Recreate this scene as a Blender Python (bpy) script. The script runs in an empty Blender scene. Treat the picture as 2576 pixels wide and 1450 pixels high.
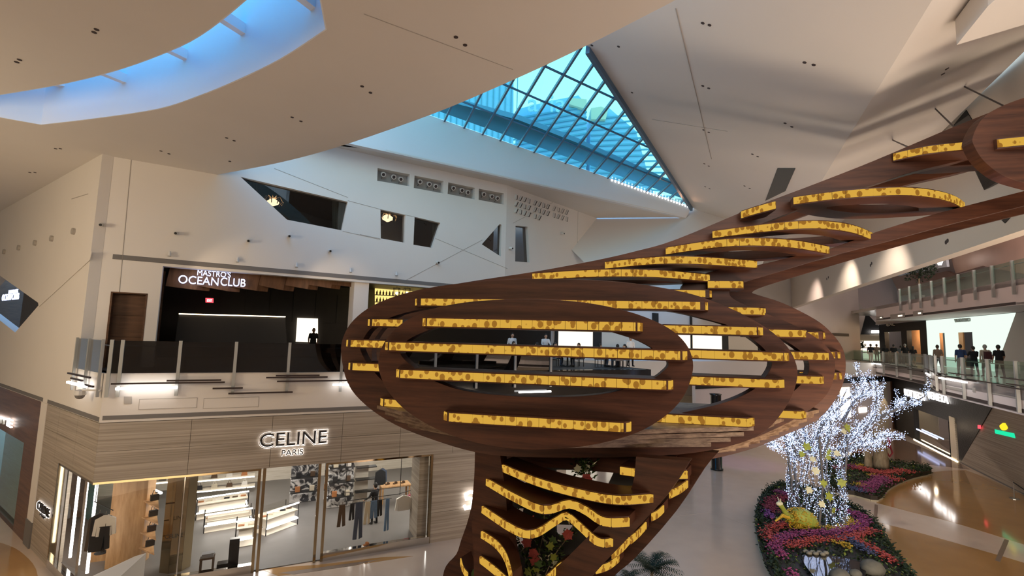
import bpy, bmesh, math, random
from mathutils import Vector as Vec, Matrix
from mathutils.geometry import tessellate_polygon
random.seed(7)
SC = bpy.context.scene
COL = SC.collection

# ---------------------------------------------------------------- camera
FPX = 1200.0                                   # focal length in pixels of the 2576x1450 frame
PITCH, ROLL = math.radians(5.8), math.radians(1.53)
EYE = Vec((0, 0, 8.7))
_F = Vec((0, math.cos(PITCH), math.sin(PITCH)))
_u0 = Vec((0, -math.sin(PITCH), math.cos(PITCH)))
_R = Vec((1, 0, 0)) * math.cos(ROLL) + _u0 * math.sin(ROLL)
_U = _u0 * math.cos(ROLL) - Vec((1, 0, 0)) * math.sin(ROLL)
cam_data = bpy.data.cameras.new('camera')
cam_data.sensor_fit = 'HORIZONTAL'
cam_data.sensor_width = 36.0
cam_data.lens = FPX / 2576.0 * 36.0
cam_data.clip_start = 0.05
cam_data.clip_end = 2000
cam = bpy.data.objects.new('camera', cam_data)
COL.objects.link(cam)
cam.matrix_world = Matrix(((_R.x, _U.x, -_F.x, EYE.x), (_R.y, _U.y, -_F.y, EYE.y),
                           (_R.z, _U.z, -_F.z, EYE.z), (0, 0, 0, 1)))
SC.camera = cam

# ---------------------------------------------------------------- world, exposure
SC.view_settings.view_transform = 'Standard'
SC.view_settings.look = 'None'
SC.view_settings.gamma = 1.0
SC.view_settings.use_curve_mapping = False
SC.view_settings.exposure = -0.12
SC.cycles.use_adaptive_sampling = True
SC.cycles.adaptive_threshold = 0.04
SC.cycles.max_bounces = 6
SC.cycles.diffuse_bounces = 3
SC.cycles.glossy_bounces = 3
SC.cycles.transparent_max_bounces = 12
SC.cycles.caustics_reflective = False
SC.cycles.caustics_refractive = False
world = bpy.data.worlds.new('sky')
SC.world = world
world.use_nodes = True
wn = world.node_tree
wn.nodes.clear()
w_out = wn.nodes.new('ShaderNodeOutputWorld')
w_bg = wn.nodes.new('ShaderNodeBackground')
w_tc = wn.nodes.new('ShaderNodeTexCoord')
w_sep = wn.nodes.new('ShaderNodeSeparateXYZ')
w_ramp = wn.nodes.new('ShaderNodeValToRGB')
w_ramp.color_ramp.elements[0].position = 0.0
w_ramp.color_ramp.elements[0].color = (0.80, 0.90, 0.95, 1)
w_ramp.color_ramp.elements[1].position = 0.80
w_ramp.color_ramp.elements[1].color = (0.10, 0.42, 0.95, 1)
e = w_ramp.color_ramp.elements.new(0.52)
e.color = (0.62, 0.84, 0.96, 1)
wn.links.new(w_tc.outputs['Generated'], w_sep.inputs[0])
wn.links.new(w_sep.outputs['Z'], w_ramp.inputs[0])
wn.links.new(w_ramp.outputs[0], w_bg.inputs[0])
w_bg.inputs[1].default_value = 4.0
wn.links.new(w_bg.outputs[0], w_out.inputs[0])

# large lamps of the hall, some added unseen; most small lamps sit with their fixtures
def area(name, loc, target, size, power, color, sy=None):
    d = bpy.data.lights.new(name, 'AREA')
    d.energy = power
    d.color = color
    d.size = size
    if sy:
        d.shape = 'RECTANGLE'
        d.size_y = sy
    o = bpy.data.objects.new(name, d)
    COL.objects.link(o)
    o.location = loc
    o.rotation_euler = (Vec(target) - Vec(loc)).to_track_quat('-Z', 'Y').to_euler()
    return o
def point(name, loc, power, color, r=0.3):
    d = bpy.data.lights.new(name, 'POINT')
    d.energy = power
    d.color = color
    d.shadow_soft_size = r
    o = bpy.data.objects.new(name, d)
    COL.objects.link(o)
    o.location = loc
    return o
def spot(name, loc, target, power, color, ang=70, blend=0.5, r=0.1):
    d = bpy.data.lights.new(name, 'SPOT')
    d.energy = power
    d.color = color
    d.spot_size = math.radians(ang)
    d.spot_blend = blend
    d.shadow_soft_size = r
    o = bpy.data.objects.new(name, d)
    COL.objects.link(o)
    o.location = loc
    o.rotation_euler = (Vec(target) - Vec(loc)).to_track_quat('-Z', 'Y').to_euler()
    return o
WARM = (1.0, 0.75, 0.50)
PINK = (1.0, 0.78, 0.70)
NEUT = (1.0, 0.93, 0.86)
area('hall_flood', (-7, -6, 14.6), (-9, 14, 6), 10, 930, WARM, 6)
area('hall_flood.001', (8, 3, 14.5), (14, 24, 4), 9, 700, NEUT, 6)
area('hall_flood.002', (2, 12, 15.0), (2, 14, 0), 5, 300, WARM, 3)
area('lobby_fill', (-9, 3, 0.6), (-8, 8, 15), 9, 540, (1.0, 0.77, 0.52), 6)  # added unseen lamp, lifts the darker left part of the ceiling
spot('concourse_fill', (19.6, 31.0, 15.5), (29, 35, 0), 1900, (1.0, 0.84, 0.70), 80, 0.8, 0.08)  # added spots hang off the bulkhead with no fixture, brightening the concourse
spot('concourse_fill.001', (22.3, 39.5, 15.5), (32, 44, 0), 1900, PINK, 80, 0.8, 0.08)
spot('concourse_fill.002', (16.6, 24.0, 15.5), (26, 28, 0), 1700, (1.0, 0.84, 0.70), 80, 0.8, 0.08)
area('concourse_uplight', (10, 2, 1.0), (12, 20, 18), 8, 700, PINK, 5)
area('side_wall_fill', (-20, 4, 10), (-27, 24, 9), 5, 1300, (1.0, 0.80, 0.55), 4)  # lamp added out of view to warm and brighten the side wall
area('bulkhead_fill', (12.5, 8.0, 2.5), (22, 32, 15), 6, 1900, (1.0, 0.80, 0.60), 4)  # put in beyond the frame only to light the long bulkhead
spot('purple_reflection_spot', (18, 33, 11.5), (17.5, 35.5, 0), 900, (0.55, 0.15, 1.0), 26, 0.6, 0.2)  # spot added in place of a purple screen's reflection on the floor

# ---------------------------------------------------------------- pixel -> place helpers
def ray(x, y):
    return _F + _R * ((x - 1288) / FPX) - _U * ((y - 725) / FPX)
def PZ(x, y, z):                                # on the level plane z
    r = ray(x, y)
    return EYE + r * ((z - EYE.z) / r.z)
def PP(x, y, P, n):                             # on a plane
    r = ray(x, y)
    return EYE + r * ((Vec(P) - EYE).dot(n) / r.dot(n))
def PV(x, y, L):                                # on an upright plane over the plan line L=((x,y),(dx,dy))
    return PP(x, y, (L[0][0], L[0][1], 0), Vec((L[1][1], -L[1][0], 0)))
def PY(x, y, yy):
    r = ray(x, y)
    return EYE + r * (yy / r.y)

# ---------------------------------------------------------------- materials
MATS = {}
def nodes_of(name):
    m = bpy.data.materials.new(name)
    m.use_nodes = True
    nt = m.node_tree
    b = nt.nodes['Principled BSDF']
    MATS[name] = m
    return m, nt, b
def mat(name, color, rough=0.6, metal=0.0, bump=0.0, bscale=40.0, var=0.0, vscale=3.0, spec=0.5, emit=None, estr=0.0, coat=0.0):
    m, nt, b = nodes_of(name)
    b.inputs['Base Color'].default_value = (*color, 1)
    b.inputs['Roughness'].default_value = rough
    b.inputs['Metallic'].default_value = metal
    b.inputs['Specular IOR Level'].default_value = spec
    if coat:
        b.inputs['Coat Weight'].default_value = coat
        b.inputs['Coat Roughness'].default_value = 0.08
    if emit:
        b.inputs['Emission Color'].default_value = (*emit, 1)
        b.inputs['Emission Strength'].default_value = estr
    if var > 0 or bump > 0:
        tc = nt.nodes.new('ShaderNodeTexCoord')
        if var > 0:
            n = nt.nodes.new('ShaderNodeTexNoise')
            n.inputs['Scale'].default_value = vscale
            n.inputs['Detail'].default_value = 4
            nt.links.new(tc.outputs['Object'], n.inputs['Vector'])
            mx = nt.nodes.new('ShaderNodeMix')
            mx.data_type = 'RGBA'
            mx.inputs[6].default_value = (*[max(0, c * (1 - var)) for c in color], 1)
            mx.inputs[7].default_value = (*[min(1, c * (1 + var)) for c in color], 1)
            nt.links.new(n.outputs['Fac'], mx.inputs[0])
            nt.links.new(mx.outputs[2], b.inputs['Base Color'])
        if bump > 0:
            n2 = nt.nodes.new('ShaderNodeTexNoise')
            n2.inputs['Scale'].default_value = bscale
            nt.links.new(tc.outputs['Object'], n2.inputs['Vector'])
            bp = nt.nodes.new('ShaderNodeBump')
            bp.inputs['Strength'].default_value = bump
            bp.inputs['Distance'].default_value = 0.02
            nt.links.new(n2.outputs['Fac'], bp.inputs['Height'])
            nt.links.new(bp.outputs[0], b.inputs['Normal'])
    return m
def emis(name, color, strength):
    m = bpy.data.materials.new(name)
    m.use_nodes = True
    nt = m.node_tree
    nt.nodes.clear()
    o = nt.nodes.new('ShaderNodeOutputMaterial')
    e = nt.nodes.new('ShaderNodeEmission')
    e.inputs[0].default_value = (*color, 1)
    e.inputs[1].default_value = strength
    nt.links.new(e.outputs[0], o.inputs[0])
    MATS[name] = m
    return m
def glass(name, tint, refl=0.06, rough=0.0):
    m = bpy.data.materials.new(name)
    m.use_nodes = True
    nt = m.node_tree
    nt.nodes.clear()
    o = nt.nodes.new('ShaderNodeOutputMaterial')
    t = nt.nodes.new('ShaderNodeBsdfTransparent')
    t.inputs[0].default_value = (*tint, 1)
    g = nt.nodes.new('ShaderNodeBsdfGlossy')
    g.inputs['Roughness'].default_value = rough
    lw = nt.nodes.new('ShaderNodeFresnel')
    lw.inputs['IOR'].default_value = 1.45
    mx = nt.nodes.new('ShaderNodeMixShader')
    ad = nt.nodes.new('ShaderNodeMath')
    ad.operation = 'MULTIPLY'
    ad.inputs[1].default_value = refl / 0.04
    ad.use_clamp = True
    gm = nt.nodes.new('ShaderNodeNewGeometry')
    iv = nt.nodes.new('ShaderNodeMath')
    iv.operation = 'SUBTRACT'
    iv.inputs[0].default_value = 1.0
    fr = nt.nodes.new('ShaderNodeMath')
    fr.operation = 'MULTIPLY'
    nt.links.new(gm.outputs['Backfacing'], iv.inputs[1])
    nt.links.new(iv.outputs[0], fr.inputs[0])
    nt.links.new(lw.outputs[0], fr.inputs[1])
    nt.links.new(fr.outputs[0], ad.inputs[0])
    nt.links.new(ad.outputs[0], mx.inputs[0])
    nt.links.new(t.outputs[0], mx.inputs[1])
    nt.links.new(g.outputs[0], mx.inputs[2])
    nt.links.new(mx.outputs[0], o.inputs[0])
    MATS[name] = m
    return m
def grain(name, c1, c2, scale=(1, 1, 12), rough=0.5, detail=6, bump=0.15, spec=0.4, ramp=(0.35, 0.65), coat=0.0):
    """stretched noise: wood grain or veined stone"""
    m, nt, b = nodes_of(name)
    tc = nt.nodes.new('ShaderNodeTexCoord')
    mp = nt.nodes.new('ShaderNodeMapping')
    mp.inputs['Scale'].default_value = scale
    n = nt.nodes.new('ShaderNodeTexNoise')
    n.inputs['Scale'].default_value = 1.0
    n.inputs['Detail'].default_value = detail
    n.inputs['Roughness'].default_value = 0.65
    r = nt.nodes.new('ShaderNodeValToRGB')
    r.color_ramp.elements[0].position = ramp[0]
    r.color_ramp.elements[1].position = ramp[1]
    r.color_ramp.elements[0].color = (*c1, 1)
    r.color_ramp.elements[1].color = (*c2, 1)
    nt.links.new(tc.outputs['Object'], mp.inputs[0])
    nt.links.new(mp.outputs[0], n.inputs['Vector'])
    nt.links.new(n.outputs['Fac'], r.inputs[0])
    nt.links.new(r.outputs[0], b.inputs['Base Color'])
    bp = nt.nodes.new('ShaderNodeBump')
    bp.inputs['Strength'].default_value = bump
    bp.inputs['Distance'].default_value = 0.01
    nt.links.new(n.outputs['Fac'], bp.inputs['Height'])
    nt.links.new(bp.outputs[0], b.inputs['Normal'])
    b.inputs['Roughness'].default_value = rough
    b.inputs['Specular IOR Level'].default_value = spec
    if coat:
        b.inputs['Coat Weight'].default_value = coat
    return m

mat('plaster', (0.70, 0.66, 0.62), 0.75, bump=0.05, bscale=60, var=0.03, vscale=0.6)
mat('plaster_cool', (0.74, 0.74, 0.76), 0.7, var=0.02, vscale=0.6)
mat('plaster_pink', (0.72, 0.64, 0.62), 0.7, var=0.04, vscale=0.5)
mat('copper_panel', (0.42, 0.27, 0.20), 0.45, var=0.15, vscale=0.5, metal=0.3)
mat('groove_grey', (0.16, 0.15, 0.145), 0.7)
mat('groove_dark', (0.05, 0.035, 0.035), 0.6)
mat('seam', (0.38, 0.35, 0.32), 0.8)
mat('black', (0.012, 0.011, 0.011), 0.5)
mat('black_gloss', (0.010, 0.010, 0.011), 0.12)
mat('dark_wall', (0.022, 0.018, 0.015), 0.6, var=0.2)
mat('dark_stone', (0.016, 0.0155, 0.017), 0.5, bump=0.9, bscale=9, var=0.4, vscale=6)
mat('steel', (0.55, 0.56, 0.56), 0.3, metal=0.9)
mat('post_grey', (0.40, 0.41, 0.40), 0.4, metal=0.4)
mat('bar_brown', (0.030, 0.016, 0.014), 0.4)
mat('brass', (0.62, 0.48, 0.30), 0.18, metal=1.0)
mat('chrome', (0.72, 0.70, 0.66), 0.08, metal=1.0)
mat('bronze_mirror', (0.42, 0.33, 0.20), 0.07, metal=1.0)
mat('mullion_blue', (0.10, 0.18, 0.28), 0.4, metal=0.3)
mat('bulkhead', (0.72, 0.64, 0.55), 0.7, var=0.03, vscale=0.5)
mat('skylight_white', (0.78, 0.82, 0.88), 0.6)
mat('floor_cream', (0.60, 0.47, 0.36), 0.14, var=0.08, vscale=1.2, coat=0.3)
mat('floor_tan', (0.40, 0.22, 0.08), 0.09, var=0.14, vscale=0.9, coat=0.3)
mat('floor_brown', (0.24, 0.15, 0.10), 0.10, var=0.12, vscale=0.9, coat=0.3)
mat('floor_joint', (0.20, 0.14, 0.10), 0.3)
mat('floor_grey', (0.155, 0.143, 0.135), 0.45, var=0.10, vscale=2.0)
mat('floor_level', (0.45, 0.42, 0.38), 0.2, var=0.08)
grain('travertine', (0.26, 0.22, 0.175), (0.46, 0.40, 0.335), (0.16, 0.16, 15), 0.55, 6, 0.08)
grain('sculpture_wood', (0.042, 0.0138, 0.0068), (0.098, 0.035, 0.017), (0.5, 0.5, 7), 0.45, 6, 0.12, 0.35)
grain('hull_wood_lit', (0.08, 0.04, 0.022), (0.30, 0.21, 0.14), (2.5, 2.5, 12), 0.45, 6, 0.1, 0.4)  # paler than the ribs: light from below right kept in the colour
grain('baffle_wood', (0.085, 0.036, 0.014), (0.16, 0.075, 0.032), (6, 6, 1.0), 0.5, 5, 0.05)
grain('door_wood', (0.075, 0.034, 0.015), (0.13, 0.062, 0.030), (1, 1, 9), 0.5, 5, 0.05)
grain('shop_oak', (0.42, 0.23, 0.10), (0.62, 0.38, 0.19), (5, 5, 0.7), 0.45, 5, 0.03)
grain('shop_cream', (0.62, 0.55, 0.44), (0.78, 0.72, 0.62), (0.8, 0.8, 14), 0.5, 5, 0.02)
grain('brown_facade', (0.10, 0.052, 0.033), (0.18, 0.094, 0.056), (0.4, 0.4, 8), 0.45, 5, 0.05)
mat('marble', (0.5, 0.5, 0.5), 0.2)
glass('glass_clear', (0.93, 0.97, 0.95), 0.05)
glass('glass_shop', (0.97, 0.97, 0.96), 0.035)
glass('glass_smoke', (0.20, 0.20, 0.20), 0.16)
glass('glass_green', (0.66, 0.80, 0.74), 0.06)
glass('glass_sky', (0.43, 0.68, 0.67), 0.02)
glass('glass_well', (0.56, 0.88, 0.96), 0.02)
glass('glass_window', (0.55, 0.52, 0.50), 0.10)
emis('light_white', (1.0, 0.96, 0.92), 9.0)
emis('light_warm', (1.0, 0.78, 0.50), 6.0)
emis('sign_blue', (0.58, 0.64, 1.0), 2.6)
emis('sign_white', (1.0, 0.93, 0.88), 6.0)
emis('exit_red', (1.0, 0.06, 0.08), 2.5)
emis('logo_green', (0.02, 0.85, 0.42), 1.1)
emis('logo_yellow', (1.0, 0.80, 0.03), 1.2)
emis('window_glow', (1.0, 0.88, 0.70), 1.6)
emis('curtain_lit', (0.86, 1.0, 0.88), 1.15)
for n_ in ('sign_blue', 'sign_white', 'exit_red', 'logo_green', 'logo_yellow'):
    MATS[n_].cycles.emission_sampling = 'NONE'
mat('letter_black', (0.02, 0.018, 0.018), 0.4)
mat('letter_grey', (0.42, 0.44, 0.42), 0.5)

def marble():
    m = MATS['marble']
    nt = m.node_tree
    b = nt.nodes['Principled BSDF']
    tc = nt.nodes.new('ShaderNodeTexCoord')
    n = nt.nodes.new('ShaderNodeTexNoise')
    n.inputs['Scale'].default_value = 2.2
    n.inputs['Detail'].default_value = 8
    n.inputs['Distortion'].default_value = 2.2
    r = nt.nodes.new('ShaderNodeValToRGB')
    r.color_ramp.elements[0].position = 0.44
    r.color_ramp.elements[0].color = (0.05, 0.05, 0.055, 1)
    r.color_ramp.elements[1].position = 0.56
    r.color_ramp.elements[1].color = (0.72, 0.70, 0.68, 1)
    nt.links.new(tc.outputs['Object'], n.inputs['Vector'])
    nt.links.new(n.outputs['Fac'], r.inputs[0])
    nt.links.new(r.outputs[0], b.inputs['Base Color'])
marble()
def amber():
    """backlit amber panel printed with brown leaf shapes"""
    m = bpy.data.materials.new('amber_panel')
    m.use_nodes = True
    nt = m.node_tree
    nt.nodes.clear()
    o = nt.nodes.new('ShaderNodeOutputMaterial')
    e = nt.nodes.new('ShaderNodeEmission')
    tc = nt.nodes.new('ShaderNodeTexCoord')
    g = nt.nodes.new('ShaderNodeNewGeometry')
    v = nt.nodes.new('ShaderNodeTexVoronoi')
    v.inputs['Scale'].default_value = 5.6
    v.inputs['Randomness'].default_value = 0.85
    r = nt.nodes.new('ShaderNodeValToRGB')
    cr = r.color_ramp
    cr.elements[0].position = 0.0
    cr.elements[0].color = (0.33, 0.145, 0.02, 1)
    cr.elements[1].position = 0.44
    cr.elements[1].color = (0.74, 0.42, 0.06, 1)
    k = cr.elements.new(0.40)
    k.color = (0.36, 0.16, 0.022, 1)
    mp = nt.nodes.new('ShaderNodeMapping')
    mp.inputs['Scale'].default_value = (1.2, 1.2, 0.95)
    nt.links.new(g.outputs['Position'], mp.inputs[0])
    nt.links.new(mp.outputs[0], v.inputs['Vector'])
    nt.links.new(v.outputs['Distance'], r.inputs[0])
    nt.links.new(r.outputs[0], e.inputs[0])
    e.inputs[1].default_value = 1.0
    nt.links.new(e.outputs[0], o.inputs[0])
    m.cycles.emission_sampling = 'NONE'
    MATS['amber_panel'] = m
amber()

# ---------------------------------------------------------------- mesh helpers
def link(name, verts, faces, m, parent=None, smooth=False):
    me = bpy.data.meshes.new(name)
    me.from_pydata([tuple(v) for v in verts], [], faces)
    me.update()
    if m:
        me.materials.append(MATS[m] if isinstance(m, str) else m)
    if smooth:
        for p in me.polygons:
            p.use_smooth = True
    o = bpy.data.objects.new(name, me)
    COL.objects.link(o)
    if parent:
        adopt(o, parent)
    return o
def fixn(o):
    bm = bmesh.new()
    bm.from_mesh(o.data)
    bmesh.ops.recalc_face_normals(bm, faces=bm.faces)
    bm.to_mesh(o.data)
    bm.free()
    return o
class MB:
    """collects shapes that make ONE mesh"""
    def __init__(s):
        s.v, s.f = [], []
    def raw(s, v, f):
        k = len(s.v)
        s.v += [Vec(p) for p in v]
        s.f += [tuple(i + k for i in q) for q in f]
        return s
    def hexa(s, b, t):
        return s.raw(list(b) + list(t), [(3, 2, 1, 0), (4, 5, 6, 7), (0, 1, 5, 4), (1, 2, 6, 5), (2, 3, 7, 6), (3, 0, 4, 7)])
    def box(s, c, sz, rz=0.0):
        x, y, z = sz[0] / 2, sz[1] / 2, sz[2] / 2
        M = Matrix.Rotation(rz, 3, 'Z')
        c = Vec(c)
        q = [c + M @ Vec(p) for p in ((-x, -y, -z), (x, -y, -z), (x, y, -z), (-x, y, -z), (-x, -y, z), (x, -y, z), (x, y, z), (-x, y, z))]
        return s.hexa(q[:4], q[4:])
    def bar(s, a, b, w, h, up=(0, 0, 1)):
        a, b = Vec(a), Vec(b)
        d = (b - a).normalized()
        up = Vec(up)
        if abs(d.dot(up)) > 0.98:
            up = Vec((1, 0, 0))
        x = d.cross(up).normalized() * (w / 2)
        y = x.cross(d).normalized() * (h / 2)
        return s.hexa([a - x - y, a + x - y, a + x + y, a - x + y], [b - x - y, b + x - y, b + x + y, b - x + y])
    def tube(s, pts, rad, n=8, caps=True):
        pts = [Vec(p) for p in pts]
        rs = rad if isinstance(rad, (list, tuple)) else [rad] * len(pts)
        rings = []
        prev = None
        for i, p in enumerate(pts):
            d = (pts[min(i + 1, len(pts) - 1)] - pts[max(i - 1, 0)]).normalized()
            if prev is None:
                up = Vec((0, 0, 1)) if abs(d.z) < 0.9 else Vec((1, 0, 0))
                x = d.cross(up).normalized()
            else:
                x = (prev - d * prev.dot(d)).normalized()
            prev = x
            y = d.cross(x)
            rings.append([p + (x * math.cos(2 * math.pi * k / n) + y * math.sin(2 * math.pi * k / n)) * rs[i] for k in range(n)])
        v = [q for r in rings for q in r]
        f = []
        for i in range(len(rings) - 1):
            for k in range(n):
                f.append((i * n + k, i * n + (k + 1) % n, (i + 1) * n + (k + 1) % n, (i + 1) * n + k))
        if caps:
            f.append(tuple(range(n - 1, -1, -1)))
            f.append(tuple((len(rings) - 1) * n + k for k in range(n)))
        return s.raw(v, f)
    def lathe(s, c, prof, n=12):
        c = Vec(c)
        v, f = [], []
        for r, z in prof:
            for k in range(n):
                a = 2 * math.pi * k / n
                v.append(c + Vec((r * math.cos(a), r * math.sin(a), z)))
        for i in range(len(prof) - 1):
            for k in range(n):
                f.append((i * n + k, i * n + (k + 1) % n, (i + 1) * n + (k + 1) % n, (i + 1) * n + k))
        f.append(tuple(range(n - 1, -1, -1)))
        f.append(tuple((len(prof) - 1) * n + k for k in range(n)))
        return s.raw(v, f)
    def blob(s, c, r, n=8, m=5, jit=0.0, sq=(1, 1, 1)):
        c = Vec(c)
        v = [c + Vec((0, 0, -r * sq[2]))]
        f = []
        for i in range(1, m):
            t = math.pi * i / m
            for k in range(n):
                a = 2 * math.pi * k / n
                j = 1 + random.uniform(-jit, jit)
                v.append(c + Vec((r * sq[0] * math.sin(t) * math.cos(a) * j, r * sq[1] * math.sin(t) * math.sin(a) * j, -r * sq[2] * math.cos(t) * j)))
        v.append(c + Vec((0, 0, r * sq[2])))
        for k in range(n):
            f.append((0, 1 + (k + 1) % n, 1 + k))
        for i in range(m - 2):
            for k in range(n):
                a, b = 1 + i * n + k, 1 + i * n + (k + 1) % n
                f.append((a, b, b + n, a + n))
        L = len(v) - 1
        for k in range(n):
            f.append((L, 1 + (m - 2) * n + k, 1 + (m - 2) * n + (k + 1) % n))
        return s.raw(v, f)
    def prism(s, outer, holes, vec):
        """flat outline (with holes) thickened by vec"""
        loops = [[Vec(p) for p in outer]] + [[Vec(p) for p in h] for h in holes]
        tris = tessellate_polygon(loops)
        allv = [p for l in loops for p in l]
        n = len(allv)
        vec = Vec(vec)
        f = [tuple(t) for t in tris] + [tuple(i + n for i in reversed(t)) for t in tris]
        k = 0
        for l in loops:
            m = len(l)
            for i in range(m):
                a, b = k + i, k + (i + 1) % m
                f.append((a, b, b + n, a + n))
            k += m
        return s.raw(allv + [p + vec for p in allv], f)
    def build(s, name, m, parent=None, smooth=False, fix=True):
        o = link(name, s.v, s.f, m, parent, smooth)
        return fixn(o) if fix else o
def tag(o, label=None, cat=None, group=None, kind=None):
    if label: o['label'] = label
    if cat: o['category'] = cat
    if group: o['group'] = group
    if kind: o['kind'] = kind
    return o
def struct(o, label=None, cat=None):
    o['kind'] = 'structure'
    if label: o['label'] = label
    if cat: o['category'] = cat
    return o
def empty(name, loc, label, cat, group=None, rz=0.0):
    o = bpy.data.objects.new(name, None)
    COL.objects.link(o)
    o.empty_display_size = 0.2
    o.location = loc
    o.rotation_euler = (0, 0, rz)
    o['label'] = label
    o['category'] = cat
    if group: o['group'] = group
    return o
def adopt(child, parent):
    """parent without moving (parents here are only ever moved by location / z-rotation)"""
    child.parent = parent
    M = Matrix.Translation(parent.location) @ Matrix.Rotation(parent.rotation_euler.z, 4, 'Z')
    child.matrix_parent_inverse = M.inverted()
    return child
def smoothpts(pts, sub=6, closed=True):
    """Catmull-Rom through points"""
    pts = [Vec(p) for p in pts]
    n = len(pts)
    out = []
    for i in range(n if closed else n - 1):
        if closed:
            p0, p1, p2, p3 = pts[(i - 1) % n], pts[i], pts[(i + 1) % n], pts[(i + 2) % n]
        else:
            p0, p1, p2, p3 = pts[max(i - 1, 0)], pts[i], pts[i + 1], pts[min(i + 2, n - 1)]
        for k in range(sub):
            t = k / sub
            out.append(0.5 * ((2 * p1) + (p2 - p0) * t + (2 * p0 - 5 * p1 + 4 * p2 - p3) * t * t + (3 * p1 - p0 - 3 * p2 + p3) * t ** 3))
    if not closed:
        out.append(pts[-1])
    return out
FONT_CACHE = {}
def text3d(name, s, size, depth, m, M, parent=None, space=1.0, offset=0.0):
    """lettering as solid geometry; M places the text plane (x right, y up, z towards the reader)"""
    cu = bpy.data.curves.new(name, 'FONT')
    cu.body = s
    cu.size = size
    cu.extrude = depth / 2
    cu.align_x = 'CENTER'
    cu.align_y = 'CENTER'
    cu.space_character = space
    cu.offset = offset
    tmp = bpy.data.objects.new(name, cu)
    COL.objects.link(tmp)
    dg = bpy.context.evaluated_depsgraph_get()
    me = bpy.data.meshes.new_from_object(tmp.evaluated_get(dg))
    me.name = name
    bpy.data.objects.remove(tmp)
    bpy.data.curves.remove(cu)
    me.materials.clear()
    me.materials.append(MATS[m])
    me.transform(M)
    o = bpy.data.objects.new(name, me)
    COL.objects.link(o)
    if parent:
        adopt(o, parent)
    return o
def frame(o, xdir, ydir):
    x = Vec(xdir).normalized()
    z = x.cross(Vec(ydir)).normalized()
    y = z.cross(x)
    return Matrix(((x.x, y.x, z.x, o[0]), (x.y, y.y, z.y, o[1]), (x.z, y.z, z.z, o[2]), (0, 0, 0, 1)))
# ================================================================ STRUCTURE: left building
def rad2(a): return (math.cos(math.radians(a)), math.sin(math.radians(a)))
LW1 = ((-13.4, 16.05), rad2(25.5))              # shop front and balcony edge
LWL = ((-13.4, 16.05), (-0.825, 0.565))         # side wall running back to the left
LW2 = ((-15.85, 17.88), rad2(31.93))            # upper wall, set back above the balcony
Z2, ZF = 7.12, 5.52                             # upper floor level, underside of its edge band
def away(L):
    n = Vec((L[1][1], -L[1][0], 0)).normalized()
    b = Vec((L[0][0], L[0][1], 0))
    return n if n.dot(b) > 0 else -n
def at(L, s, z, off=0.0):                       # off: metres towards the viewer
    return Vec((L[0][0] + L[1][0] * s, L[0][1] + L[1][1] * s, z)) - away(L) * off
def sz(L, x, y):
    p = PV(x, y, L)
    return ((p.x - L[0][0]) * L[1][0] + (p.y - L[0][1]) * L[1][1], p.z)
def wallpoly(name, L, outer, holes, thick, m, off=0.0, parent=None):
    b = MB().prism([at(L, s, z, off) for s, z in outer], [[at(L, s, z, off) for s, z in h] for h in holes], away(L) * thick)
    return b.build(name, m, parent)
def wbox(name, L, s0, s1, z0, z1, off, thick, m, parent=None):
    return wallpoly(name, L, [(s0, z0), (s1, z0), (s1, z1), (s0, z1)], [], thick, m, off, parent)
def rect(s0, s1, z0, z1): return [(s0, z0), (s1, z0), (s1, z1), (s0, z1)]
def pxs(L, pts): return [sz(L, x, y) for x, y in pts]

# ---- ground floor
def ground(pts): return [PZ(x, y, 0) for x, y in pts]
fl = MB().prism([(-60, -18, 0), (85, -18, 0), (85, 100, 0), (-60, 100, 0)], [], (0, 0, -0.3)).build('floor', 'floor_cream')
struct(fl, 'polished cream and tan stone floor of the ground level', 'floor')
def inlay(name, pts, m, h=0.006, sub=0):
    p = [Vec((q.x, q.y, h)) for q in (pts if isinstance(pts[0], Vec) else ground(pts))]
    if sub:
        p = smoothpts(p, sub, True)
    o = MB().prism(p, [], (0, 0, -h)).build(name, m, fl)
    return o
up = smoothpts(ground([(2205, 1264), (2235, 1230), (2290, 1200), (2360, 1187), (2430, 1184)]), 5, False)
inlay('tan_inlay', up + ground([(2483, 1203), (2576, 1247), (2900, 1410), (2900, 1470), (2720, 1420)]) + smoothpts(ground([(2576, 1371), (2400, 1316), (2300, 1291), (2205, 1266)]), 4, False), 'floor_tan')
inlay('tan_inlay', smoothpts(ground([(2150, 1300), (2300, 1338), (2400, 1366), (2576, 1417), (2760, 1480)]), 4, False) + ground([(2700, 1700), (2250, 1900), (2000, 1700)]), 'floor_tan', 0.005)
inlay('brown_inlay', ground([(2000, 1085), (2120, 1086), (2250, 1098), (2412, 1164), (2440, 1182), (2250, 1160), (2000, 1145)]), 'floor_brown', 0.004)
inlay('brown_inlay', ground([(1700, 1300), (1780, 1215), (1845, 1228), (1990, 1262), (1900, 1330), (1790, 1290)]), 'floor_cream', 0.004)
inlay('joint_strip', ground([(2201, 1270), (2209, 1272), (2206, 1312), (2196, 1309)]), 'floor_joint', 0.007)
inlay('joint_strip', ground([(2527, 1357), (2538, 1361), (2516, 1415), (2503, 1411)]), 'floor_joint', 0.007)
inlay('tan_inlay', smoothpts(ground([(-150, 1330), (0, 1366), (60, 1396), (95, 1450), (70, 1560)]), 4, False) + ground([(-300, 1560)]), 'floor_tan', 0.005)
inlay('tan_inlay', ground([(655, 1432), (800, 1422), (960, 1403), (1040, 1400), (860, 1428), (700, 1450)]), 'floor_tan', 0.005)
inlay('joint_strip', ground([(700, 1443), (890, 1417), (960, 1408), (890, 1424), (740, 1446)]), 'floor_joint', 0.007)

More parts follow.
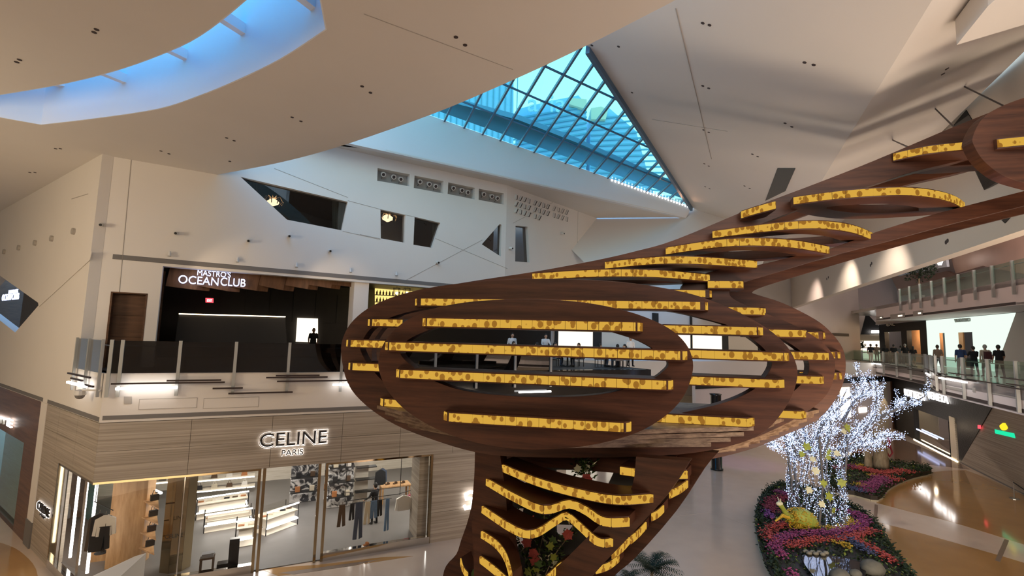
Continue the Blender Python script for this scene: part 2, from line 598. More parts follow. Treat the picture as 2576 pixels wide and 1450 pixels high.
# ---- upper floor slab with its white edge band
sE = 23.3
e0, e1 = at(LW1, 0, Z2), at(LW1, sE, Z2)
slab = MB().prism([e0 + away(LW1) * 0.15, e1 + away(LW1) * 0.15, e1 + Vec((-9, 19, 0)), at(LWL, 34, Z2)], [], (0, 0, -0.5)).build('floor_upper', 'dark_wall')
struct(slab, 'upper floor slab of the restaurant', 'floor')
sK = sz(LW1, 1000, 960)[0]
band = wbox('wall_balcony_edge', LW1, 0, sK, ZF, Z2, 0, 0.3, 'plaster')
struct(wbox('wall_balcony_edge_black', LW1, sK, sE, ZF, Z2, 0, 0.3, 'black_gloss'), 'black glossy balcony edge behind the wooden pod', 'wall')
struct(band, 'white balcony edge band above the stone shop front', 'wall')
e3 = e1 + Vec((-4.2, 9.0, 0))
LW1R = ((e1.x, e1.y), tuple((e3 - e1).normalized()[:2]))
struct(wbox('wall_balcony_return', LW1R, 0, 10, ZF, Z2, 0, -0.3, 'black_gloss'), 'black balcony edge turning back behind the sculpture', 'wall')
wbox('groove', LW1, 0.06, sK, ZF + 0.08, ZF + 0.22, 0.012, 0.02, 'groove_grey', band)
# access panels, wall grille
for q in (((351, 1002), (497, 1001), (497, 1026), (351, 1028)), ((513, 1000), (652, 999), (652, 1024), (513, 1026))):
    p = pxs(LW1, q)
    s0, s1, z0, z1 = p[0][0], p[1][0], p[2][1], p[1][1]
    hatch = wbox('access_hatch', LW1, s0, s1, z0, z1, 0.008, 0.01, 'plaster', band)
    for a in (rect(s0, s1, z1 - .012, z1), rect(s0, s1, z0, z0 + .012), rect(s0, s0 + .012, z0, z1), rect(s1 - .012, s1, z0, z1)):
        wallpoly('hatch_joint', LW1, a, [], 0.012, 'seam', 0.012, hatch)
p = pxs(LW1, ((312, 998), (331, 998), (331, 1016), (312, 1016)))
wallpoly('wall_grille', LW1, p, [], 0.02, 'seam', 0.018, band)

# ---- side wall WL
dia = pxs(LWL, [(0, 694), (100, 765), (38, 837), (-58, 760)])
wl = wallpoly('wall_left', LWL, [(0.0, ZF), (34, ZF), (34, 15.3), (2.95, 15.3), (2.95, Z2), (0.0, Z2)], [dia], 0.35, 'plaster')
struct(wl, 'tall bright side wall with a diamond window opening', 'wall')
for a, b in ((0.08, 6.15), (6.85, 30)):
    wbox('groove', LWL, a, b, ZF + 0.02, ZF + 0.17, 0.012, 0.02, 'groove_grey', wl)
for x, y in ((188, 583), (133, 601), (91, 612), (50, 624), (13, 634)):
    s, z = sz(LWL, x, y)
    MB().tube([at(LWL, s, z, 0.10), at(LWL, s, z, -0.02)], 0.13, 12).build('wall_light', 'seam', wl)
wallpoly('seam_line', LWL, pxs(LWL, [(180, 500), (222, 487), (222, 489), (180, 502)]), [], 0.01, 'seam', 0.004, wl)
# diagonal fold panel on the side wall
wallpoly('fold_panel', LWL, pxs(LWL, [(233, 632), (228, 655), (100, 772), (98, 764)]), [], 0.02, 'plaster', 0.03, wl)
# pilaster and neighbouring shop
pil = wbox('wall_pilaster', LWL, 6.15, 6.95, 0, ZF, 0.02, 0.3, 'plaster')
struct(pil, 'narrow white pilaster beside the stone shop front', 'wall')
wbox('stone_base', LWL, 6.12, 6.98, 0, 0.95, 0.05, 0.05, 'groove_grey', pil)
shop2 = wallpoly('wall_brown_shop', LWL, rect(6.95, 22, 0, ZF), [rect(8.9, 17, 0.02, 3.6)], 0.3, 'brown_facade', 0.0)
struct(shop2, 'dark brown shop front with tall teal glass', 'wall')
wbox('shop_window', LWL, 8.9, 17, 0.02, 3.6, -0.15, 0.02, 'glass_green', shop2)
mat('teal_wall', (0.05, 0.38, 0.40), 0.35, var=0.5, vscale=2.0)
struct(wbox('wall_teal', LWL, 7.5, 20, 0, 4, -2.2, 0.1, 'teal_wall'), 'teal display wall inside the brown shop', 'wall')
struct(wbox('wall_teal_end', LWL, 8.6, 8.75, 0, 4, -0.4, 1.8, 'brown_facade'), 'dark end wall inside the brown shop', 'wall')
point('shop_lamp', at(LWL, 11, 3.4, -1.2), 450, (0.75, 1.0, 1.0))

# ---- upper wall W2
s410 = sz(LW2, 410, 670)[0]
sd0, sd1 = sz(LW2, 279, 735)[0], sz(LW2, 372, 740)[0]
zdoor = sz(LW2, 300, 735)[1]
ZO = 11.14
SF = sz(LW2, 1276, 470)[0]
WIN = [[(605, 445), (875, 508), (860, 580), (722, 553)], [(957, 527), (1020, 541), (1018, 611), (958, 600)],
       [(1043, 546), (1108, 561), (1087, 624), (1040, 616)], [(1212, 615), (1257, 564), (1262, 566), (1260, 646)]]
NICHE = [[(950, 423), (1031, 439), (1030, 469), (949, 455)], [(1043, 442), (1116, 456), (1115, 487), (1041, 473)],
         [(1128, 459), (1195, 473), (1194, 502), (1126, 488)], [(1205, 475), (1268, 487), (1267, 515), (1204, 503)]]
outer2 = [(0, Z2), (sd0, Z2), (sd0, zdoor), (sd1, zdoor), (sd1, Z2), (s410, Z2), (s410, ZO), (SF, ZO), (SF, 17.65), (0, 17.65)]
w2 = wallpoly('wall_upper', LW2, outer2, [pxs(LW2, q) for q in WIN + NICHE], 0.45, 'plaster')
struct(w2, 'white upper wall with slanted windows above the restaurant', 'wall')
f0 = at(LW2, SF, 0)
LW3 = ((f0.x, f0.y), tuple((PZ(1500, 549, 17.6) - f0).to_2d().normalized()))
WINE = [(1297, 568), (1328, 571), (1333, 661), (1296, 658)]
w3 = wallpoly('wall_upper_fold', LW3, [(0, ZO), (14, ZO), (14, 17.65), (0, 17.65)], [pxs(LW3, WINE)], 0.45, 'plaster')
struct(w3, 'white wall section beyond the fold with rows of air slots', 'wall')
wbox('groove', LW2, 0.55, SF, sz(LW2, 700, 682)[1] - 0.09, sz(LW2, 700, 682)[1] + 0.1, 0.012, 0.02, 'groove_grey', w2)
# hairline joints of the plaster
for L, w, a, b in ((LW2, w2, (330, 402), (300, 735)), (LW2, w2, (690, 424), (875, 497)), (LW2, w2, (875, 505), (957, 527)), (LW2, w2, (905, 590), (957, 601)),
                   (LW2, w2, (1020, 541), (1043, 546)), (LW2, w2, (1095, 600), (1276, 676)), (LW2, w2, (1213, 604), (1020, 706)), (LW2, w2, (862, 582), (957, 603)),
                   (LW3, w3, (1390, 510), (1290, 562)), (LW3, w3, (1454, 530), (1452, 640))):
    p, q = PV(*a, L), PV(*b, L)
    MB().bar(p - away(L) * 0.004, q - away(L) * 0.004, 0.012, 0.022).build('seam_line', 'seam', w)
# dark rooms behind the upper windows
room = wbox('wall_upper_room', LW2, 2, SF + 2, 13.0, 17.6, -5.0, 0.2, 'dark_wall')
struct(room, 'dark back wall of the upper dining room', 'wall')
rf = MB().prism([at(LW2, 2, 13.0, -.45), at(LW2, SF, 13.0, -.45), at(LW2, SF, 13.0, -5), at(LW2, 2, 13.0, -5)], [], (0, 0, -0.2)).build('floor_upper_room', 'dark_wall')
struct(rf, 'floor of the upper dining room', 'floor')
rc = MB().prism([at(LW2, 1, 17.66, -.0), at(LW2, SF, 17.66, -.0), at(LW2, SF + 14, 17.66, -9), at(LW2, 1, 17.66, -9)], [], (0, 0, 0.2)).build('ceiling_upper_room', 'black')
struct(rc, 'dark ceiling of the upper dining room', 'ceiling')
for i, (L, q) in enumerate([(LW2, q) for q in WIN] + [(LW3, WINE)]):
    g = wallpoly('window_%d' % (i + 1), L, pxs(L, q), [], 0.02, 'glass_window', -0.22)
    struct(g, ['large slanted five-sided glass pane beside the curtain', 'upright glass pane in front of the chandelier', 'tapered glass pane next to the chandelier window',
               'triangular glass pane', 'narrow upright glass pane beside the triangle'][i], 'window')
mat('curtain_green', (0.30, 0.36, 0.32), 0.8)
def curtain(name, L, pts, label):
    a = [PV(x, y, L) + away(L) * 0.5 for x, y in pts]
    n = 14
    v, f = [], []
    for i in range(n + 1):
        t = i / n
        w = away(L) * (0.06 * math.sin(i * 2.2))
        v += [a[0].lerp(a[1], t) + w, a[3].lerp(a[2], t) + w]
    for i in range(n):
        f.append((2 * i, 2 * i + 2, 2 * i + 3, 2 * i + 1))
    o = link(name, v, f, 'curtain_green', None, True)
    md = o.modifiers.new('thick', 'SOLIDIFY'); md.thickness = 0.02
    return tag(o, label, 'curtain')
curtain('curtain', LW2, [(842, 497), (880, 504), (868, 590), (842, 585)], 'pale green curtain at the right end of the slanted window')
curtain('curtain', LW2, [(606, 442), (650, 452), (650, 505), (606, 470)], 'pale green curtain at the pointed end of the slanted window')
curtain('curtain', LW2, [(1097, 555), (1116, 559), (1112, 600), (1097, 597)], 'narrow curtain edge in the tapered window')
point('curtain_lamp', at(LW2, sz(LW2, 850, 540)[0], 16.4, -1.2), 30, NEUT)

# ---- lower left room: restaurant behind the opening
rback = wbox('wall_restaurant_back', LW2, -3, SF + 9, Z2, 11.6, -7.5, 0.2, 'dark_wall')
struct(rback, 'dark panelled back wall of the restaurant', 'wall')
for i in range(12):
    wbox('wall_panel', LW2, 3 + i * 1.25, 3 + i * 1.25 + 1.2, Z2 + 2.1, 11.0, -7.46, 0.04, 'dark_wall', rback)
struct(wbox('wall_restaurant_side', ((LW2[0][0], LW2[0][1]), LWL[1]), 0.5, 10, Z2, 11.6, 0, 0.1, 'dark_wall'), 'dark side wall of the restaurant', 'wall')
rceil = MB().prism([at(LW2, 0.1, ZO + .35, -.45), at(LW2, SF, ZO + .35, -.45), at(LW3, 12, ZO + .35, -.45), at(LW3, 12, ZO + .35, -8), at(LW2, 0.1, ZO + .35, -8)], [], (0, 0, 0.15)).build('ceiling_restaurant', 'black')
struct(rceil, 'dark ceiling of the restaurant', 'ceiling')
# alcove with wooden door panels
alc = wbox('door_1', LW2, sd0, sd1, Z2, zdoor, -0.45, 0.06, 'door_wood')
struct(alc, 'brown wooden panelled doorway left of the restaurant', 'door')
zz = [Z2, Z2 + 1.15, Z2 + 2.0, zdoor - .05]
for k in range(3):
    wbox('door_panel', LW2, sd0 + .05, sd1 - .05, zz[k] + .01, zz[k + 1] - .01, -0.40, 0.05, 'door_wood', alc)
wbox('door_frame', LW2, sd0, sd0 + 0.06, Z2, zdoor, 0.01, 0.44, 'door_wood', alc)
wbox('door_frame', LW2, sd1 - .06, sd1, Z2, zdoor, 0.01, 0.44, 'door_wood', alc)
wbox('door_frame', LW2, sd0, sd1, zdoor - .05, zdoor, 0.01, 0.44, 'door_wood', alc)
# grey column beside the opening
sc0, sc1 = sz(LW2, 888, 800)[0], sz(LW2, 925, 800)[0]
cl = wbox('wall_column', LW2, sc0, sc1, Z2, ZO + .3, -0.1, 0.9, 'plaster')
struct(cl, 'white square column at the right of the dark opening', 'wall')

# ---- stone shop front
S1088 = sz(LW1, 1088, 1150)[0]
SLW = sz(LWL, 150, 1163)[0]
ZH = 3.62
core = wallpoly('wall_shop_front', LW1, [(0, ZH), (S1088, ZH), (S1088, 0), (18, 0), (18, ZF), (0, ZF)], [], 0.2, 'seam', -0.06)
struct(core, 'striped beige stone shop front', 'wall')
coreL = wallpoly('wall_shop_side', LWL, [(0, ZH), (SLW, ZH), (SLW, 0), (6.15, 0), (6.15, ZF), (0, ZF)], [], 0.2, 'seam', -0.06)
struct(coreL, 'striped beige stone side of the corner shop', 'wall')
edges = [0.0, 2.55, 5.1, 7.6, 9.9, 12.2, 14.6, 17.0, 18.0]
for i in range(len(edges) - 1):
    a, b = edges[i] + .006, edges[i + 1] - .006
    for z0, z1 in ((ZH, 4.58), (4.59, ZF - .02)):
        wbox('stone_panel', LW1, a, b, z0, z1, 0, 0.06, 'travertine', core)
for a, b in ((S1088 + .04, 13.6), (13.61, 16.0), (16.01, 18)):
    for z0, z1 in ((0, 1.2), (1.21, 2.4), (2.41, ZH)):
        wbox('stone_panel', LW1, a, b, z0, z1, 0, 0.06, 'travertine', core)
for a, b in ((0, 2.2), (2.21, 4.4), (4.41, 6.14)):
    for z0, z1 in ((ZH, 4.58), (4.59, ZF - .02)):
        wbox('stone_panel', LWL, a, b, z0, z1, 0, 0.06, 'travertine', coreL)
for z0, z1 in ((0, 1.2), (1.21, 2.4), (2.41, ZH)):
    wbox('stone_panel', LWL, SLW + .05, 6.14, z0, z1, 0, 0.06, 'travertine', coreL)
# ================================================================ STRUCTURE: ceilings, skylights, right side
ZC = 15.25
def ceil(pts): return [PZ(x, y, ZC) for x, y in pts]
arc = smoothpts(ceil([(545, 440), (700, 410), (850, 370), (1080, 290), (1280, 206), (1475, 115), (1700, 0)]), 5, False)
slot = (smoothpts(ceil([(105, 315), (250, 298), (400, 275), (500, 243), (600, 202), (710, 148), (822, 75)]), 4, False) + ceil([(808, 0), (786, -140)]) +
        smoothpts(ceil([(735, -120), (615, 0), (500, 90), (400, 138), (280, 180), (150, 212), (0, 238), (-110, 256)]), 4, False) + ceil([(-140, 272), (0, 296)]))
outc = arc + [Vec((5.0, 6.2, ZC)), Vec((7, 2.5, ZC)), Vec((8, -3, ZC)), Vec((8, -17, ZC)), Vec((-55, -17, ZC)), Vec((-55, 42, ZC)), Vec((-36, 31.6, ZC)), Vec((-16.0, 18.2, ZC)), Vec((-14.6, 19.4, ZC))]
c1 = MB().prism(outc, [slot], (0, 0, 0.9)).build('ceiling', 'plaster')
struct(c1, 'broad tan plaster ceiling with a curved slot and a sweeping edge', 'ceiling')
# light well above the curved slot
v, f = [], []
n = len(slot)
for p in slot:
    v += [p + Vec((0, 0, 0.004)), p + Vec((0, 0, 3.4))]
for i in range(n):
    a, b = 2 * i, 2 * ((i + 1) % n)
    f.append((a, b, b + 1, a + 1))
well = link('skylight_well', v, f, 'skylight_white')
md = well.modifiers.new('thick', 'SOLIDIFY'); md.thickness = 0.06; md.offset = 0
struct(well, 'pale blue curved light well above the ceiling slot', 'ceiling')
def in_slot(p):
    c, n_ = False, len(slot)
    for i in range(n_):
        q, r = slot[i], slot[(i + 1) % n_]
        if (q.y > p.y) != (r.y > p.y) and p.x < (r.x - q.x) * (p.y - q.y) / (r.y - q.y) + q.x: c = not c
    return c
for (a, b) in (((562, 42), (625, 83)), ((430, 121), (481, 146)), ((272, 182), (336, 208)), ((762, -12), (800, 18)), ((155, 208), (190, 216))):
    zb = ZC + .02
    while zb < 18.2 and in_slot(PZ(*b, zb)): zb += .02        # height at which the beam meets the outer wall of the well
    p, q = PZ(*a, zb + .14), PZ(*b, zb + .14)
    d = (q - p).normalized()
    MB().bar(p - d * 1.2, q + d * 0.1, 0.20, 0.28).build('well_beam', 'skylight_white', well)
MB().prism([p + Vec((0, 0, 3.3)) for p in slot], [], (0, 0, .03)).build('well_glass', 'glass_well', well)
# pairs of small downlights let into the ceiling
def downlights(pairs, P, nrm, par, mname='groove_grey', r=0.05, z=None):
    for (x, y) in pairs:
        c = PP(x, y, P, nrm)
        n_ = Vec(nrm).normalized()
        if n_.dot(EYE - c) < 0: n_ = -n_
        MB().tube([c + n_ * 0.012, c - n_ * 0.05], r, 10).build('downlight', 'groove_dark', par)
DL = [(237, 81), (243, 74), (42, 156), (49, 150), (735, 295), (757, 305), (570, 347), (589, 354), (405, 380), (425, 387), (140, 374), (152, 374), (75, 434), (88, 434),
      (1147, 93), (1170, 113), (911, 217), (932, 233), (578, 406)]
downlights(DL, (0, 0, ZC), (0, 0, 1), c1)
p, q = PZ(915, 35, ZC - .004), PZ(1290, 175, ZC - .004)
MB().bar(p, q, 0.02, 0.008).build('seam_line', 'seam', c1)

# soffit, reveal and glass of the triangular skylight
LRV = ((-6.31, 22.64), Vec((18.5, 10.89)).normalized()[:])
ZS = 17.6
sof = MB().prism([PZ(800, 362, ZS), PZ(974, 380, ZS), PZ(1480, 492, ZS), PZ(1726, 547, ZS), PZ(1500, 549, ZS), at(LW3, 0, ZS), at(LW2, 0, ZS)], [], (0, 0, 0.06)).build('ceiling_soffit', 'plaster')
struct(sof, 'narrow soffit between the upper wall and the triangular skylight', 'ceiling')
G1, G2 = PV(1080, 290, LRV), PV(1740, 521, LRV)
gd = (G1 - G2).normalized()
G0 = G1 + gd * 6.0
ra = Vec((*LRV[0], ZS)) - Vec((*LRV[1], 0)) * 4
dz_ = Vec((0, 0, -.04))
rv = MB().prism([ra + dz_, PZ(1726, 547, ZS) + dz_, G2, G1, G0], [], away(LRV) * 0.3).build('wall_reveal', 'plaster_cool')
struct(rv, 'blue-lit white reveal under the triangular skylight', 'wall')
G3 = PY(1475, 115, 17.0)
gx = (G2 - G1).normalized()
gn = gx.cross(G3 - G1).normalized()
if gn.z < 0: gn = -gn
gy = gx.cross(gn)                                # points up the pane as seen from below
def g2(p): return ((p - G1).dot(gx), (p - G1).dot(gy))
def g3(c, o=0.0): return G1 + gx * c[0] + gy * c[1] + gn * o
def gpx(x, y): return g2(PP(x, y, G1, gn))
def clip(poly, a, b):                             # keep the left side of a->b
    out = []
    for i in range(len(poly)):
        p, q = poly[i], poly[(i + 1) % len(poly)]
        dp = (b[0] - a[0]) * (p[1] - a[1]) - (b[1] - a[1]) * (p[0] - a[0])
        dq = (b[0] - a[0]) * (q[1] - a[1]) - (b[1] - a[1]) * (q[0] - a[0])
        if dp >= 0: out.append(p)
        if dp * dq < 0:
            t = dp / (dp - dq)
            out.append((p[0] + (q[0] - p[0]) * t, p[1] + (q[1] - p[1]) * t))
    return out
K = 1 / 2.589
def kc(x, y): return gpx(850 + x * K, y * K)
apx = gpx(1478, 113)
gq = g2(G2)
tri = [g2(G1 + gd * 7), gq, (gq[0] + (apx[0] - gq[0]) * 1.3, gq[1] + (apx[1] - gq[1]) * 1.3)]
AL = [((690, 795), (735, 700)), ((815, 845), (930, 615)), ((935, 885), (1135, 530)), ((1050, 925), (1345, 430)), ((1165, 965), (1575, 320)), ((1270, 1000), (1675, 400)),
      ((1375, 1040), (1750, 510)), ((1470, 1075), (1815, 620)), ((1565, 1105), (1880, 705)), ((1660, 1135), (1940, 800)), ((1750, 1165), (1995, 890)),
      ((1838, 1195), (2050, 965)), ((1920, 1225), (2100, 1040)), ((2000, 1255), (2145, 1110)), ((2075, 1280), (2190, 1170)), ((2150, 1305), (2230, 1225)), ((2225, 1330), (2265, 1290))]
BL = [((1345, 430), (1850, 665)), ((1070, 545), (2045, 970)), ((820, 665), (2210, 1208))]
AL2 = [(kc(*a), kc(*b)) for a, b in AL]
BL2 = [(kc(*a), kc(*b)) for a, b in BL]
sky = empty('skylight_frame', tuple(G1), 'triangular skylight with dark blue grid of bars and tinted panes', 'skylight')
sky['kind'] = 'structure'
sky.name = 'window_6'
def seg_clip(a, b, poly):
    d = (b[0] - a[0], b[1] - a[1])
    t0, t1 = -99, 99
    for i in range(len(poly)):
        p, q = poly[i], poly[(i + 1) % len(poly)]
        nx, ny = -(q[1] - p[1]), q[0] - p[0]
        den = nx * d[0] + ny * d[1]
        num = nx * (a[0] - p[0]) + ny * (a[1] - p[1])
        if abs(den) < 1e-9: continue
        t = -num / den
        if den > 0: t0 = max(t0, t)
        else: t1 = min(t1, t)
    if t1 <= t0: return None
    return (a[0] + d[0] * t0, a[1] + d[1] * t0), (a[0] + d[0] * t1, a[1] + d[1] * t1)
def ccw(poly):
    s_ = sum(poly[i][0] * poly[(i + 1) % len(poly)][1] - poly[(i + 1) % len(poly)][0] * poly[i][1] for i in range(len(poly)))
    return poly if s_ > 0 else poly[::-1]
tri = ccw(tri)
for a, b in AL2:
    r = seg_clip(a, b, tri)
    if r: MB().bar(g3(r[0], 0.0), g3(r[1], 0.0), 0.09, 0.16, gn).build('glazing_bar', 'mullion_blue', sky)
for a, b in BL2:
    r = seg_clip(a, b, tri)
    if r: MB().bar(g3(r[0], 0.0), g3(r[1], 0.0), 0.05, 0.08, gn).build('glazing_bar', 'mullion_blue', sky)
MB().bar(g3(gpx(1479, 116), -.1), g3(g2(G2), -.1), 0.16, 0.4, gn).build('edge_bar', 'mullion_blue', sky)
strips = [None] + AL2 + [None]
rows = [None] + BL2 + [None]
for i in range(len(strips) - 1):
    p = list(tri)
    if strips[i]: p = clip(p, strips[i][1], strips[i][0])
    if strips[i + 1] and p: p = clip(p, strips[i + 1][0], strips[i + 1][1])
    for j in range(len(rows) - 1):
        r = list(p)
        if rows[j] and r: r = clip(r, rows[j][1], rows[j][0])
        if rows[j + 1] and r: r = clip(r, rows[j + 1][0], rows[j + 1][1])
        if len(r) > 2:
            ar = abs(sum(r[k][0] * r[(k + 1) % len(r)][1] - r[(k + 1) % len(r)][0] * r[k][1] for k in range(len(r)))) / 2
            if ar > 0.03:
                MB().prism([g3(c, 0.02) for c in r], [], gn * 0.02).build('pane', 'glass_sky', sky)

# faceted ceilings on the right
Mf = PY(2070, 450, 20.0)
n1 = (G2 - G3).cross(Mf - G3).normalized()
def on1(x, y): return PP(x, y, G3, n1)
r1 = MB().prism([on1(*p) for p in ((1476, 113), (1610, -80), (2500, -255), (2345, 0), (2070, 450), (1960, 630), (1880, 600), (1741, 522))], [], (0, 0, 0.4)).build('ceiling_facet', 'plaster')
struct(r1, 'large grey sloping ceiling facet right of the triangular skylight', 'ceiling')
LRW = ((16.17, 14.81), Vec((12.83, 33.86)).normalized()[:])
K2 = PV(2330, 370, LRW)
M0 = on1(2345, 0)
n2 = (Mf - M0).cross(K2 - M0).normalized()
def on2(x, y): return PP(x, y, M0, n2)
r2 = MB().prism([on2(*p) for p in ((2345, 0), (2500, -255), (2900, -190), (2576, 130), (2330, 370), (2100, 598), (1960, 630), (2070, 450))], [], (0.1, 0, 0.4)).build('ceiling_facet_right', 'plaster')
struct(r2, 'warm sloping ceiling facet striped with shadows of the wooden arm', 'ceiling')
r3 = MB().prism([on2(*p) + Vec((0, 0, -.05)) for p in ((2402, 46), (2576, -5), (2700, -40), (2650, -220), (2480, -60))], [], (0, 0, -0.6)).build('ceiling_block', 'plaster')
struct(r3, 'dark angular bulkhead in the top right corner', 'ceiling')
rwp = [PV(*p, LRW) for p in ((2576, 578), (2350, 665), (2200, 720), (2000, 772), (1885, 735))]
rw = wallpoly('wall_bulkhead', LRW, [(-14, 12.5), (44, 12.5), (44, 24), (-14, 24)], [], 0.5, 'bulkhead')
struct(rw, 'long white bulkhead wall behind the wooden arm', 'wall')
downlights([(1985, 735), (1988, 730), (2080, 702), (2084, 698), (2190, 668), (2193, 663), (2380, 610), (2384, 606)], (*LRW[0], 0), (LRW[1][1], -LRW[1][0], 0), rw, r=0.09)
downlights([(1768, 58), (1785, 63), (1768, 216), (1783, 222), (2024, 157), (2047, 163), (1975, 310), (1992, 319), (1770, 327), (1783, 333), (1893, 388), (1906, 394),
            (1772, 412), (1783, 418), (1774, 470), (1785, 475), (1873, 468), (1886, 474), (1489, 114), (1556, 117), (1590, 233)], G3, n1, r1, r=0.055)
downlights([(2372, 186), (2382, 173)], M0, n2, r2)
for L_, pts, nm in ((None, ((1956, 423), (2001, 423), (1976, 480), (1925, 505)), 'ceiling_slot'),):
    MB().prism([on1(*p) - Vec((0, 0, .02)) for p in pts], [], (0, 0, 0.1)).build('black_slot', 'black_gloss', r1)
for pts in (((2398, 318), (2432, 277), (2452, 310), (2410, 332)), ((2452, 424), (2520, 452), (2478, 478)), ((2455, 424), (2478, 478), (2520, 458)), ((2520, 552), (2545, 545), (2530, 562))):
    wallpoly('black_slot', LRW, pxs(LRW, pts), [], 0.03, 'black_gloss', 0.03, rw)
a, b = on1(1700, 20), on1(1790, 400)
MB().bar(a - Vec((0, 0, .01)), b - Vec((0, 0, .01)), 0.02, 0.015).build('seam_line', 'seam', r1)
a, b = on1(1640, 300), on1(1830, 330)
MB().bar(a - Vec((0, 0, .01)), b - Vec((0, 0, .01)), 0.02, 0.015).build('seam_line', 'seam', r1)
# light grey facet beyond the wall fold
f1, f2 = PV(1438, 629, LW3), PZ(1500, 550, ZS - .02)
f3 = PZ(1726, 548, ZS - .02)
nf = (f2 - f1).cross(f3 - f1).normalized()
def onf(x, y): return PP(x, y, f1, nf)
fc = MB().prism([f1, f2, onf(1500, 540), onf(1726, 538), onf(1745, 515), onf(1830, 545), onf(1950, 600), onf(1900, 700), onf(1500, 690)], [], (0, 0.3, 0.2)).build('wall_facet', 'plaster')
struct(fc, 'light grey angular facet between the wall fold and the sculpture', 'wall')

# ---- walls out of view that close the hall
struct(MB().box((12, -18, 13), (150, 0.4, 27)).build('wall_back', 'plaster'), 'hall wall behind the viewer', 'wall')
struct(MB().box((-50, 30, 8), (0.4, 110, 18)).build('wall_far_left', 'plaster'), 'far left hall wall', 'wall')
rt = MB().prism([(2.5, -18, 26), (90, -18, 26), (90, 64, 26), (27.5, 64, 26), (14.5, 33, 26), (7.5, 14, 26), (2.5, 14, 26)], [], (0, 0, 0.3)).build('ceiling_blocker', 'plaster')  # unseen blocker, added to keep sky light off the right side
struct(rt, 'added unseen roof that blocks sky light above the viewer on the right', 'ceiling')
struct(MB().box((2.4, -6.5, 20.8), (0.3, 23, 10.5)).build('wall_step_blocker', 'plaster'), 'added unseen upstand that shuts out sky light above the low ceiling', 'wall')  # added to stop sky light between the two ceiling heights
cq = MB().prism([at(LRW, -14, 24), at(LRW, 44, 24), Vec((90, 64, 24)), Vec((90, -18, 24))], [], (0, 0, 0.3)).build('ceiling_concourse', 'plaster_pink')
struct(cq, 'roof over the right concourse', 'ceiling')
struct(MB().box((88, 40, 12), (0.4, 120, 26)).build('wall_far_right', 'plaster'), 'far right hall wall', 'wall')
struct(MB().box((35, 66, 12), (90, 0.4, 26)).build('wall_concourse_end', 'plaster_pink'), 'far end wall behind the walkways', 'wall')

rz_ = MB().prism([G2 + Vec((.2, 0, .1)), Vec((25.6, 64, 18.6)), at(LRW, 50, 18.6), at(LRW, 6, 18.6)], [], (0, 0, .3)).build('ceiling_link_blocker', 'plaster')  # added roof, stops sky light leaking onto the bulkhead
struct(rz_, 'added roof blocking sky light between the skylight tip and the long bulkhead', 'ceiling')

struct(MB().prism([Vec((13.2, 34.3, 11)), Vec((25.6, 64, 11)), Vec((25.6, 64, 18.7)), Vec((13.2, 34.3, 18.7))], [], (.3, 0, 0)).build('wall_link_blocker', 'plaster'), 'added wall closing the gap behind the skylight tip against sky light', 'wall')  # added where sky light leaked through a gap
# ================================================================ THE WOODEN TREE-HOUSE SCULPTURE
TH = math.radians(-10.5)
TU, TN = Vec((math.cos(TH), math.sin(TH), 0)), Vec((-math.sin(TH), math.cos(TH), 0))
def PR(x, y, off): return PP(x, y, TN * off, TN)
def SU(p): return p.dot(TU)
def su(s, off, z): return TU * s + TN * off + Vec((0, 0, z))
base = PZ(1330, 1690, 0)
tree = empty('tree_house_sculpture', (base.x, base.y, 0), 'huge brown wooden pod sculpture with glowing amber strips, trunk and long rising arm', 'sculpture')

RIB = {}
RIB[1] = (10.95, [(952, 905), (968, 860), (1010, 815), (1080, 780), (1180, 760), (1300, 753), (1400, 755), (1500, 766), (1600, 790), (1680, 825), (1725, 865), (1743, 910), (1738, 955), (1715, 1005), (1670, 1050),
                  (1600, 1090), (1500, 1118), (1400, 1130), (1300, 1130), (1200, 1115), (1110, 1085), (1030, 1040), (980, 990), (957, 945)],
          [(1007, 890), (1020, 861), (1059, 839), (1108, 822), (1200, 808), (1330, 803), (1450, 812), (1546, 838), (1610, 860), (1660, 890), (1682, 915), (1668, 935), (1635, 957), (1567, 981), (1491, 995), (1380, 1000),
           (1270, 996), (1160, 982), (1085, 955), (1035, 920)])
RIB[2] = (12.5, [(858, 890), (865, 845), (890, 805), (940, 768), (1020, 738), (1120, 718), (1250, 705), (1400, 702), (1563, 710), (1680, 727), (1766, 748), (1850, 782), (1929, 826), (1980, 872), (2004, 920), (2003, 965),
                 (1980, 1020), (1925, 1085), (1840, 1122), (1700, 1145), (1500, 1152), (1300, 1150), (1195, 1138), (1092, 1108), (994, 1069), (920, 1020), (875, 965)],
          [(907, 882), (916, 850), (940, 822), (1000, 793), (1100, 772), (1250, 760), (1400, 758), (1560, 766), (1695, 785), (1766, 801), (1839, 822), (1890, 852), (1925, 882), (1942, 915), (1925, 950), (1892, 983),
           (1827, 1012), (1738, 1034), (1600, 1060), (1400, 1072), (1250, 1068), (1100, 1040), (1000, 990), (940, 935)])
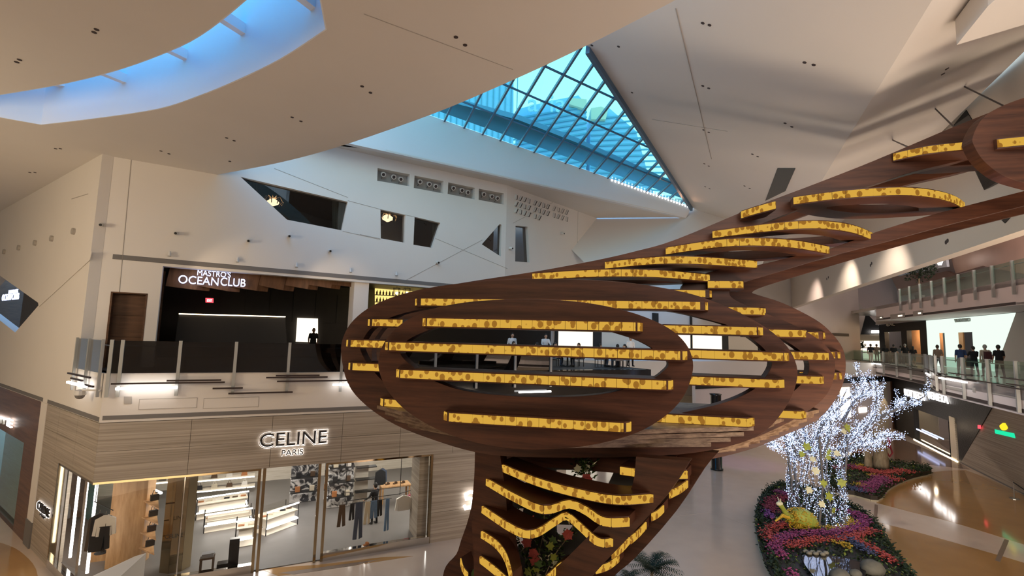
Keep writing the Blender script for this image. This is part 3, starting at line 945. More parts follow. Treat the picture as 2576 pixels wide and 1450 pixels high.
RIB[3] = (14.3, [(2900, 118), (2700, 197), (2576, 249), (2400, 319), (2200, 404), (2050, 463), (1900, 520), (1700, 603), (1600, 632), (1500, 655), (1350, 683), (1200, 706), (1080, 727), (1000, 752), (940, 790), (900, 838),
                 (888, 890), (900, 950), (940, 1005), (1010, 1060), (1110, 1105), (1250, 1145), (1400, 1165), (1550, 1166), (1700, 1152), (1850, 1118), (1950, 1080), (2040, 1030), (2085, 985), (2101, 930), (2092, 888),
                 (2050, 848), (1990, 815), (1910, 782), (1850, 755), (1835, 735), (1860, 715), (1956, 685), (2100, 642), (2230, 608), (2400, 562), (2576, 518), (2700, 487), (2900, 437)],
          [(2800, 262), (2600, 340), (2450, 395), (2300, 432), (2186, 468), (2082, 500), (1945, 552), (1830, 597), (1700, 636), (1600, 660), (1500, 680), (1400, 700), (1250, 722), (1120, 745), (1040, 775), (980, 810),
           (945, 850), (935, 890), (945, 930), (985, 980), (1060, 1030), (1150, 1065), (1270, 1095), (1400, 1110), (1550, 1110), (1700, 1095), (1830, 1062), (1920, 1030), (1990, 990), (2028, 950), (2035, 915), (2015, 885),
           (1960, 850), (1880, 822), (1790, 790), (1730, 755), (1715, 725), (1740, 700), (1800, 682), (1902, 668), (2000, 645), (2082, 628), (2204, 584), (2320, 548), (2427, 519), (2576, 481), (2700, 450), (2800, 425)])
RIB[4] = (16.4, [(2900, 150), (2700, 228), (2576, 275), (2400, 342), (2200, 425), (2050, 482), (1900, 540), (1700, 618), (1500, 668), (1350, 695), (1200, 715), (1080, 737), (1010, 765), (960, 805), (930, 850), (920, 890),
                 (930, 950), (970, 1010), (1050, 1075), (1150, 1120), (1280, 1162), (1400, 1180), (1526, 1185), (1653, 1175), (1793, 1155), (1900, 1127), (1980, 1093), (2051, 1060), (2092, 1020), (2120, 968), (2128, 920),
                 (2120, 877), (2092, 838), (2051, 804), (1970, 763), (1905, 742), (1893, 735), (1920, 722), (2000, 697), (2190, 640), (2369, 590), (2576, 538), (2700, 508), (2900, 458)],
          [(2800, 300), (2600, 370), (2450, 425), (2300, 460), (2186, 492), (2082, 522), (1945, 572), (1830, 615), (1700, 652), (1500, 695), (1400, 712), (1250, 735), (1130, 760), (1060, 795), (1010, 835), (985, 885),
           (995, 940), (1050, 1000), (1150, 1055), (1280, 1100), (1400, 1122), (1530, 1130), (1660, 1122), (1790, 1102), (1900, 1070), (1970, 1035), (2030, 985), (2055, 935), (2050, 890), (2010, 850), (1930, 810), (1850, 780),
           (1800, 750), (1800, 720), (1850, 700), (1950, 675), (2082, 650), (2204, 605), (2427, 540), (2576, 502), (2800, 446)])
RIB[5] = (12.6, [(2447, 345), (2470, 300), (2510, 272), (2576, 246), (2680, 215), (2800, 205), (2900, 260), (2920, 350), (2880, 440), (2760, 480), (2650, 475), (2576, 460), (2520, 440), (2475, 405), (2452, 370)],
          [(2640, 345), (2690, 305), (2780, 300), (2820, 350), (2780, 400), (2690, 395)])
RIBPTS = {}
for k, (off, o_, h_) in RIB.items():
    po = smoothpts([PR(x, y, off) for x, y in o_], 4)
    ph = smoothpts([PR(x, y, off) for x, y in h_], 4)
    RIBPTS[k] = po
    th_ = 0.34
    r = MB().prism(po, [ph], TN * th_).build('rib', 'sculpture_wood', tree)
    bv = r.modifiers.new('round', 'BEVEL'); bv.width = 0.025; bv.segments = 1; bv.limit_method = 'ANGLE'; bv.angle_limit = 1.0

PH = 0.185                                       # height of the lit strips
def arclen(pts):
    L = [0.0]
    for a, b in zip(pts, pts[1:]): L.append(L[-1] + (b - a).length)
    return L
def sample(pts, L, d):
    d = min(max(d, 0), L[-1])
    for i in range(len(L) - 1):
        if d <= L[i + 1] + 1e-9:
            t = (d - L[i]) / max(L[i + 1] - L[i], 1e-9)
            return pts[i].lerp(pts[i + 1], t)
    return pts[-1]
SMALL = MB()                                    # lit pieces past the first few hundred are one joined part
MODE = ['parts']
def shelf(curve, back, plen=0.3, h=PH, thick=0.03, skip=()):
    """level wooden shelf; curve = its front edge from left to right; back = the rear edge points or a vector"""
    if isinstance(back, Vec):
        rear = [p + back for p in reversed(curve)]
    else:
        rear = list(reversed(back))
    hh = h / 2 + 0.03
    sh = MB().prism([p - Vec((0, 0, hh)) for p in list(curve) + rear], [], (0, 0, 2 * hh)).build('shelf', 'sculpture_wood', tree)
    L = arclen(curve)
    n = max(1, round(L[-1] / plen))
    for i in range(n):
        a, b = sample(curve, L, L[-1] * i / n), sample(curve, L, L[-1] * (i + 1) / n)
        d = (b - a)
        if d.length < 0.02: continue
        d.normalize()
        o_ = Vec((d.y, -d.x, 0))
        a, b = a + d * 0.005, b - d * 0.005
        z = Vec((0, 0, h / 2))
        q = [a - z, b - z, b - z + o_ * thick, a - z + o_ * thick]
        if MODE[0] == 'parts':
            MB().hexa(q, [p + z * 2 for p in q]).build('light_panel', 'amber_panel', sh)
        else:
            SMALL.hexa(q, [p + z * 2 for p in q])
    return sh
def straight(s0, s1, off, z, rl=0.3, rr=0.3):
    """front edge with rounded ends turning back into the rib"""
    pts = []
    if rl: pts += [su(s0, off + rl + .1, z), su(s0 + .02, off + rl * .5, z), su(s0 + rl * .45, off + .02, z)]
    else: pts += [su(s0, off, z)]
    n = max(2, int((s1 - s0) / 0.8))
    for i in range(1, n): pts.append(su(s0 + (s1 - s0) * i / n, off, z))
    if rr: pts += [su(s1 - rr * .45, off + .02, z), su(s1 - .02, off + rr * .5, z), su(s1, off + rr + .1, z)]
    else: pts += [su(s1, off, z)]
    return pts
ZL = [9.57, 8.98, 8.39, 7.755, 6.825]
def sx(x, y, off): return SU(PR(x, y, off))
# front ring
for z, a, b in ((ZL[1], (1058, 812), (1617, 824)), (ZL[2], (963, 868), (1731, 898)), (ZL[3], (991, 940), (1695, 971)), (ZL[4], (1112, 1048), (1588, 1078))):
    shelf(straight(sx(*a, 10.7), sx(*b, 10.7), 10.7, z), TN * 0.95, 0.25)
# second ring
shelf(straight(sx(1038, 759, 12.3), sx(1787, 773, 12.3), 12.3, ZL[0]), TN * 0.6, 0.32)
for z, la, lb, ra_, rb in ((ZL[1], 916, 1010, 1668, 1928), (ZL[2], 864, 985, 1700, 1993), (ZL[3], 873, 990, 1700, 1979)):
    shelf(straight(sx(la, 870, 12.3), sx(lb, 870, 12.3), 12.3, z, 0.3, 0), TN * 1.0, 0.3)
    shelf(straight(sx(ra_, 900, 12.3), sx(rb, 900, 12.3), 12.3, z, 0, 0.4), TN * 1.0, 0.3)
shelf(straight(sx(944, 1008, 12.3), sx(1120, 1020, 12.3), 12.3, ZL[4], 0.5, 0), TN * 1.2, 0.3)
shelf(straight(sx(1640, 1075, 12.3), sx(1918, 1064, 12.3), 12.3, ZL[4], 0, 0.7), TN * 1.2, 0.3)
# third and fourth rings
MODE[0] = 'joined'
for z, a, b in ((ZL[0], 1780, 1937), (ZL[1], 1890, 2042), (ZL[2], 1960, 2097), (ZL[3], 1960, 2083), (ZL[4], 1880, 2033)):
    shelf(straight(sx(a, 900, 14.1), sx(b, 900, 14.1), 14.1, z, 0, 0.5), TN * 1.0, 0.33)
for z, a, b in ((ZL[1], 1990, 2087), (ZL[2], 2010, 2122), (ZL[3], 2010, 2124)):
    shelf(straight(sx(a, 900, 16.2), sx(b, 900, 16.2), 16.2, z, 0, 0.4), TN * 0.8, 0.33)
shelf(straight(sx(1600, 738, 14.1), sx(1797, 742, 14.1), 14.1, 10.04, 0, 0.3), TN * 0.9, 0.33)
shelf(straight(sx(1780, 716, 14.1), sx(1876, 718, 14.1), 14.1, 10.30, 0, 0.2), TN * 0.7, 0.33)
MODE[0] = 'parts'
# arm: level rings whose front arcs are lit
def armshelf(px, z, mirror=0.85, plen=0.3, w=0.55):
    c = smoothpts([PZ(x, y, z) for x, y in px], 4, False)
    hh = PH / 2 + 0.03
    a, b = c[0], c[-1]
    d = (b - a).normalized()
    o_ = Vec((d.y, -d.x, 0))
    mid = (a + b) / 2
    back = []
    for p in reversed(c[1:-1]):
        h_ = (p - a).dot(o_)
        back.append(p - o_ * h_ * (1 + mirror) - o_ * 0.25)
    outl = list(c) + back
    cen = sum(outl, Vec()) / len(outl)
    hole = []
    for p in outl:
        q = p - cen
        al, pe = q.dot(d), q.dot(o_)
        Lh = (b - a).length / 2
        sl = max(0.2, 1 - w * 1.4 / Lh)
        mx = max(abs((r_ - cen).dot(o_)) for r_ in outl)
        sp = max(0.25, 1 - w / mx)
        hole.append(cen + d * al * sl + o_ * pe * sp)
    sh = MB().prism([p - Vec((0, 0, hh)) for p in outl], [[p - Vec((0, 0, hh)) for p in hole]], (0, 0, 2 * hh)).build('shelf', 'sculpture_wood', tree)
    L = arclen(c)
    n = max(1, round(L[-1] / plen))
    for i in range(n):
        p, q = sample(c, L, L[-1] * i / n), sample(c, L, L[-1] * (i + 1) / n)
        dd = (q - p).normalized()
        oo = Vec((dd.y, -dd.x, 0))
        p, q = p + dd * .005, q - dd * .005
        zz_ = Vec((0, 0, PH / 2))
        k_ = [p - zz_, q - zz_, q - zz_ + oo * .03, p - zz_ + oo * .03]
        MB().hexa(k_, [r_ + zz_ * 2 for r_ in k_]).build('light_panel', 'amber_panel', sh)
    return sh
armshelf([(1340, 697), (1500, 688), (1650, 689), (1784, 700)], 10.49)
armshelf([(1523, 668), (1650, 656), (1760, 656), (1903, 666)], 10.85)
armshelf([(1676, 632), (1800, 614), (1900, 609), (2000, 615), (2084, 630)], 11.26)
armshelf([(1793, 591), (1900, 577), (2000, 567), (2080, 567), (2150, 578), (2203, 600)], 11.70)
armshelf([(1996, 506), (2100, 492), (2200, 484), (2280, 482), (2350, 489), (2400, 503), (2424, 519)], 12.58, 0.9, 0.3, 0.7)
armshelf([(2247, 396), (2320, 380), (2400, 370), (2480, 366), (2560, 376), (2640, 396)], 13.85, 0.9, 0.32, 0.7)
shelf([PZ(2508, 362, 13.45), PZ(2576, 355, 13.45), PZ(2660, 350, 13.45), PZ(2760, 352, 13.45)], TN * 0.5, 0.3)
shelf([PZ(1866, 541, 12.28), PZ(1900, 530, 12.28), PZ(1952, 516, 12.28)], TN * 0.8, 0.3)
# hull of stepped planks under the pod
def chord(k, z):
    pts = RIBPTS[k]
    off = RIB[k][0]
    xs = []
    for a, b in zip(pts, pts[1:] + pts[:1]):
        if (a.z - z) * (b.z - z) < 0:
            t = (z - a.z) / (b.z - a.z)
            xs.append(SU(a.lerp(b, t)))
    return (min(xs), max(xs)) if len(xs) >= 2 else None
z = 6.62
while z > 5.2:
    lft, rgt = [], []
    for k in (1, 2, 3, 4):
        c = chord(k, z)
        if c is None: continue
        off = RIB[k][0] + 0.06
        lft.append(su(c[0] + 0.12, off, z))
        rgt.append(su(c[1] - 0.12, off, z))
    if len(lft) >= 2:
        front = [lft[0].lerp(rgt[0], t) - TN * (0.0) for t in (0.25, 0.5, 0.75)]
        poly = list(reversed(lft)) + front + rgt
        MB().prism(poly, [], (0, 0, 0.10)).build('hull_plank', 'hull_wood_lit', tree)
    z -= 0.145
# rods holding the arm
for a, b in (((2426, 218), (2528, 268)), ((2353, 274), (2400, 320)), ((2246, 353), (2286, 371))):
    p, q = on2(*a), PR(*b, 14.45)
    MB().tube([p, q], 0.022, 8).build('hanger_rod', 'bar_brown', tree)

# trunk
MODE[0] = 'joined'
tp0, tp1 = PZ(1215, 1282, 4.06), PZ(1537, 1365, 4.06)
LTP = ((tp0.x, tp0.y), tuple((tp1 - tp0).to_2d().normalized()))
def leg(px, off, thick, m='sculpture_wood'):
    pts = []
    for x, y in px:
        p = PV(x, y, LTP) if off == 0 else PP(x, y, Vec((tp0.x, tp0.y, 0)) + away(LTP) * off, away(LTP))
        if p.z < 0.3 or y > 1600: p.z = 0.0
        pts.append(p)
    r = MB().prism(pts, [], away(LTP) * thick).build('trunk_plate', m, tree)
    return r
def sp(pts, k=3): return [tuple(p[:2]) for p in smoothpts([Vec((x, y, 0)) for x, y in pts], k, False)]
leg(sp([(1195, 1120), (1193, 1200), (1186, 1290), (1190, 1380), (1192, 1450), (1185, 1580)]) + [(1170, 1700), (1340, 1700)] + sp([(1318, 1560), (1300, 1450), (1290, 1400), (1278, 1330), (1272, 1240), (1262, 1175), (1255, 1120)]), 0, 0.3)
leg(sp([(1735, 1160), (1690, 1230), (1640, 1290), (1560, 1375), (1490, 1450), (1400, 1560)]) + [(1350, 1700), (1280, 1700)] + sp([(1330, 1560), (1370, 1460), (1425, 1405), (1500, 1330), (1550, 1280), (1590, 1225), (1600, 1150)]), 0, 0.3)
leg(sp([(1200, 1110), (1192, 1230), (1180, 1300), (1160, 1360), (1148, 1395), (1122, 1425), (1112, 1470), (1105, 1600)]) + [(1110, 1700), (1230, 1700)] + sp([(1215, 1600), (1215, 1450), (1225, 1300), (1245, 1110)]), 1.7, 0.3)
leg(sp([(1805, 1140), (1770, 1182), (1700, 1288), (1600, 1402), (1540, 1455), (1450, 1560)]) + [(1420, 1700), (1330, 1700)] + sp([(1380, 1560), (1450, 1470), (1510, 1415), (1600, 1300), (1670, 1200), (1700, 1130)]), 1.7, 0.3)
def duct(outer, holes, off, thick, m):
    f_ = lambda q: [PP(x, y, Vec((tp0.x, tp0.y, 0)) + away(LTP) * off, away(LTP)) for x, y in q]
    MB().prism(f_(outer), [f_(h) for h in holes], away(LTP) * thick).build('trunk_plate', m, tree)
duct([(1245, 1160), (1720, 1170), (1660, 1245), (1440, 1430), (1400, 1500), (1300, 1560), (1270, 1400)],
     [[(1397, 1182), (1545, 1186), (1525, 1229), (1440, 1214), (1398, 1203)], [(1300, 1201), (1343, 1213), (1300, 1219)], [(1276, 1279), (1317, 1280), (1312, 1310), (1277, 1298)],
      [(1278, 1336), (1322, 1346), (1318, 1380), (1282, 1374)], [(1398, 1320), (1442, 1322), (1418, 1352), (1398, 1347)]], 1.45, 0.08, 'black')
leg([(1240, 1130), (1700, 1150), (1660, 1200), (1400, 1178), (1245, 1172)], 1.2, 0.25)
def wave(px, z, plen=0.2, depth=0.75):
    c = smoothpts([PZ(x, y, z) for x, y in px], 5, False)
    return shelf(c, away(LTP) * depth, plen, 0.17, 0.05)
wave([(1256, 1174), (1350, 1212), (1450, 1240), (1550, 1258), (1645, 1253)], 5.21)
wave([(1226, 1213), (1300, 1255), (1370, 1283), (1430, 1268), (1475, 1285), (1520, 1313), (1582, 1313)], 4.78)
wave([(1215, 1282), (1290, 1331), (1340, 1344), (1395, 1313), (1425, 1298), (1460, 1325), (1505, 1364), (1540, 1364)], 4.06)
wave([(1213, 1345), (1250, 1370), (1275, 1405), (1289, 1455)], 3.42, 0.2, 0.4)
wave([(1210, 1408), (1245, 1435), (1275, 1462)], 2.79, 0.2, 0.4)
wave([(1372, 1460), (1410, 1425), (1450, 1422), (1498, 1410)], 3.05, 0.2, 0.4)
wave([(1560, 1184), (1640, 1194), (1728, 1194)], 5.55, 0.26, 0.7)
# short lit edges between the two rows of trunk plates
for a, b, m in (((1683, 1245), (1728, 1218), (1710, 1232)), ((1638, 1302), (1668, 1280), (1655, 1293)), ((1585, 1360), (1624, 1322), (1606, 1342)), ((1538, 1398), (1582, 1360), (1562, 1382)), ((1498, 1435), (1556, 1405), (1530, 1425)),
                ((1160, 1412), (1178, 1450), (1166, 1434))):
    off = 0.8
    P = Vec((tp0.x, tp0.y, 0)) + away(LTP) * off
    pa, pb = PP(*a, P, away(LTP)), PP(*b, P, away(LTP))
    zc = (pa.z + pb.z) / 2
    c = smoothpts([PZ(*a, zc), PZ(*m, zc), PZ(*b, zc)], 4, False)
    if c[0].x > c[-1].x: c.reverse()
    shelf(c, away(LTP) * 0.5, 0.26, 0.16)
sm_ = SMALL.build('small_light_panels', 'amber_panel', tree)
sm_['kind'] = 'stuff'
# ================================================================ RIGHT-HAND BUILDING
def line2(a, b): return ((a[0], a[1]), tuple((Vec((b[0], b[1])) - Vec((a[0], a[1]))).normalized()))
LRB = line2((28, 26.4), (35.4, 46))             # shop plane of the upper levels
LR1 = line2((40.05, 57.23), (33.09, 42.05))     # balcony edge, far run
LR2 = line2((24.2, 26.3), (21.3, 20))           # balcony edge, near run
LG = line2((34.6, 37.5), (41, 51.8))            # dark shop on the ground floor
LS = line2((34.6, 37.5), (31.3, 29.9))          # stone wall with the green emblem
LGB = line2((41, 51.8), (31, 46.5))
sj1 = sz(LR1, 2335, 935)[0]
sj2 = sz(LR2, 2362, 940)[0]
E1, E2 = at(LR1, sj1, 0), at(LR2, sj2, 0)
far1, near2 = at(LR1, -8, 0), at(LR2, 22, 0)
rs = MB().prism([Vec((p.x, p.y, Z2)) for p in (far1, E1, E2, near2, Vec((60, -14, 0)), Vec((75, 50, 0)), Vec((60, 80, 0)))], [], (0, 0, -0.5)).build('floor_walkway', 'floor_level')
struct(rs, 'upper walkway floor on the right', 'floor')
b1 = wbox('wall_walkway_edge', LR1, -8, sj1, 6.05, Z2, 0, 0.3, 'plaster_pink')
struct(b1, 'pale band of the far walkway edge', 'wall')
LJ = line2(E1, E2)
sJ = (E2 - E1).length
b3 = wbox('wall_walkway_jog', LJ, 0, sJ, 6.03, Z2, 0, 0.3, 'plaster_pink')
struct(b3, 'short slanted joint of the walkway edge', 'wall')
b2 = wbox('wall_walkway_edge_near', LR2, sj2, 22, 6.0, Z2, 0, 0.3, 'plaster_pink')
struct(b2, 'pale band of the near walkway edge', 'wall')
for L, s0, s1, bb, z0 in ((LR1, -8, sj1, b1, 6.14), (LJ, 0, sJ, b3, 6.12), (LR2, sj2, 22, b2, 6.10)):
    wbox('groove', L, s0, s1, z0, z0 + 0.16, 0.012, 0.02, 'groove_dark', bb)
# maker plates and grilles on the edge band
for L, bb, q in ((LR1, b1, ((2170, 929), (2230, 942))), (LR1, b1, ((2295, 946), (2330, 955))), (LR2, b2, ((2376, 970), (2430, 988))), (LR2, b2, ((2495, 988), (2565, 1005))), (LR2, b2, ((2447, 975), (2455, 988)))):
    a, b = sz(L, *q[0]), sz(L, *q[1])
    s0, s1 = sorted((a[0], b[0]))
    wbox('wall_grille', L, s0, s1, min(a[1], b[1]), max(a[1], b[1]), 0.02, 0.02, 'seam', bb)
# soffit below the walkway
so = MB().prism([Vec((p.x, p.y, 6.06)) for p in (far1, E1, E2, near2, Vec((45, -10, 0)), Vec((50, 40, 0)), Vec((52, 70, 0)))], [], (0, 0, 0.1)).build('ceiling_walkway', 'plaster')
struct(so, 'soffit below the right walkway', 'ceiling')
# ground floor: dark textured shop
sTop = sz(LG, 2504, 1012)[0]
sDa, sDb = sorted((sz(LG, 2409, 1100)[0], sz(LG, 2300, 1080)[0]))
ds = wallpoly('wall_dark_shop', LG, [(0, 0), (15.7, 0), (15.7, 6.1), (sTop * 6.1 / 5.3, 6.1)], [rect(sDa, sDb, 0.02, 2.9)], 0.4, 'dark_stone')
struct(ds, 'black rough stone shop front on the ground floor', 'wall')
sL = sz(LG, 2292, 1080)[0]
struct(MB().prism([at(LG, -12, 0.02, -.4), at(LG, 16, 0.02, -.4), at(LG, 16, 0.02, -6), at(LG, -12, 0.02, -6)], [], (0, 0, -.01)).build('floor_dark_shop', 'floor_brown'), 'floor inside the dark shop', 'floor')
struct(wbox('wall_dark_shop_back', LG, -12, 16, 0, 6.0, -6, 0.2, 'black'), 'black back wall of the dark shop', 'wall')
wbox('shop_glass', LG, sDa + 2.2, sDb, 0.02, 2.9, -0.2, 0.02, 'glass_smoke', ds)
# saw-toothed lit column in the doorway
mat('ivory', (0.72, 0.66, 0.54), 0.5)
p0, p1 = PV(2390, 1052, LG), PV(2405, 1130, LG)
col = MB()
sa, sb = sz(LG, 2392, 1100)[0], sz(LG, 2407, 1100)[0]
s0, s1 = min(sa, sb), max(sa, sb)
prof = [(s1, 0.0)]
for i in range(24):
    z = i * 3.3 / 24
    prof += [(s0 - 0.02, z + .03), (s0 + 0.16, z + .137)]
prof += [(s1, 3.3)]
zc_ = MB().prism([at(LG, s, z, 0.05) for s, z in prof], [], away(LG) * 0.3).build('toothed_column', 'ivory')
tag(zc_, 'ivory column with a saw-toothed edge in the black shop doorway', 'column')
point('doorway_lamp', at(LG, (s0 + s1) / 2 + .3, 2.6, 1.2), 18, WARM, 0.1)
point('third_level_fill', at(LRB, 6, 17, -3.5), 1500, PINK, 0.5)  # added points without a fixture, brighten the dark third-level wall
point('third_level_fill', at(LRB, -6, 17, -3.5), 900, PINK, 0.5)
ln = wbox('floor_light_strip', LG, sDa, sDb, 0.02, 0.06, 0.12, 0.06, 'light_warm')
tag(ln, 'thin warm light strip on the floor of the black shop', 'light')
sg = wbox('shelf_light', LG, sz(LG, 2305, 1072)[0], sz(LG, 2357, 1078)[0], 1.0, 1.12, 0.02, 0.05, 'sign_blue')
tag(sg, 'cool white light bar inside the black shop window', 'light')
# stone wall with the emblem
s_ = pxs(LS, [(2415, 1165), (2504, 1012)])
es = wallpoly('wall_stone_right', LS, [s_[0], (40, 0), (40, 6.1), (s_[1][0] * 6.1 / 5.3, 6.1)], [], 0.4, 'travertine')
struct(es, 'striped beige stone wall carrying the green emblem', 'wall')
wbox('stone_plinth', LS, s_[0][0], 40, 0, 0.08, 0.03, 0.05, 'groove_grey', es)
# grey shop facing the concourse
gs = wbox('wall_grey_shop', LGB, 0, 30, 0, 6.1, 0, 0.3, 'plaster_pink')
struct(gs, 'grey shop front behind the illuminated tree', 'wall')
def gp(x, y): return sz(LGB, x, y)
for q, m, nm in ((((2196, 967), (2236, 1085)), 'ivory', 'lit_door'), (((2112, 975), (2140, 1050)), 'window_glow', 'lit_window'), (((2238, 940), (2252, 1100)), 'brown_facade', 'dark_pier')):
    a, b = gp(*q[0]), gp(*q[1])
    wbox(nm, LGB, *sorted((a[0], b[0])), max(0.02, min(a[1], b[1])), max(a[1], b[1]), 0.04, 0.04, m, gs)
a, b = gp(2160, 1027), gp(2180, 1037)
wbox('lit_plate', LGB, *sorted((a[0], b[0])), min(a[1], b[1]), max(a[1], b[1]), 0.06, 0.04, 'sign_white', gs)
wbox('dark_header', LGB, 0, 30, 5.0, 5.55, 0.05, 0.06, 'black', gs)
spot('door_lamp', at(LGB, 2.0, 4.5, 1.0), at(LGB, 2.0, 0.5, 0.2), 160, WARM, 60)

# upper level shops (plane LRS, recessed behind the band)
LRS = (tuple((Vec((28, 26.4, 0)) + away(LRB) * 3.4)[:2]), LRB[1])
sA = sz(LRB, 2209, 812)[0]
sB = sz(LRB, 2330, 805)[0]
sC = sz(LRB, 2556, 775)[0]
b4 = wbox('wall_upper_band', LRB, -14, sA + 0.4, 11.17, 12.55, 0.0, 0.4, 'plaster_pink')
struct(b4, 'pink-lit white band of the third level', 'wall')
wbox('groove', LRB, sC, sA + 0.4, 11.2, 11.36, 0.012, 0.02, 'groove_dark', b4)
flr3 = MB().prism([at(LRB, -14, 12.55, .0), at(LRB, sA + 12, 12.55, .0), at(LRB, sA + 12, 12.55, -20), at(LRB, -14, 12.55, -20)], [], (0, 0, -0.3)).build('floor_third', 'floor_level')
struct(flr3, 'third level floor on the right', 'floor')
for q in (((2205, 797), (2222, 803)), ((2240, 792), (2277, 800)), ((2297, 784), (2322, 794))):
    a, b = sz(LRB, *q[0]), sz(LRB, *q[1])
    s0, s1 = sorted((a[0], b[0]))
    z0, z1 = sorted((a[1], b[1]))
    r = wbox('recessed_lamp', LRB, s0, s1, z0, z1, 0.02, 0.03, 'seam', b4)
    wbox('lamp_lens', LRB, s0 + (s1 - s0) * .15, s0 + (s1 - s0) * .45, z0 + (z1 - z0) * .35, z1 - (z1 - z0) * .35, 0.03, 0.02, 'window_glow', r)
# dark double-bay shop
Zf = Z2
sA = sz(LRS, 2211, 830)[0]
sB = sz(LRS, 2330, 815)[0]
sC = sz(LRS, 2556, 790)[0]
struct(MB().prism([at(LRB, -14, 11.2), at(LRB, sz(LRB, 2209, 812)[0] + .4, 11.2), at(LRS, sA + 1, 11.2), at(LRS, -14, 11.2)], [], (0, 0, .1)).build('ceiling_shops', 'plaster_pink'), 'soffit in front of the upper shops', 'ceiling')
def lr(x, y): return sz(LRS, x, y)
w0, w1 = lr(2226, 860)[0], lr(2268, 860)[0]
w2_, w3_ = lr(2282, 860)[0], lr(2315, 860)[0]
dk = wallpoly('wall_black_shop', LRS, [(sB, Zf), (sA, Zf), (sA, 11.17), (sB, 11.17)], [rect(min(w0, w1), max(w0, w1), Zf + .05, 10.3), rect(min(w2_, w3_), max(w2_, w3_), Zf + .05, 10.35)], 0.4, 'black')
struct(dk, 'black shop front with two tall orange-lit windows', 'wall')
mat('orange_wall', (0.60, 0.30, 0.13), 0.6, var=0.15)
struct(wbox('wall_orange', LRS, sB - .5, sA + .5, Zf, 11, -2.4, 0.1, 'orange_wall'), 'orange wall inside the black shop', 'wall')
for s in ((w0 + w1) / 2, (w2_ + w3_) / 2):
    point('window_lamp', at(LRS, s, 10.0, -1.2), 130, (1.0, 0.72, 0.45), 0.2)
# glowing white curtain shop
vd0, vd1 = lr(2356, 870)[0], lr(2378, 870)[0]
ve0, ve1 = lr(2403, 870)[0], lr(2448, 870)[0]
slant = lr(2500, 900)
zdt = 10.0
cs = wallpoly('wall_glowing_shop', LRS, [(sB, Zf), (sC - 0.0, 11.17), (slant[0], Zf)][:1] + [(sB, 11.17), (sC, 11.17), (slant[0], Zf)],
              [rect(min(vd0, vd1), max(vd0, vd1), Zf + .02, zdt), rect(min(ve0, ve1), max(ve0, ve1), Zf + .02, zdt)], 0.25, 'curtain_lit')
struct(cs, 'glowing pale green-white shop front', 'wall')
for i in range(15):
    s = sB + (sC - sB) * (i + 0.5) / 15
    if min(vd0, vd1) - .25 < s < max(vd0, vd1) + .25 or min(ve0, ve1) - .25 < s < max(ve0, ve1) + .25: z0 = zdt + .1
    else: z0 = max(Zf + .05, Zf + (11.17 - Zf) * max(0, (slant[0] - s)) / max(0.1, (slant[0] - sC)) + .1)
    if z0 < 11.0:
        MB().tube([at(LRS, s, z0, 0.03), at(LRS, s, 11.1, 0.03)], 0.05, 6).build('curtain_fold', 'curtain_lit', cs)
mat('gold_interior', (0.52, 0.36, 0.19), 0.6, var=0.1)
struct(wbox('wall_gold', LRS, min(ve0, ve1) - .6, max(ve0, ve1) + .6, Zf, 10.6, -1.8, 0.1, 'gold_interior'), 'golden wall inside the glowing shop', 'wall')
struct(wbox('wall_glow_dark', LRS, min(vd0, vd1) - .3, max(vd0, vd1) + .3, Zf, 10.6, -0.6, 0.1, 'black'), 'dark doorway inside the glowing shop', 'wall')
point('gold_lamp', at(LRS, (ve0 + ve1) / 2, 9.8, -0.9), 110, WARM, 0.2)
rg = wallpoly('wall_right_upper', LRS, [(sC, 11.17), (-14, 11.17), (-14, Zf), (slant[0], Zf)], [], 0.3, 'plaster')
struct(rg, 'slanting grey wall right of the glowing shop', 'wall')
# cream shop at the far end
LE = ((35.5, 62.0), (1.0, 0.0))
def ep(x, y): return PV(x, y, LE)
def eprism(px, m, nm, off=0.0, th=0.3, par=None):
    return MB().prism([ep(*p) + Vec((0, -off, 0)) for p in px], [], (0, th, 0)).build(nm, m, par)
LBK = eprism([(1300, 500), (1300, 950), (2700, 950), (2700, 300), (2000, 500)], 'plaster_pink', 'wall_far_end', 0, 0.4)
struct(LBK, 'pink-lit far end wall of the concourse', 'wall')
ws = eprism([(2070, 720), (2105, 725), (2150, 790), (2120, 905), (2060, 900), (2010, 770)], 'plaster', 'wall_white_wedge', 2.0)
struct(ws, 'white leaning wedge wall at the end of the walkway', 'wall')
bt = eprism([(2160, 783), (2212, 838), (2215, 842), (2137, 846), (2142, 830)], 'dark_stone', 'wall_black_gable', 1.0)
struct(bt, 'black gable above the cream shop', 'wall')
cr = eprism([(2134, 842), (2217, 842), (2220, 915), (2125, 915)], 'ivory', 'wall_cream_shop', 1.2)
struct(cr, 'cream shop front at the far end of the walkway', 'wall')
eprism([(2139, 858), (2216, 858), (2217, 905), (2137, 905)], 'window_glow', 'lit_window', 1.25, 0.03, cr)
eprism([(2174, 832), (2216, 832), (2216, 839), (2173, 839)], 'sign_white', 'lit_sign', 1.3, 0.05, cr)
for y in (874, 886):
    eprism([(2140, y), (2175, y), (2175, y + 1.5), (2140, y + 1.5)], 'groove_grey', 'shop_shelf', 1.3, 0.05, cr)
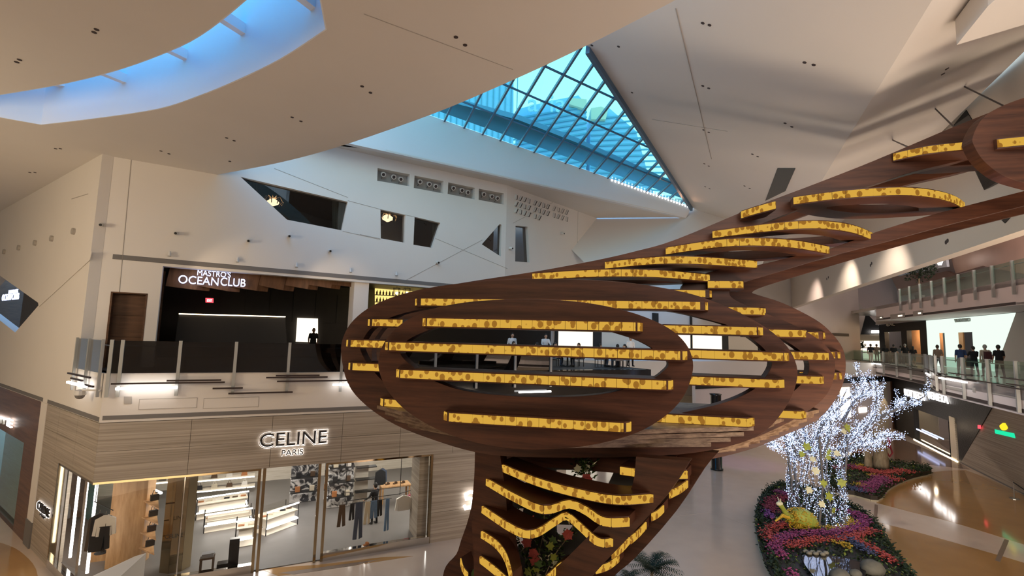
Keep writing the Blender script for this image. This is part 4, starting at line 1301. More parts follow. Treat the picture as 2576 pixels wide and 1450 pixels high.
# walls above the third level
LRC = (tuple((Vec((28, 26.4, 0)) + away(LRB) * 8)[:2]), LRB[1])
uw = wallpoly('wall_third_level', LRC, [(-22, 12.5), (40, 12.5), (40, 26), (-22, 26)], [], 0.3, 'plaster_pink')
struct(uw, 'brownish wall behind the third level railing', 'wall')
cp = wallpoly('wall_copper_facet', LRC, pxs(LRC, [(2440, 640), (2700, 560), (2700, 700), (2530, 668), (2455, 688)]), [], 0.3, 'copper_panel', 1.5)
struct(cp, 'copper-toned folded panel at the right edge', 'wall')
cp = wallpoly('wall_copper_facet_low', LRC, pxs(LRC, [(2252, 690), (2310, 665), (2322, 700), (2400, 682), (2440, 700), (2280, 745)]), [], 0.3, 'copper_panel', 0.6)
struct(cp, 'brown folded panel behind the small tree', 'wall')
rvv = wallpoly('wall_blue_reveal', LRC, pxs(LRC, [(2303, 672), (2440, 630), (2446, 670), (2310, 694)]), [], 0.2, 'skylight_white', 1.9)
struct(rvv, 'bluish-white skylight reveal high on the right', 'wall')
area('skylight_lamp', at(LRC, 6, 22, 6), at(LRC, 4, 17, 1), 3, 500, (0.55, 0.75, 1.0))
fx = MB().bar(PV(2466, 663, LRC) - away(LRC) * 3, PV(2476, 642, LRC) - away(LRC) * 3, 0.25, 0.25).build('hanging_light', 'light_white')
tag(fx, 'bright tubular light hanging beside the copper panel', 'light')

# far concourse seen through the pod
LFR = line2((2, 40), (34, 52))
fr = wallpoly('wall_far_shops', LFR, [(-6, 0), (40, 0), (40, 18.7), (-6, 18.7)], [], 0.3, 'plaster')
struct(fr, 'far white wall of shops behind the sculpture', 'wall')
def fpx(q): return pxs(LFR, q)
for q, m in ((((1403, 818), (1490, 862)), 'window_glow'), (((1700, 838), (1815, 890)), 'window_glow'), (((1830, 848), (1905, 885)), 'ivory'), (((1510, 832), (1640, 872)), 'ivory')):
    a, b = sz(LFR, *q[0]), sz(LFR, *q[1])
    wbox('shop_front', LFR, min(a[0], b[0]), max(a[0], b[0]), 7.2, max(a[1], b[1]) + .6, 0.08, 0.08, m, fr)
for q in ((1395, 1403), (1490, 1512), (1640, 1655), (1735, 1740), (1815, 1830), (1905, 1925)):
    wbox('shop_pier', LFR, sz(LFR, q[0], 850)[0], sz(LFR, q[1], 850)[0], 7.2, 11.2, 0.12, 0.1, 'black', fr)
wbox('shop_header', LFR, -4, 38, 9.7, 10.0, 0.12, 0.1, 'black', fr)
fs = MB().prism([at(LFR, -6, 7.12, 6), at(LFR, 40, 7.12, 6), at(LFR, 40, 7.12), at(LFR, -6, 7.12)], [], (0, 0, -1.2)).build('floor_far_walkway', 'plaster')
struct(fs, 'far walkway slab behind the sculpture', 'floor')
for a, b, m in ((2.0, 6.0, 'window_glow'), (7.0, 12.0, 'window_glow'), (13, 18, 'ivory')):
    wbox('shop_window', LFR, a, b, 0.2, 3.6, 0.06, 0.06, m, fr)
# ================================================================ BALUSTRADES, HANGING BARS, SIGNS
def balustrade(name, L, s_list, label, z0=7.13, zt=8.24, zb=6.35, off=0.06, gm='glass_smoke', dark=(), lit=(), postw=0.07):
    b = at(L, s_list[0], z0)
    root = empty(name, tuple(b), label, 'balustrade')
    for s in s_list:
        MB().bar(at(L, s, zb, off + .05), at(L, s, zt, off + .05), postw, 0.10, (L[1][0], L[1][1], 0)).build('post', 'post_grey', root)
    for a, c in zip(s_list, s_list[1:]):
        lo, hi = min(a, c), max(a, c)
        wallpoly('glass_panel', L, rect(lo + .05, hi - .05, z0, zt - .03), [], 0.02, gm, off + 0.02, root)
    lo, hi = min(s_list), max(s_list)
    MB().tube([at(L, lo, zt - .2, off - .12), at(L, hi, zt - .2, off - .12)], 0.022, 6).build('handrail', 'post_grey', root)
    for group, nm, m, th in ((dark, 'dark_bar', 'bar_brown', 0.055), (lit, 'light_bar', 'light_white', 0.075)):
        for (x0, y0), (x1, y1) in group:
            a, c = sz(L, x0, y0), sz(L, x1, y1)
            zz_ = (a[1] + c[1]) / 2
            MB().bar(at(L, a[0], zz_, off + .16), at(L, c[0], zz_, off + .16), th, th).build(nm, m, root)
    return root
ps = [sz(LW1, x, 900)[0] for x in (308, 453, 593, 727, 860)]
st = ps[-1] - ps[-2]
ps = [0.12] + ps + [ps[-1] + st * k for k in range(1, 6)]
ps = [s for s in ps if s < sE]
balustrade('balcony_railing', LW1, ps, 'smoked glass balcony railing with hanging bars above the stone shop',
           dark=[((285, 962), (567, 963)), ((423, 956), (558, 956)), ((537, 976), (612, 975)), ((576, 988), (736, 986)), ((670, 949), (823, 948)), ((694, 945), (803, 943)), ((697, 958), (873, 957)), ((960, 990), (1100, 990))],
           lit=[((296, 976), (448, 975)), ((836, 967), (920, 966)), ((1300, 985), (1380, 985))])
balustrade('balcony_railing', LWL, [0.12, 1.5, 2.85], 'short smoked glass railing at the corner beside the tall side wall',
           dark=[((191, 940), (248, 948)), ((199, 951), (228, 957)), ((236, 968), (256, 972))], lit=[((190, 963), (238, 970))])
balustrade('walkway_railing', LR1, [sz(LR1, x, 900)[0] for x in (2120, 2145, 2172, 2197, 2225, 2258, 2293, 2331)], 'greenish glass railing along the far walkway', gm='glass_green', zb=6.2, postw=0.13,
           dark=[((2135, 903), (2163, 907)), ((2143, 910), (2195, 916)), ((2130, 916), (2150, 918)), ((2217, 911), (2248, 915)), ((2225, 918), (2288, 924)), ((2195, 923), (2212, 926)), ((2235, 924), (2265, 928)), ((2290, 920), (2316, 925)), ((2292, 931), (2330, 934))],
           lit=[((2194, 914), (2223, 917))])
balustrade('walkway_railing', LJ, [0.15, sJ * .5, sJ - .15], 'short slanted glass railing where the walkway steps forward', gm='glass_green', zb=6.2, postw=0.12,
           dark=[((2336, 925), (2358, 938)), ((2338, 945), (2360, 955))], lit=[((2340, 940), (2351, 945))])
balustrade('walkway_railing', LR2, [sz(LR2, x, 900)[0] for x in (2375, 2426, 2490, 2562, 2660)], 'greenish glass railing in front of the five walking people', gm='glass_green', zb=6.1, postw=0.12,
           dark=[((2370, 940), (2395, 943)), ((2400, 940), (2460, 946)), ((2368, 948), (2470, 957)), ((2475, 960), (2510, 964)), ((2535, 952), (2620, 960)), ((2550, 968), (2620, 975)), ((2525, 972), (2600, 982))],
           lit=[((2375, 953), (2446, 962))])
s3 = [sz(LRB, 2556, 700)[0] + 1.93 * k for k in range(-3, 9)]
balustrade('upper_railing', LRB, s3, 'blue-grey glass railing of the third level', z0=12.56, zt=13.65, zb=11.75, off=0.08, gm='glass_green', postw=0.14)

def sign(name, L, s, px, m, off, label, depth=0.08, par=None, flip=False):
    """lettering fitted between the pixel corners (left-bottom, right-bottom, cap height) on plane L"""
    (x0, y0), (x1, y1), hpx = px
    n = away(L) * (-off)
    P = lambda x, y: PP(x, y, Vec((*L[0], 0)) + n, away(L))
    a, b = P(x0, y0), P(x1, y1)
    h = (P((x0 + x1) / 2, (y0 + y1) / 2 - hpx) - P((x0 + x1) / 2, (y0 + y1) / 2)).length
    x = Vec((b.x - a.x, b.y - a.y, 0))
    wd = x.length
    x.normalize()
    cu = text3d(name, s, 1.0, 0.02, m, Matrix.Identity(4))
    xs = [v.co.x for v in cu.data.vertices]; ys = [v.co.y for v in cu.data.vertices]
    fx_, fy_ = wd / (max(xs) - min(xs)), h / (max(ys) - min(ys))
    zv = -away(L)
    o0 = Vec((a.x, a.y, (a.z + b.z) / 2))
    for v in cu.data.vertices:
        c = v.co.copy()
        v.co = o0 + x * ((c.x - min(xs)) * fx_) + Vec((0, 0, 1)) * ((c.y - min(ys)) * fy_) + zv * (c.z * depth / 0.02)
    if par: adopt(cu, par)
    else: tag(cu, label, 'sign')
    return cu
si = empty('restaurant_sign', tuple(PV(532, 720, LW2)), "glowing blue-white MASTRO'S OCEAN CLUB lettering over the dark opening", 'sign')
sign('lettering', LW2, "MASTRO'S", ((496, 693), (580, 699), 14), 'sign_blue', -0.55, None, 0.12, si)
sign('lettering', LW2, 'OCEAN', ((448, 713), (549, 719), 20), 'sign_blue', -0.55, None, 0.12, si)
sign('lettering', LW2, 'CLUB', ((554, 719), (617, 722), 20), 'sign_blue', -0.55, None, 0.12, si)
def halo_sign(name, L, rows, label):
    b = PV(*rows[0][1][0], L)
    r = empty(name, tuple(b), label, 'sign')
    for s, px, bold in rows:
        (x0, y0), (x1, y1), h = px
        g = sign('glow', L, s, px, 'sign_white', 0.03, None, 0.02, r)
        # halo: the same letters swollen a little, glowing behind the dark faces
        sw = 0.035 * (h / 30) ** 1.5
        zv = -away(L)
        for v in g.data.vertices: pass
        md = g.modifiers.new('swell', 'DISPLACE'); md.strength = sw * 1.4; md.mid_level = 0.0
        sign('letters', L, s, px, 'letter_black', 0.12, None, 0.05, r)
    return r
halo_sign('shop_sign', LW1, [('CELINE', ((653, 1124), (821, 1117), 33), 1), ('PARIS', ((708, 1147), (762, 1144), 14), 0)], 'black CELINE PARIS letters with a white halo on the stone front')
halo_sign('shop_sign', LWL, [('CELINE', ((93, 1284), (123, 1299), 20), 1), ('PARIS', ((101, 1299), (113, 1304), 6), 0)], 'small CELINE PARIS sign on the narrow stone side wall')
em = MB().tube([PV(1196, 1238, LW1) - away(LW1) * .12, PV(1180, 1236, LW1) - away(LW1) * .12, PV(1168, 1244, LW1) - away(LW1) * .12, PV(1170, 1254, LW1) - away(LW1) * .12, PV(1185, 1253, LW1) - away(LW1) * .12,
               PV(1186, 1268, LW1) - away(LW1) * .12, PV(1180, 1276, LW1) - away(LW1) * .12, PV(1168, 1278, LW1) - away(LW1) * .12, PV(1166, 1270, LW1) - away(LW1) * .12], 0.07, 8).build('looped_emblem', 'sign_white')
tag(em, 'glowing white looped emblem on the stone beside the trunk', 'sign')
sign('shop_lettering', LG, 'BOTTEGA', ((2276, 1000), (2326, 1004), 17), 'sign_white', 0.1, 'glowing white BOTTEGA lettering on the black stone shop')
sign('shop_lettering', LG, 'VENETA', ((2333, 1005), (2385, 1013), 18), 'sign_white', 0.1, 'glowing white VENETA lettering on the black stone shop')
sign('shop_lettering', LRS, 'VALENTINO', ((2402, 812), (2441, 809), 9), 'letter_grey', 0.12, 'grey VALENTINO lettering above the golden doorway')
sq = [PV(x, y, LRS) - away(LRS) * .12 for x, y in ((2233, 813), (2235, 819), (2238, 817), (2234, 816), (2234, 820), (2240, 820), (2244, 815), (2247, 819), (2249, 814), (2250, 819), (2254, 819))]
tag(MB().tube(smoothpts(sq, 3, False), .05, 5).build('script_sign', 'ivory'), 'tiny pale script squiggle on the black shop front', 'sign')
ls = empty('shop_sign', tuple(PV(12, 1060, LWL)), 'pale glowing sign cut by the left edge on the brown shop front', 'sign')
sign('letter', LWL, 'E', ((18, 1072), (29, 1076), 17), 'sign_white', 0.1, None, 0.08, ls)
wallpoly('top_bar', LWL, pxs(LWL, [(-14, 1042), (24, 1053), (24, 1057), (-14, 1047)]), [], .08, 'sign_white', .12, ls)
for x in (-12, -2, 5, 12):
    wallpoly('upright', LWL, pxs(LWL, [(x, 1047 + x * .3), (x + 3, 1048 + x * .3), (x + 3, 1064 + x * .3), (x, 1063 + x * .3)]), [], .08, 'letter_grey', .1, ls)
# green emblem on the right stone wall
lg = empty('wall_emblem', tuple(PV(2528, 1100, LS)), 'green lettered plate under a yellow fruit shape projected on the stone wall', 'sign')
wallpoly('plate', LS, pxs(LS, [(2504, 1081), (2552, 1091), (2555, 1103), (2505, 1091)]), [], 0.03, 'logo_green', 0.04, lg)
ap = [PV(2526 + 9.5 * (1 + 0.15 * math.sin(2 * t)) * math.cos(t), 1075 + 8.5 * math.sin(t) - (2 if abs(math.cos(t)) < .5 and math.sin(t) < 0 else 0), LS) - away(LS) * .04 for t in [2 * math.pi * k / 18 for k in range(18)]]
MB().prism(ap, [], away(LS) * 0.03).build('yellow_shape', 'logo_yellow', lg)
ex = wallpoly('exit_sign', LG, pxs(LG, [(2464, 1070), (2470, 1071), (2470, 1080), (2464, 1079)]), [], 0.05, 'exit_red', 0.1)
tag(ex, 'small red exit sign on the black stone shop', 'sign')

# ---- restaurant interior
for i, q in enumerate([[(429, 668), (504, 674), (494, 730), (416, 720)], [(506, 672), (580, 681), (572, 733), (496, 719)], [(585, 680), (655, 690), (645, 732), (576, 721)], [(657, 690), (721, 695), (712, 731), (651, 718)],
                       [(724, 694), (780, 700), (774, 728), (717, 718)], [(783, 700), (838, 705), (832, 726), (777, 717)], [(839, 705), (892, 711), (889, 723), (835, 716)]]):
    P = Vec((*LW2[0], 0)) + away(LW2) * 0.75
    bf = MB().prism([PP(x, y, P, away(LW2)) for x, y in q], [], away(LW2) * 0.5 + Vec((0.55, 0, 0))).build('ceiling_baffle', 'baffle_wood', rceil)
spot('baffle_lamp', at(LW2, 3.2, 10.6, 2.0), at(LW2, 5, 10.6, -0.8), 60, WARM, 90)
spot('baffle_lamp', at(LW2, 8.2, 10.6, 2.0), at(LW2, 9, 10.6, -0.8), 60, WARM, 90)
def inr(x, y, d): return PP(x, y, Vec((*LW2[0], 0)) + away(LW2) * d, away(LW2))
exs = empty('exit_sign', tuple(inr(527, 760, 5)), 'small red exit sign hanging in the dark restaurant', 'sign')
MB().prism([inr(*p, 5) for p in ((517, 750), (537, 751), (537, 762), (517, 761))], [], away(LW2) * 0.08).build('plate', 'exit_red', exs)
LWX = (tuple((Vec((*LW2[0], 0)) + away(LW2) * 5)[:2]), LW2[1])
sign('letters', LWX, 'EXIT', ((521, 759), (533, 760), 6), 'sign_white', 0.03, None, 0.02, exs)
bar_ = empty('bar_screen', tuple(inr(580, 860, 3.5)), 'long black bar screen topped by a thin brass light line', 'screen')
MB().prism([inr(*p, 3.5) for p in ((450, 792), (718, 800), (722, 870), (440, 862))], [], away(LW2) * 0.4).build('panel', 'black', bar_)
MB().bar(inr(450, 790, 3.45), inr(718, 797.5, 3.45), 0.05, 0.05).build('light_line', 'light_warm', bar_)
bo = MB().prism([inr(*p, 7.3) for p in ((748, 800), (800, 802), (800, 862), (744, 860))], [], away(LW2) * 0.05).build('lit_doorway', 'window_glow')
tag(bo, 'bright doorway at the back of the dark restaurant', 'doorway')
# amber bottle wall right of the column
ww = empty('bottle_wall', tuple(inr(985, 800, 6.5)), 'amber-lit bottle shelves beyond the white column', 'shelf')
emis('amber_back', (1.0, 0.72, 0.22), 1.4)
MB().prism([inr(*p, 6.5) for p in ((944, 718), (1060, 728), (1060, 800), (944, 796))], [], away(LW2) * 0.1).build('back_panel', 'amber_back', ww)
mat('bottle', (0.16, 0.09, 0.02), 0.2)
for r in range(3):
    y0 = 742 + r * 18
    MB().bar(inr(944, y0, 6.4), inr(1060, y0 + 7, 6.4), 0.2, 0.04).build('shelf_board', 'black', ww)
    for k in range(12):
        x = 948 + k * 8
        c = inr(x, y0 + (x - 944) * 0.06, 6.38)
        MB().lathe(c + Vec((0, 0, .03)), [(0.05, 0), (0.055, 0.15), (0.02, 0.22), (0.02, 0.28)], 7).build('bottle', 'bottle', ww)
point('lounge_lamp', inr(1000, 720, 3.5), 70, (1.0, 0.75, 0.3), 0.2)
for x in (998, 1024):
    c = inr(x, 738, 2.0)
    l = empty('lantern', tuple(c), 'small dark framed lantern hanging in the amber lounge' if x == 998 else 'second dark framed lantern nearest the wooden pod', 'lantern', 'lounge lanterns')
    MB().blob(c, 0.08, 8, 6).build('bulb', 'light_warm', l)
    for dx, dy in ((-.14, -.14), (.14, -.14), (.14, .14), (-.14, .14)):
        MB().bar(c + Vec((dx, dy, -.2)), c + Vec((dx, dy, .25)), 0.02, 0.02).build('frame_bar', 'black', l)
    MB().box(c + Vec((0, 0, .26)), (0.32, 0.32, 0.03)).build('top', 'black', l)
    MB().tube([c + Vec((0, 0, .27)), Vec((c.x, c.y, ZO + .34))], 0.008, 5).build('cord', 'black', l)
# sign seen through the diamond window
LDI = (tuple((Vec((*LWL[0], 0)) + away(LWL) * 2.5)[:2]), LWL[1])
dsg = wallpoly('wall_diamond_room', LWL, [(7.6, 5.5), (48, 5.5), (48, 15.3), (7.6, 15.3)], [], 0.1, 'brown_facade', -4.0)
struct(dsg, 'brown wall inside the diamond window', 'wall')
d2 = empty('restaurant_sign', tuple(PV(28, 750, LDI)), 'blurred blue-white OCEAN CLUB sign inside the diamond window', 'sign')
sign('lettering', LDI, "MASTRO'S", ((22, 737), (44, 739), 8), 'sign_blue', 0, None, 0.05, d2)
sign('lettering', LDI, 'OCEAN CLUB', ((5, 754), (46, 757), 14), 'sign_blue', 0, None, 0.05, d2)
# chandeliers
def chandelier(px, d, r, label):
    c = inr(*px, d)
    root = empty('chandelier', tuple(c), label, 'chandelier')
    MB().lathe(c, [(0.05, -r * .45), (r * .55, -r * .2), (r * .6, 0.0), (r * .3, r * .25), (0.04, r * .35)], 12).build('lit_core', 'light_warm', root)
    for k in range(10):
        a = k * math.pi / 5
        d_ = Vec((math.cos(a), math.sin(a), 0))
        MB().tube([c + Vec((0, 0, r * .3)), c + d_ * r * .7 + Vec((0, 0, r * .55)), c + d_ * r + Vec((0, 0, .02)), c + d_ * r * .85 - Vec((0, 0, r * .3))], 0.02, 5).build('arm', 'brass', root)
    MB().tube([c + Vec((0, 0, r * .3)), Vec((c.x, c.y, 17.5))], 0.015, 5).build('chain', 'black', root)
chandelier((687, 508), 1.5, 0.45, 'glowing crystal chandelier at the left of the slanted window')
chandelier((975, 548), 1.2, 0.5, 'glowing crystal chandelier in the upright window')
# spotlights in the wall niches
nb = [wallpoly('niche_back', LW2, pxs(LW2, q), [], 0.05, 'seam', -0.42, w2) for q in NICHE]
mat('lamp_white', (0.62, 0.60, 0.57), 0.5)
for i, q in enumerate(NICHE):
    x0, y0 = q[0]; x1 = q[1][0]; y1 = q[3][1]
    for j, t in enumerate((0.16, 0.48, 0.70)):
        px_, py_ = x0 + (x1 - x0) * t, y0 + (y1 - y0) * (0.42 + .12 * j) + (x1 - x0) * t * .1
        c = inr(px_, py_, 0.2)
        nm = ['first', 'second', 'third', 'fourth'][i]
        t_ = empty('spotlight', tuple(c), '%s white spotlight in the %s wall niche from the left' % (['left', 'middle', 'right'][j], nm), 'spotlight', 'niche spotlights')
        f_ = (Vec((2, -3, -2))).normalized()
        MB().tube([c - f_ * .14, c, c + f_ * .14], [0.06, 0.11, 0.13], 10).build('housing', 'lamp_white', t_)
        MB().tube([c + f_ * .135, c + f_ * .15], 0.085, 10).build('lens', 'groove_dark', t_)
        MB().bar(c - Vec((0, 0, .02)), c + away(LW2) * .22 - Vec((0, 0, .2)), 0.025, 0.025).build('bracket', 'groove_grey', t_)
# slanted air slots beyond the fold (three rows in small groups)
mat('slot_dark', (0.03, 0.028, 0.03), 0.5)
for r in range(3):
    for k in range(12):
        if r == 2 and k > 5: continue
        x = 1298 + k * 10.6 + (5 if k > 3 else 0) + (5 if k > 7 else 0)
        y = 497 + r * 17 + (x - 1298) * 0.30
        lean = 2.5 if (k + r) % 3 else 0.5
        p = pxs(LW3, [(x + lean, y - 6), (x + lean + 4, y - 5), (x + 4 - lean, y + 6), (x - lean, y + 5)])
        wallpoly('air_slot', LW3, p, [], 0.03, 'slot_dark' if k < 8 else 'groove_grey', 0.01, w3)
        wallpoly('slot_fin', LW3, [(p[0][0] - .10, p[0][1]), (p[0][0] - .02, p[0][1]), (p[3][0] - .02, p[3][1]), (p[3][0] - .10, p[3][1])], [], 0.12, 'lamp_white', 0.11, w3)
# small cameras and lamps on the wall
def wallcam(L, x, y, par, dark=False, k=0):
    c = PV(x, y, L)
    o = empty('wall_camera', tuple(c), CAMLAB[k], 'camera', 'small wall cameras')
    MB().box(c - away(L) * .05, (0.08, 0.08, 0.12)).build('mount', 'lamp_white', o)
    MB().tube([c - away(L) * .08, c - away(L) * .30 - Vec((0, 0, .04))], 0.07, 10).build('body', 'lamp_white', o)
    MB().tube([c - away(L) * .30 - Vec((0, 0, .04)), c - away(L) * .32 - Vec((0, 0, .043))], 0.05, 10).build('lens', 'black', o)
CAMLAB = ['small white camera on the narrow grey wall strip at the corner', 'small white camera above the left end of the grey wall groove', 'small white camera below the slanted window point', 'small white camera just right below the slanted window',
          'small dark-lensed camera right of the lower seam', 'small camera where the diagonal seams cross below the tapered window', 'small camera between the triangle and the narrow window', 'small camera right of the narrow window']
for k, (L, x, y) in enumerate(((LW2, 257, 567), (LW2, 443, 588), (LW2, 624, 607), (LW2, 726, 595), (LW2, 828, 632), (LW2, 1098, 661), (LW3, 1280, 625), (LW3, 1410, 588))):
    wallcam(L, x, y, w2, k=k)
for k, (x, y) in enumerate(((427, 640), (597, 655), (745, 668), (880, 681), (995, 690))):
    c = PV(x, y, LW2)
    o = MB().tube([c - away(LW2) * .12 + Vec((0, 0, .1)), c - away(LW2) * .16 - Vec((0, 0, .1))], [0.04, 0.07], 8).bar(c, c - away(LW2) * .13 + Vec((0, 0, .05)), .03, .03).build('wall_spot', 'lamp_white')
    tag(o, '%s small white downlighter above the grey wall groove, counted from the left' % ['first', 'second', 'third', 'fourth', 'fifth'][k], 'lamp', 'downlighters over the groove')
cd = PV(235, 990, LWL)
o = empty('dome_camera', tuple(cd), 'grey dome camera on a bracket under the corner railing', 'camera')
MB().bar(PV(252, 983, LW1), cd - away(LWL) * .35 + Vec((0, 0, .14)), 0.05, 0.05).build('bracket', 'lamp_white', o)
MB().lathe(cd - away(LWL) * .35, [(0.05, .16), (0.15, .12), (0.17, 0.0), (0.16, -.03)], 12).build('housing', 'lamp_white', o)
MB().blob(cd - away(LWL) * .35 - Vec((0, 0, .03)), 0.14, 10, 6).build('dome', 'groove_grey', o)
# ================================================================ CORNER SHOP INTERIOR
def W1(x, y, d): return PP(x, y, Vec((*LW1[0], 0)) + away(LW1) * d, away(LW1))
def WLp(x, y, d): return PP(x, y, Vec((*LWL[0], 0)) + away(LWL) * d, away(LWL))
u1 = Vec((*LW1[1], 0))
w1n = away(LW1)
UP = Vec((0, 0, 1))
R1 = math.atan2(LW1[1][1], LW1[1][0])
sfl = MB().prism([at(LW1, 0.1, 0.03, -.1), at(LW1, 15.5, 0.03, -.1), at(LW1, 15.5, 0.03, -14), at(LWL, 14, 0.03, -.1)], [], (0, 0, -0.03)).build('floor_shop', 'floor_grey')
struct(sfl, 'grey stone floor of the corner shop', 'floor')
scl = MB().prism([at(LW1, 0.1, 3.75, -.1), at(LW1, 15.5, 3.75, -.1), at(LW1, 15.5, 3.75, -14), at(LWL, 14, 3.75, -.1)], [], (0, 0, 0.1)).build('ceiling_shop', 'plaster')
struct(scl, 'ceiling of the corner shop', 'ceiling')
struct(wbox('wall_shop_back', LW1, -6, 15.5, 0, 3.75, -11.5, 0.2, 'shop_cream'), 'cream striped back wall of the corner shop', 'wall')
struct(MB().prism([at(LW1, 15.4, 0, -.1), at(LW1, 15.4, 0, -12), at(LW1, 15.4, 3.75, -12), at(LW1, 15.4, 3.75, -.1)], [], u1 * .1).build('wall_shop_end', 'plaster'), 'end wall of the corner shop', 'wall')
struct(wbox('wall_shop_left', LWL, SLW, 14, 0, 3.75, -.3, 0.1, 'shop_cream'), 'left inner wall of the corner shop', 'wall')
for s, d in ((3, 3), (7, 3), (11, 3), (4.5, 8), (9.5, 8), (13, 7)):
    area('shop_light', at(LW1, s, 3.7, -d), at(LW1, s, 0, -d), 1.6, 120, (1.0, 0.94, 0.86), 1.6)
# glazing
gz = empty('shop_glazing', tuple(at(LW1, 0, 0)), 'chrome-framed glass windows and doorway of the corner shop', 'window')
gz['kind'] = 'structure'
gz.name = 'window_7'
sw = [0.0, sz(LW1, 655, 1300)[0], sz(LW1, 645, 1300)[0], sz(LW1, 797, 1300)[0], sz(LW1, 815, 1300)[0], S1088]
wbox('glass_pane', LW1, 0.04, sw[2], 0.3, ZH - .05, -0.06, 0.02, 'glass_shop', gz)
wbox('glass_pane', LW1, sw[4], S1088 - .04, 0.3, ZH - .05, -0.06, 0.02, 'glass_shop', gz)
wbox('glass_pane', LWL, 0.04, SLW - .05, 0.3, ZH - .05, -0.06, 0.02, 'glass_shop', gz)
for a, b in ((0, sw[2]), (sw[4], S1088)):
    wbox('sill', LW1, a, b, 0, 0.28, 0.03, 0.22, 'chrome', gz)
    wbox('head_frame', LW1, a, b, ZH - .07, ZH, 0.0, 0.16, 'bronze_mirror', gz)
wbox('sill', LWL, 0, SLW, 0, 0.28, 0.03, 0.22, 'chrome', gz)
wbox('head_frame', LWL, 0, SLW, ZH - .07, ZH, 0.0, 0.16, 'bronze_mirror', gz)
for s in (sw[2], sw[2] + 0.16, sw[3], sw[4]):
    wbox('mullion', LW1, s - .05, s + .05, 0, ZH, 0.04, 0.24, 'bronze_mirror', gz)
wbox('mullion', LW1, S1088 - .06, S1088 + .03, 0, ZH, 0.02, 0.2, 'bronze_mirror', gz)
wbox('mullion', LWL, SLW - .04, SLW + .05, 0, ZH, 0.02, 0.2, 'bronze_mirror', gz)
s456 = sz(LW1, 457, 1300)[0]
wbox('thin_mullion', LW1, s456 - .015, s456 + .015, .28, ZH - .06, 0.0, 0.06, 'chrome', gz)
sb2 = sz(LWL, 205, 1300)[0]
wbox('thin_mullion', LWL, sb2 - .012, sb2 + .012, .28, ZH - .06, 0.0, 0.06, 'chrome', gz)
# window light tubes along the side window
for k, ((xa, ya), (xb, yb)) in enumerate((((160, 1170), (134, 1392)), ((182, 1176), (152, 1396)), ((203, 1186), (176, 1388)), ((223, 1196), (200, 1382)), ((247, 1202), (223, 1392)))):
    p = WLp((xa + xb) / 2, (ya + yb) / 2, 0.45)
    o = MB().tube([Vec((p.x, p.y, 0.33)), Vec((p.x, p.y, 3.5))], 0.028 if k == 0 else 0.045, 8).build('light_tube', 'light_white')
    tag(o, '%s upright light tube in the side shop window' % ['first and thinnest', 'second', 'third', 'fourth', 'fifth, at the glass corner,'][k], 'light', 'upright light tubes')
# oak partition with wedge shelves
pa, pb = PZ(262, 1436, 0), PZ(352, 1428, 0)
dd = (pb - pa).normalized()
nn = Vec((-dd.y, dd.x, 0))
oak = MB().prism([pa, pb, pb + UP * 3.7, pa + UP * 3.7], [], nn * 0.7).build('oak_partition', 'shop_oak')
tag(oak, 'tall oak partition in the left shop window', 'partition')
for k, (z, rr) in enumerate(((0.65, 0), (1.18, 0), (1.72, 0), (2.3, 0))):
    a = pb + UP * z
    tipx = [(388, 1398), (392, 1361), (398, 1322), (400, 1284)][k]
    tip = PP(*tipx, a, UP)
    back = pb + nn * 0.9 + UP * z
    o = MB().prism([a - dd * .1, tip, back], [], UP * 0.045).build('wedge_shelf', 'shop_oak')
    adopt(o, oak)
    c = (a + tip + back) / 3 + UP * .05
    nm, col = [('grey_bag', 'slot_dark'), ('tan_bag', 'groove_dark'), ('black_bag', 'slot_dark'), ('dark_bag', 'letter_black')][k]
    bg = empty('handbag', tuple(c), 'small dark handbag on the %s oak wedge shelf' % ['lowest', 'second lowest', 'second highest', 'highest'][k], 'handbag', 'bags on the wedge shelves')
    MB().box(c + UP * .1, (0.26, 0.12, 0.2), R1 + .4).build('body', col, bg)
    MB().tube([c + UP * .2 - dd * .08, c + UP * .34 - dd * .05, c + UP * .34 + dd * .05, c + UP * .2 + dd * .08], 0.012, 6).build('handle', col, bg)
for a, b, k in (((357, 1219), (408, 1241), 'upper'), ((408, 1241), (341, 1257), 'lower')):
    o = MB().tube([W1(*a, 4.2), W1(*b, 4.2)], 0.035, 6).build('light_bar', 'light_white')
    tag(o, '%s arm of the angled light bar near the back shelves' % k, 'light', 'angled light bar')
def jacket(c, xd, m, name, label, w=0.5, h=0.7, group='garments on the rails'):
    """hanging jacket facing sideways; c = hook point"""
    xd = Vec(xd).normalized()
    yd = Vec((-xd.y, xd.x, 0)) * 0.05
    r = empty(name, tuple(c), label, 'garment', group)
    o = [(-.07, -.12), (-.24, -.2), (-.33, -.24), (-.38, -h * .95), (-.27, -h * .97), (-.24, -.38), (-.25, -h), (.25, -h), (.24, -.38), (.27, -h * .97), (.38, -h * .95), (.33, -.24), (.24, -.2), (.07, -.12)]
    MB().prism([Vec(c) + xd * (x * w / .5) + UP * z + yd for x, z in o], [], yd * -2).build('body', m, r)
    MB().tube([Vec(c) + xd * (-.2 * w / .5) - UP * .18, Vec(c) - UP * .1, Vec(c) + xd * (.2 * w / .5) - UP * .18], 0.012, 5).build('hanger', 'black', r)
    MB().tube([Vec(c) - UP * .1, Vec(c)], 0.008, 5).build('hook', 'chrome', r)
    return r
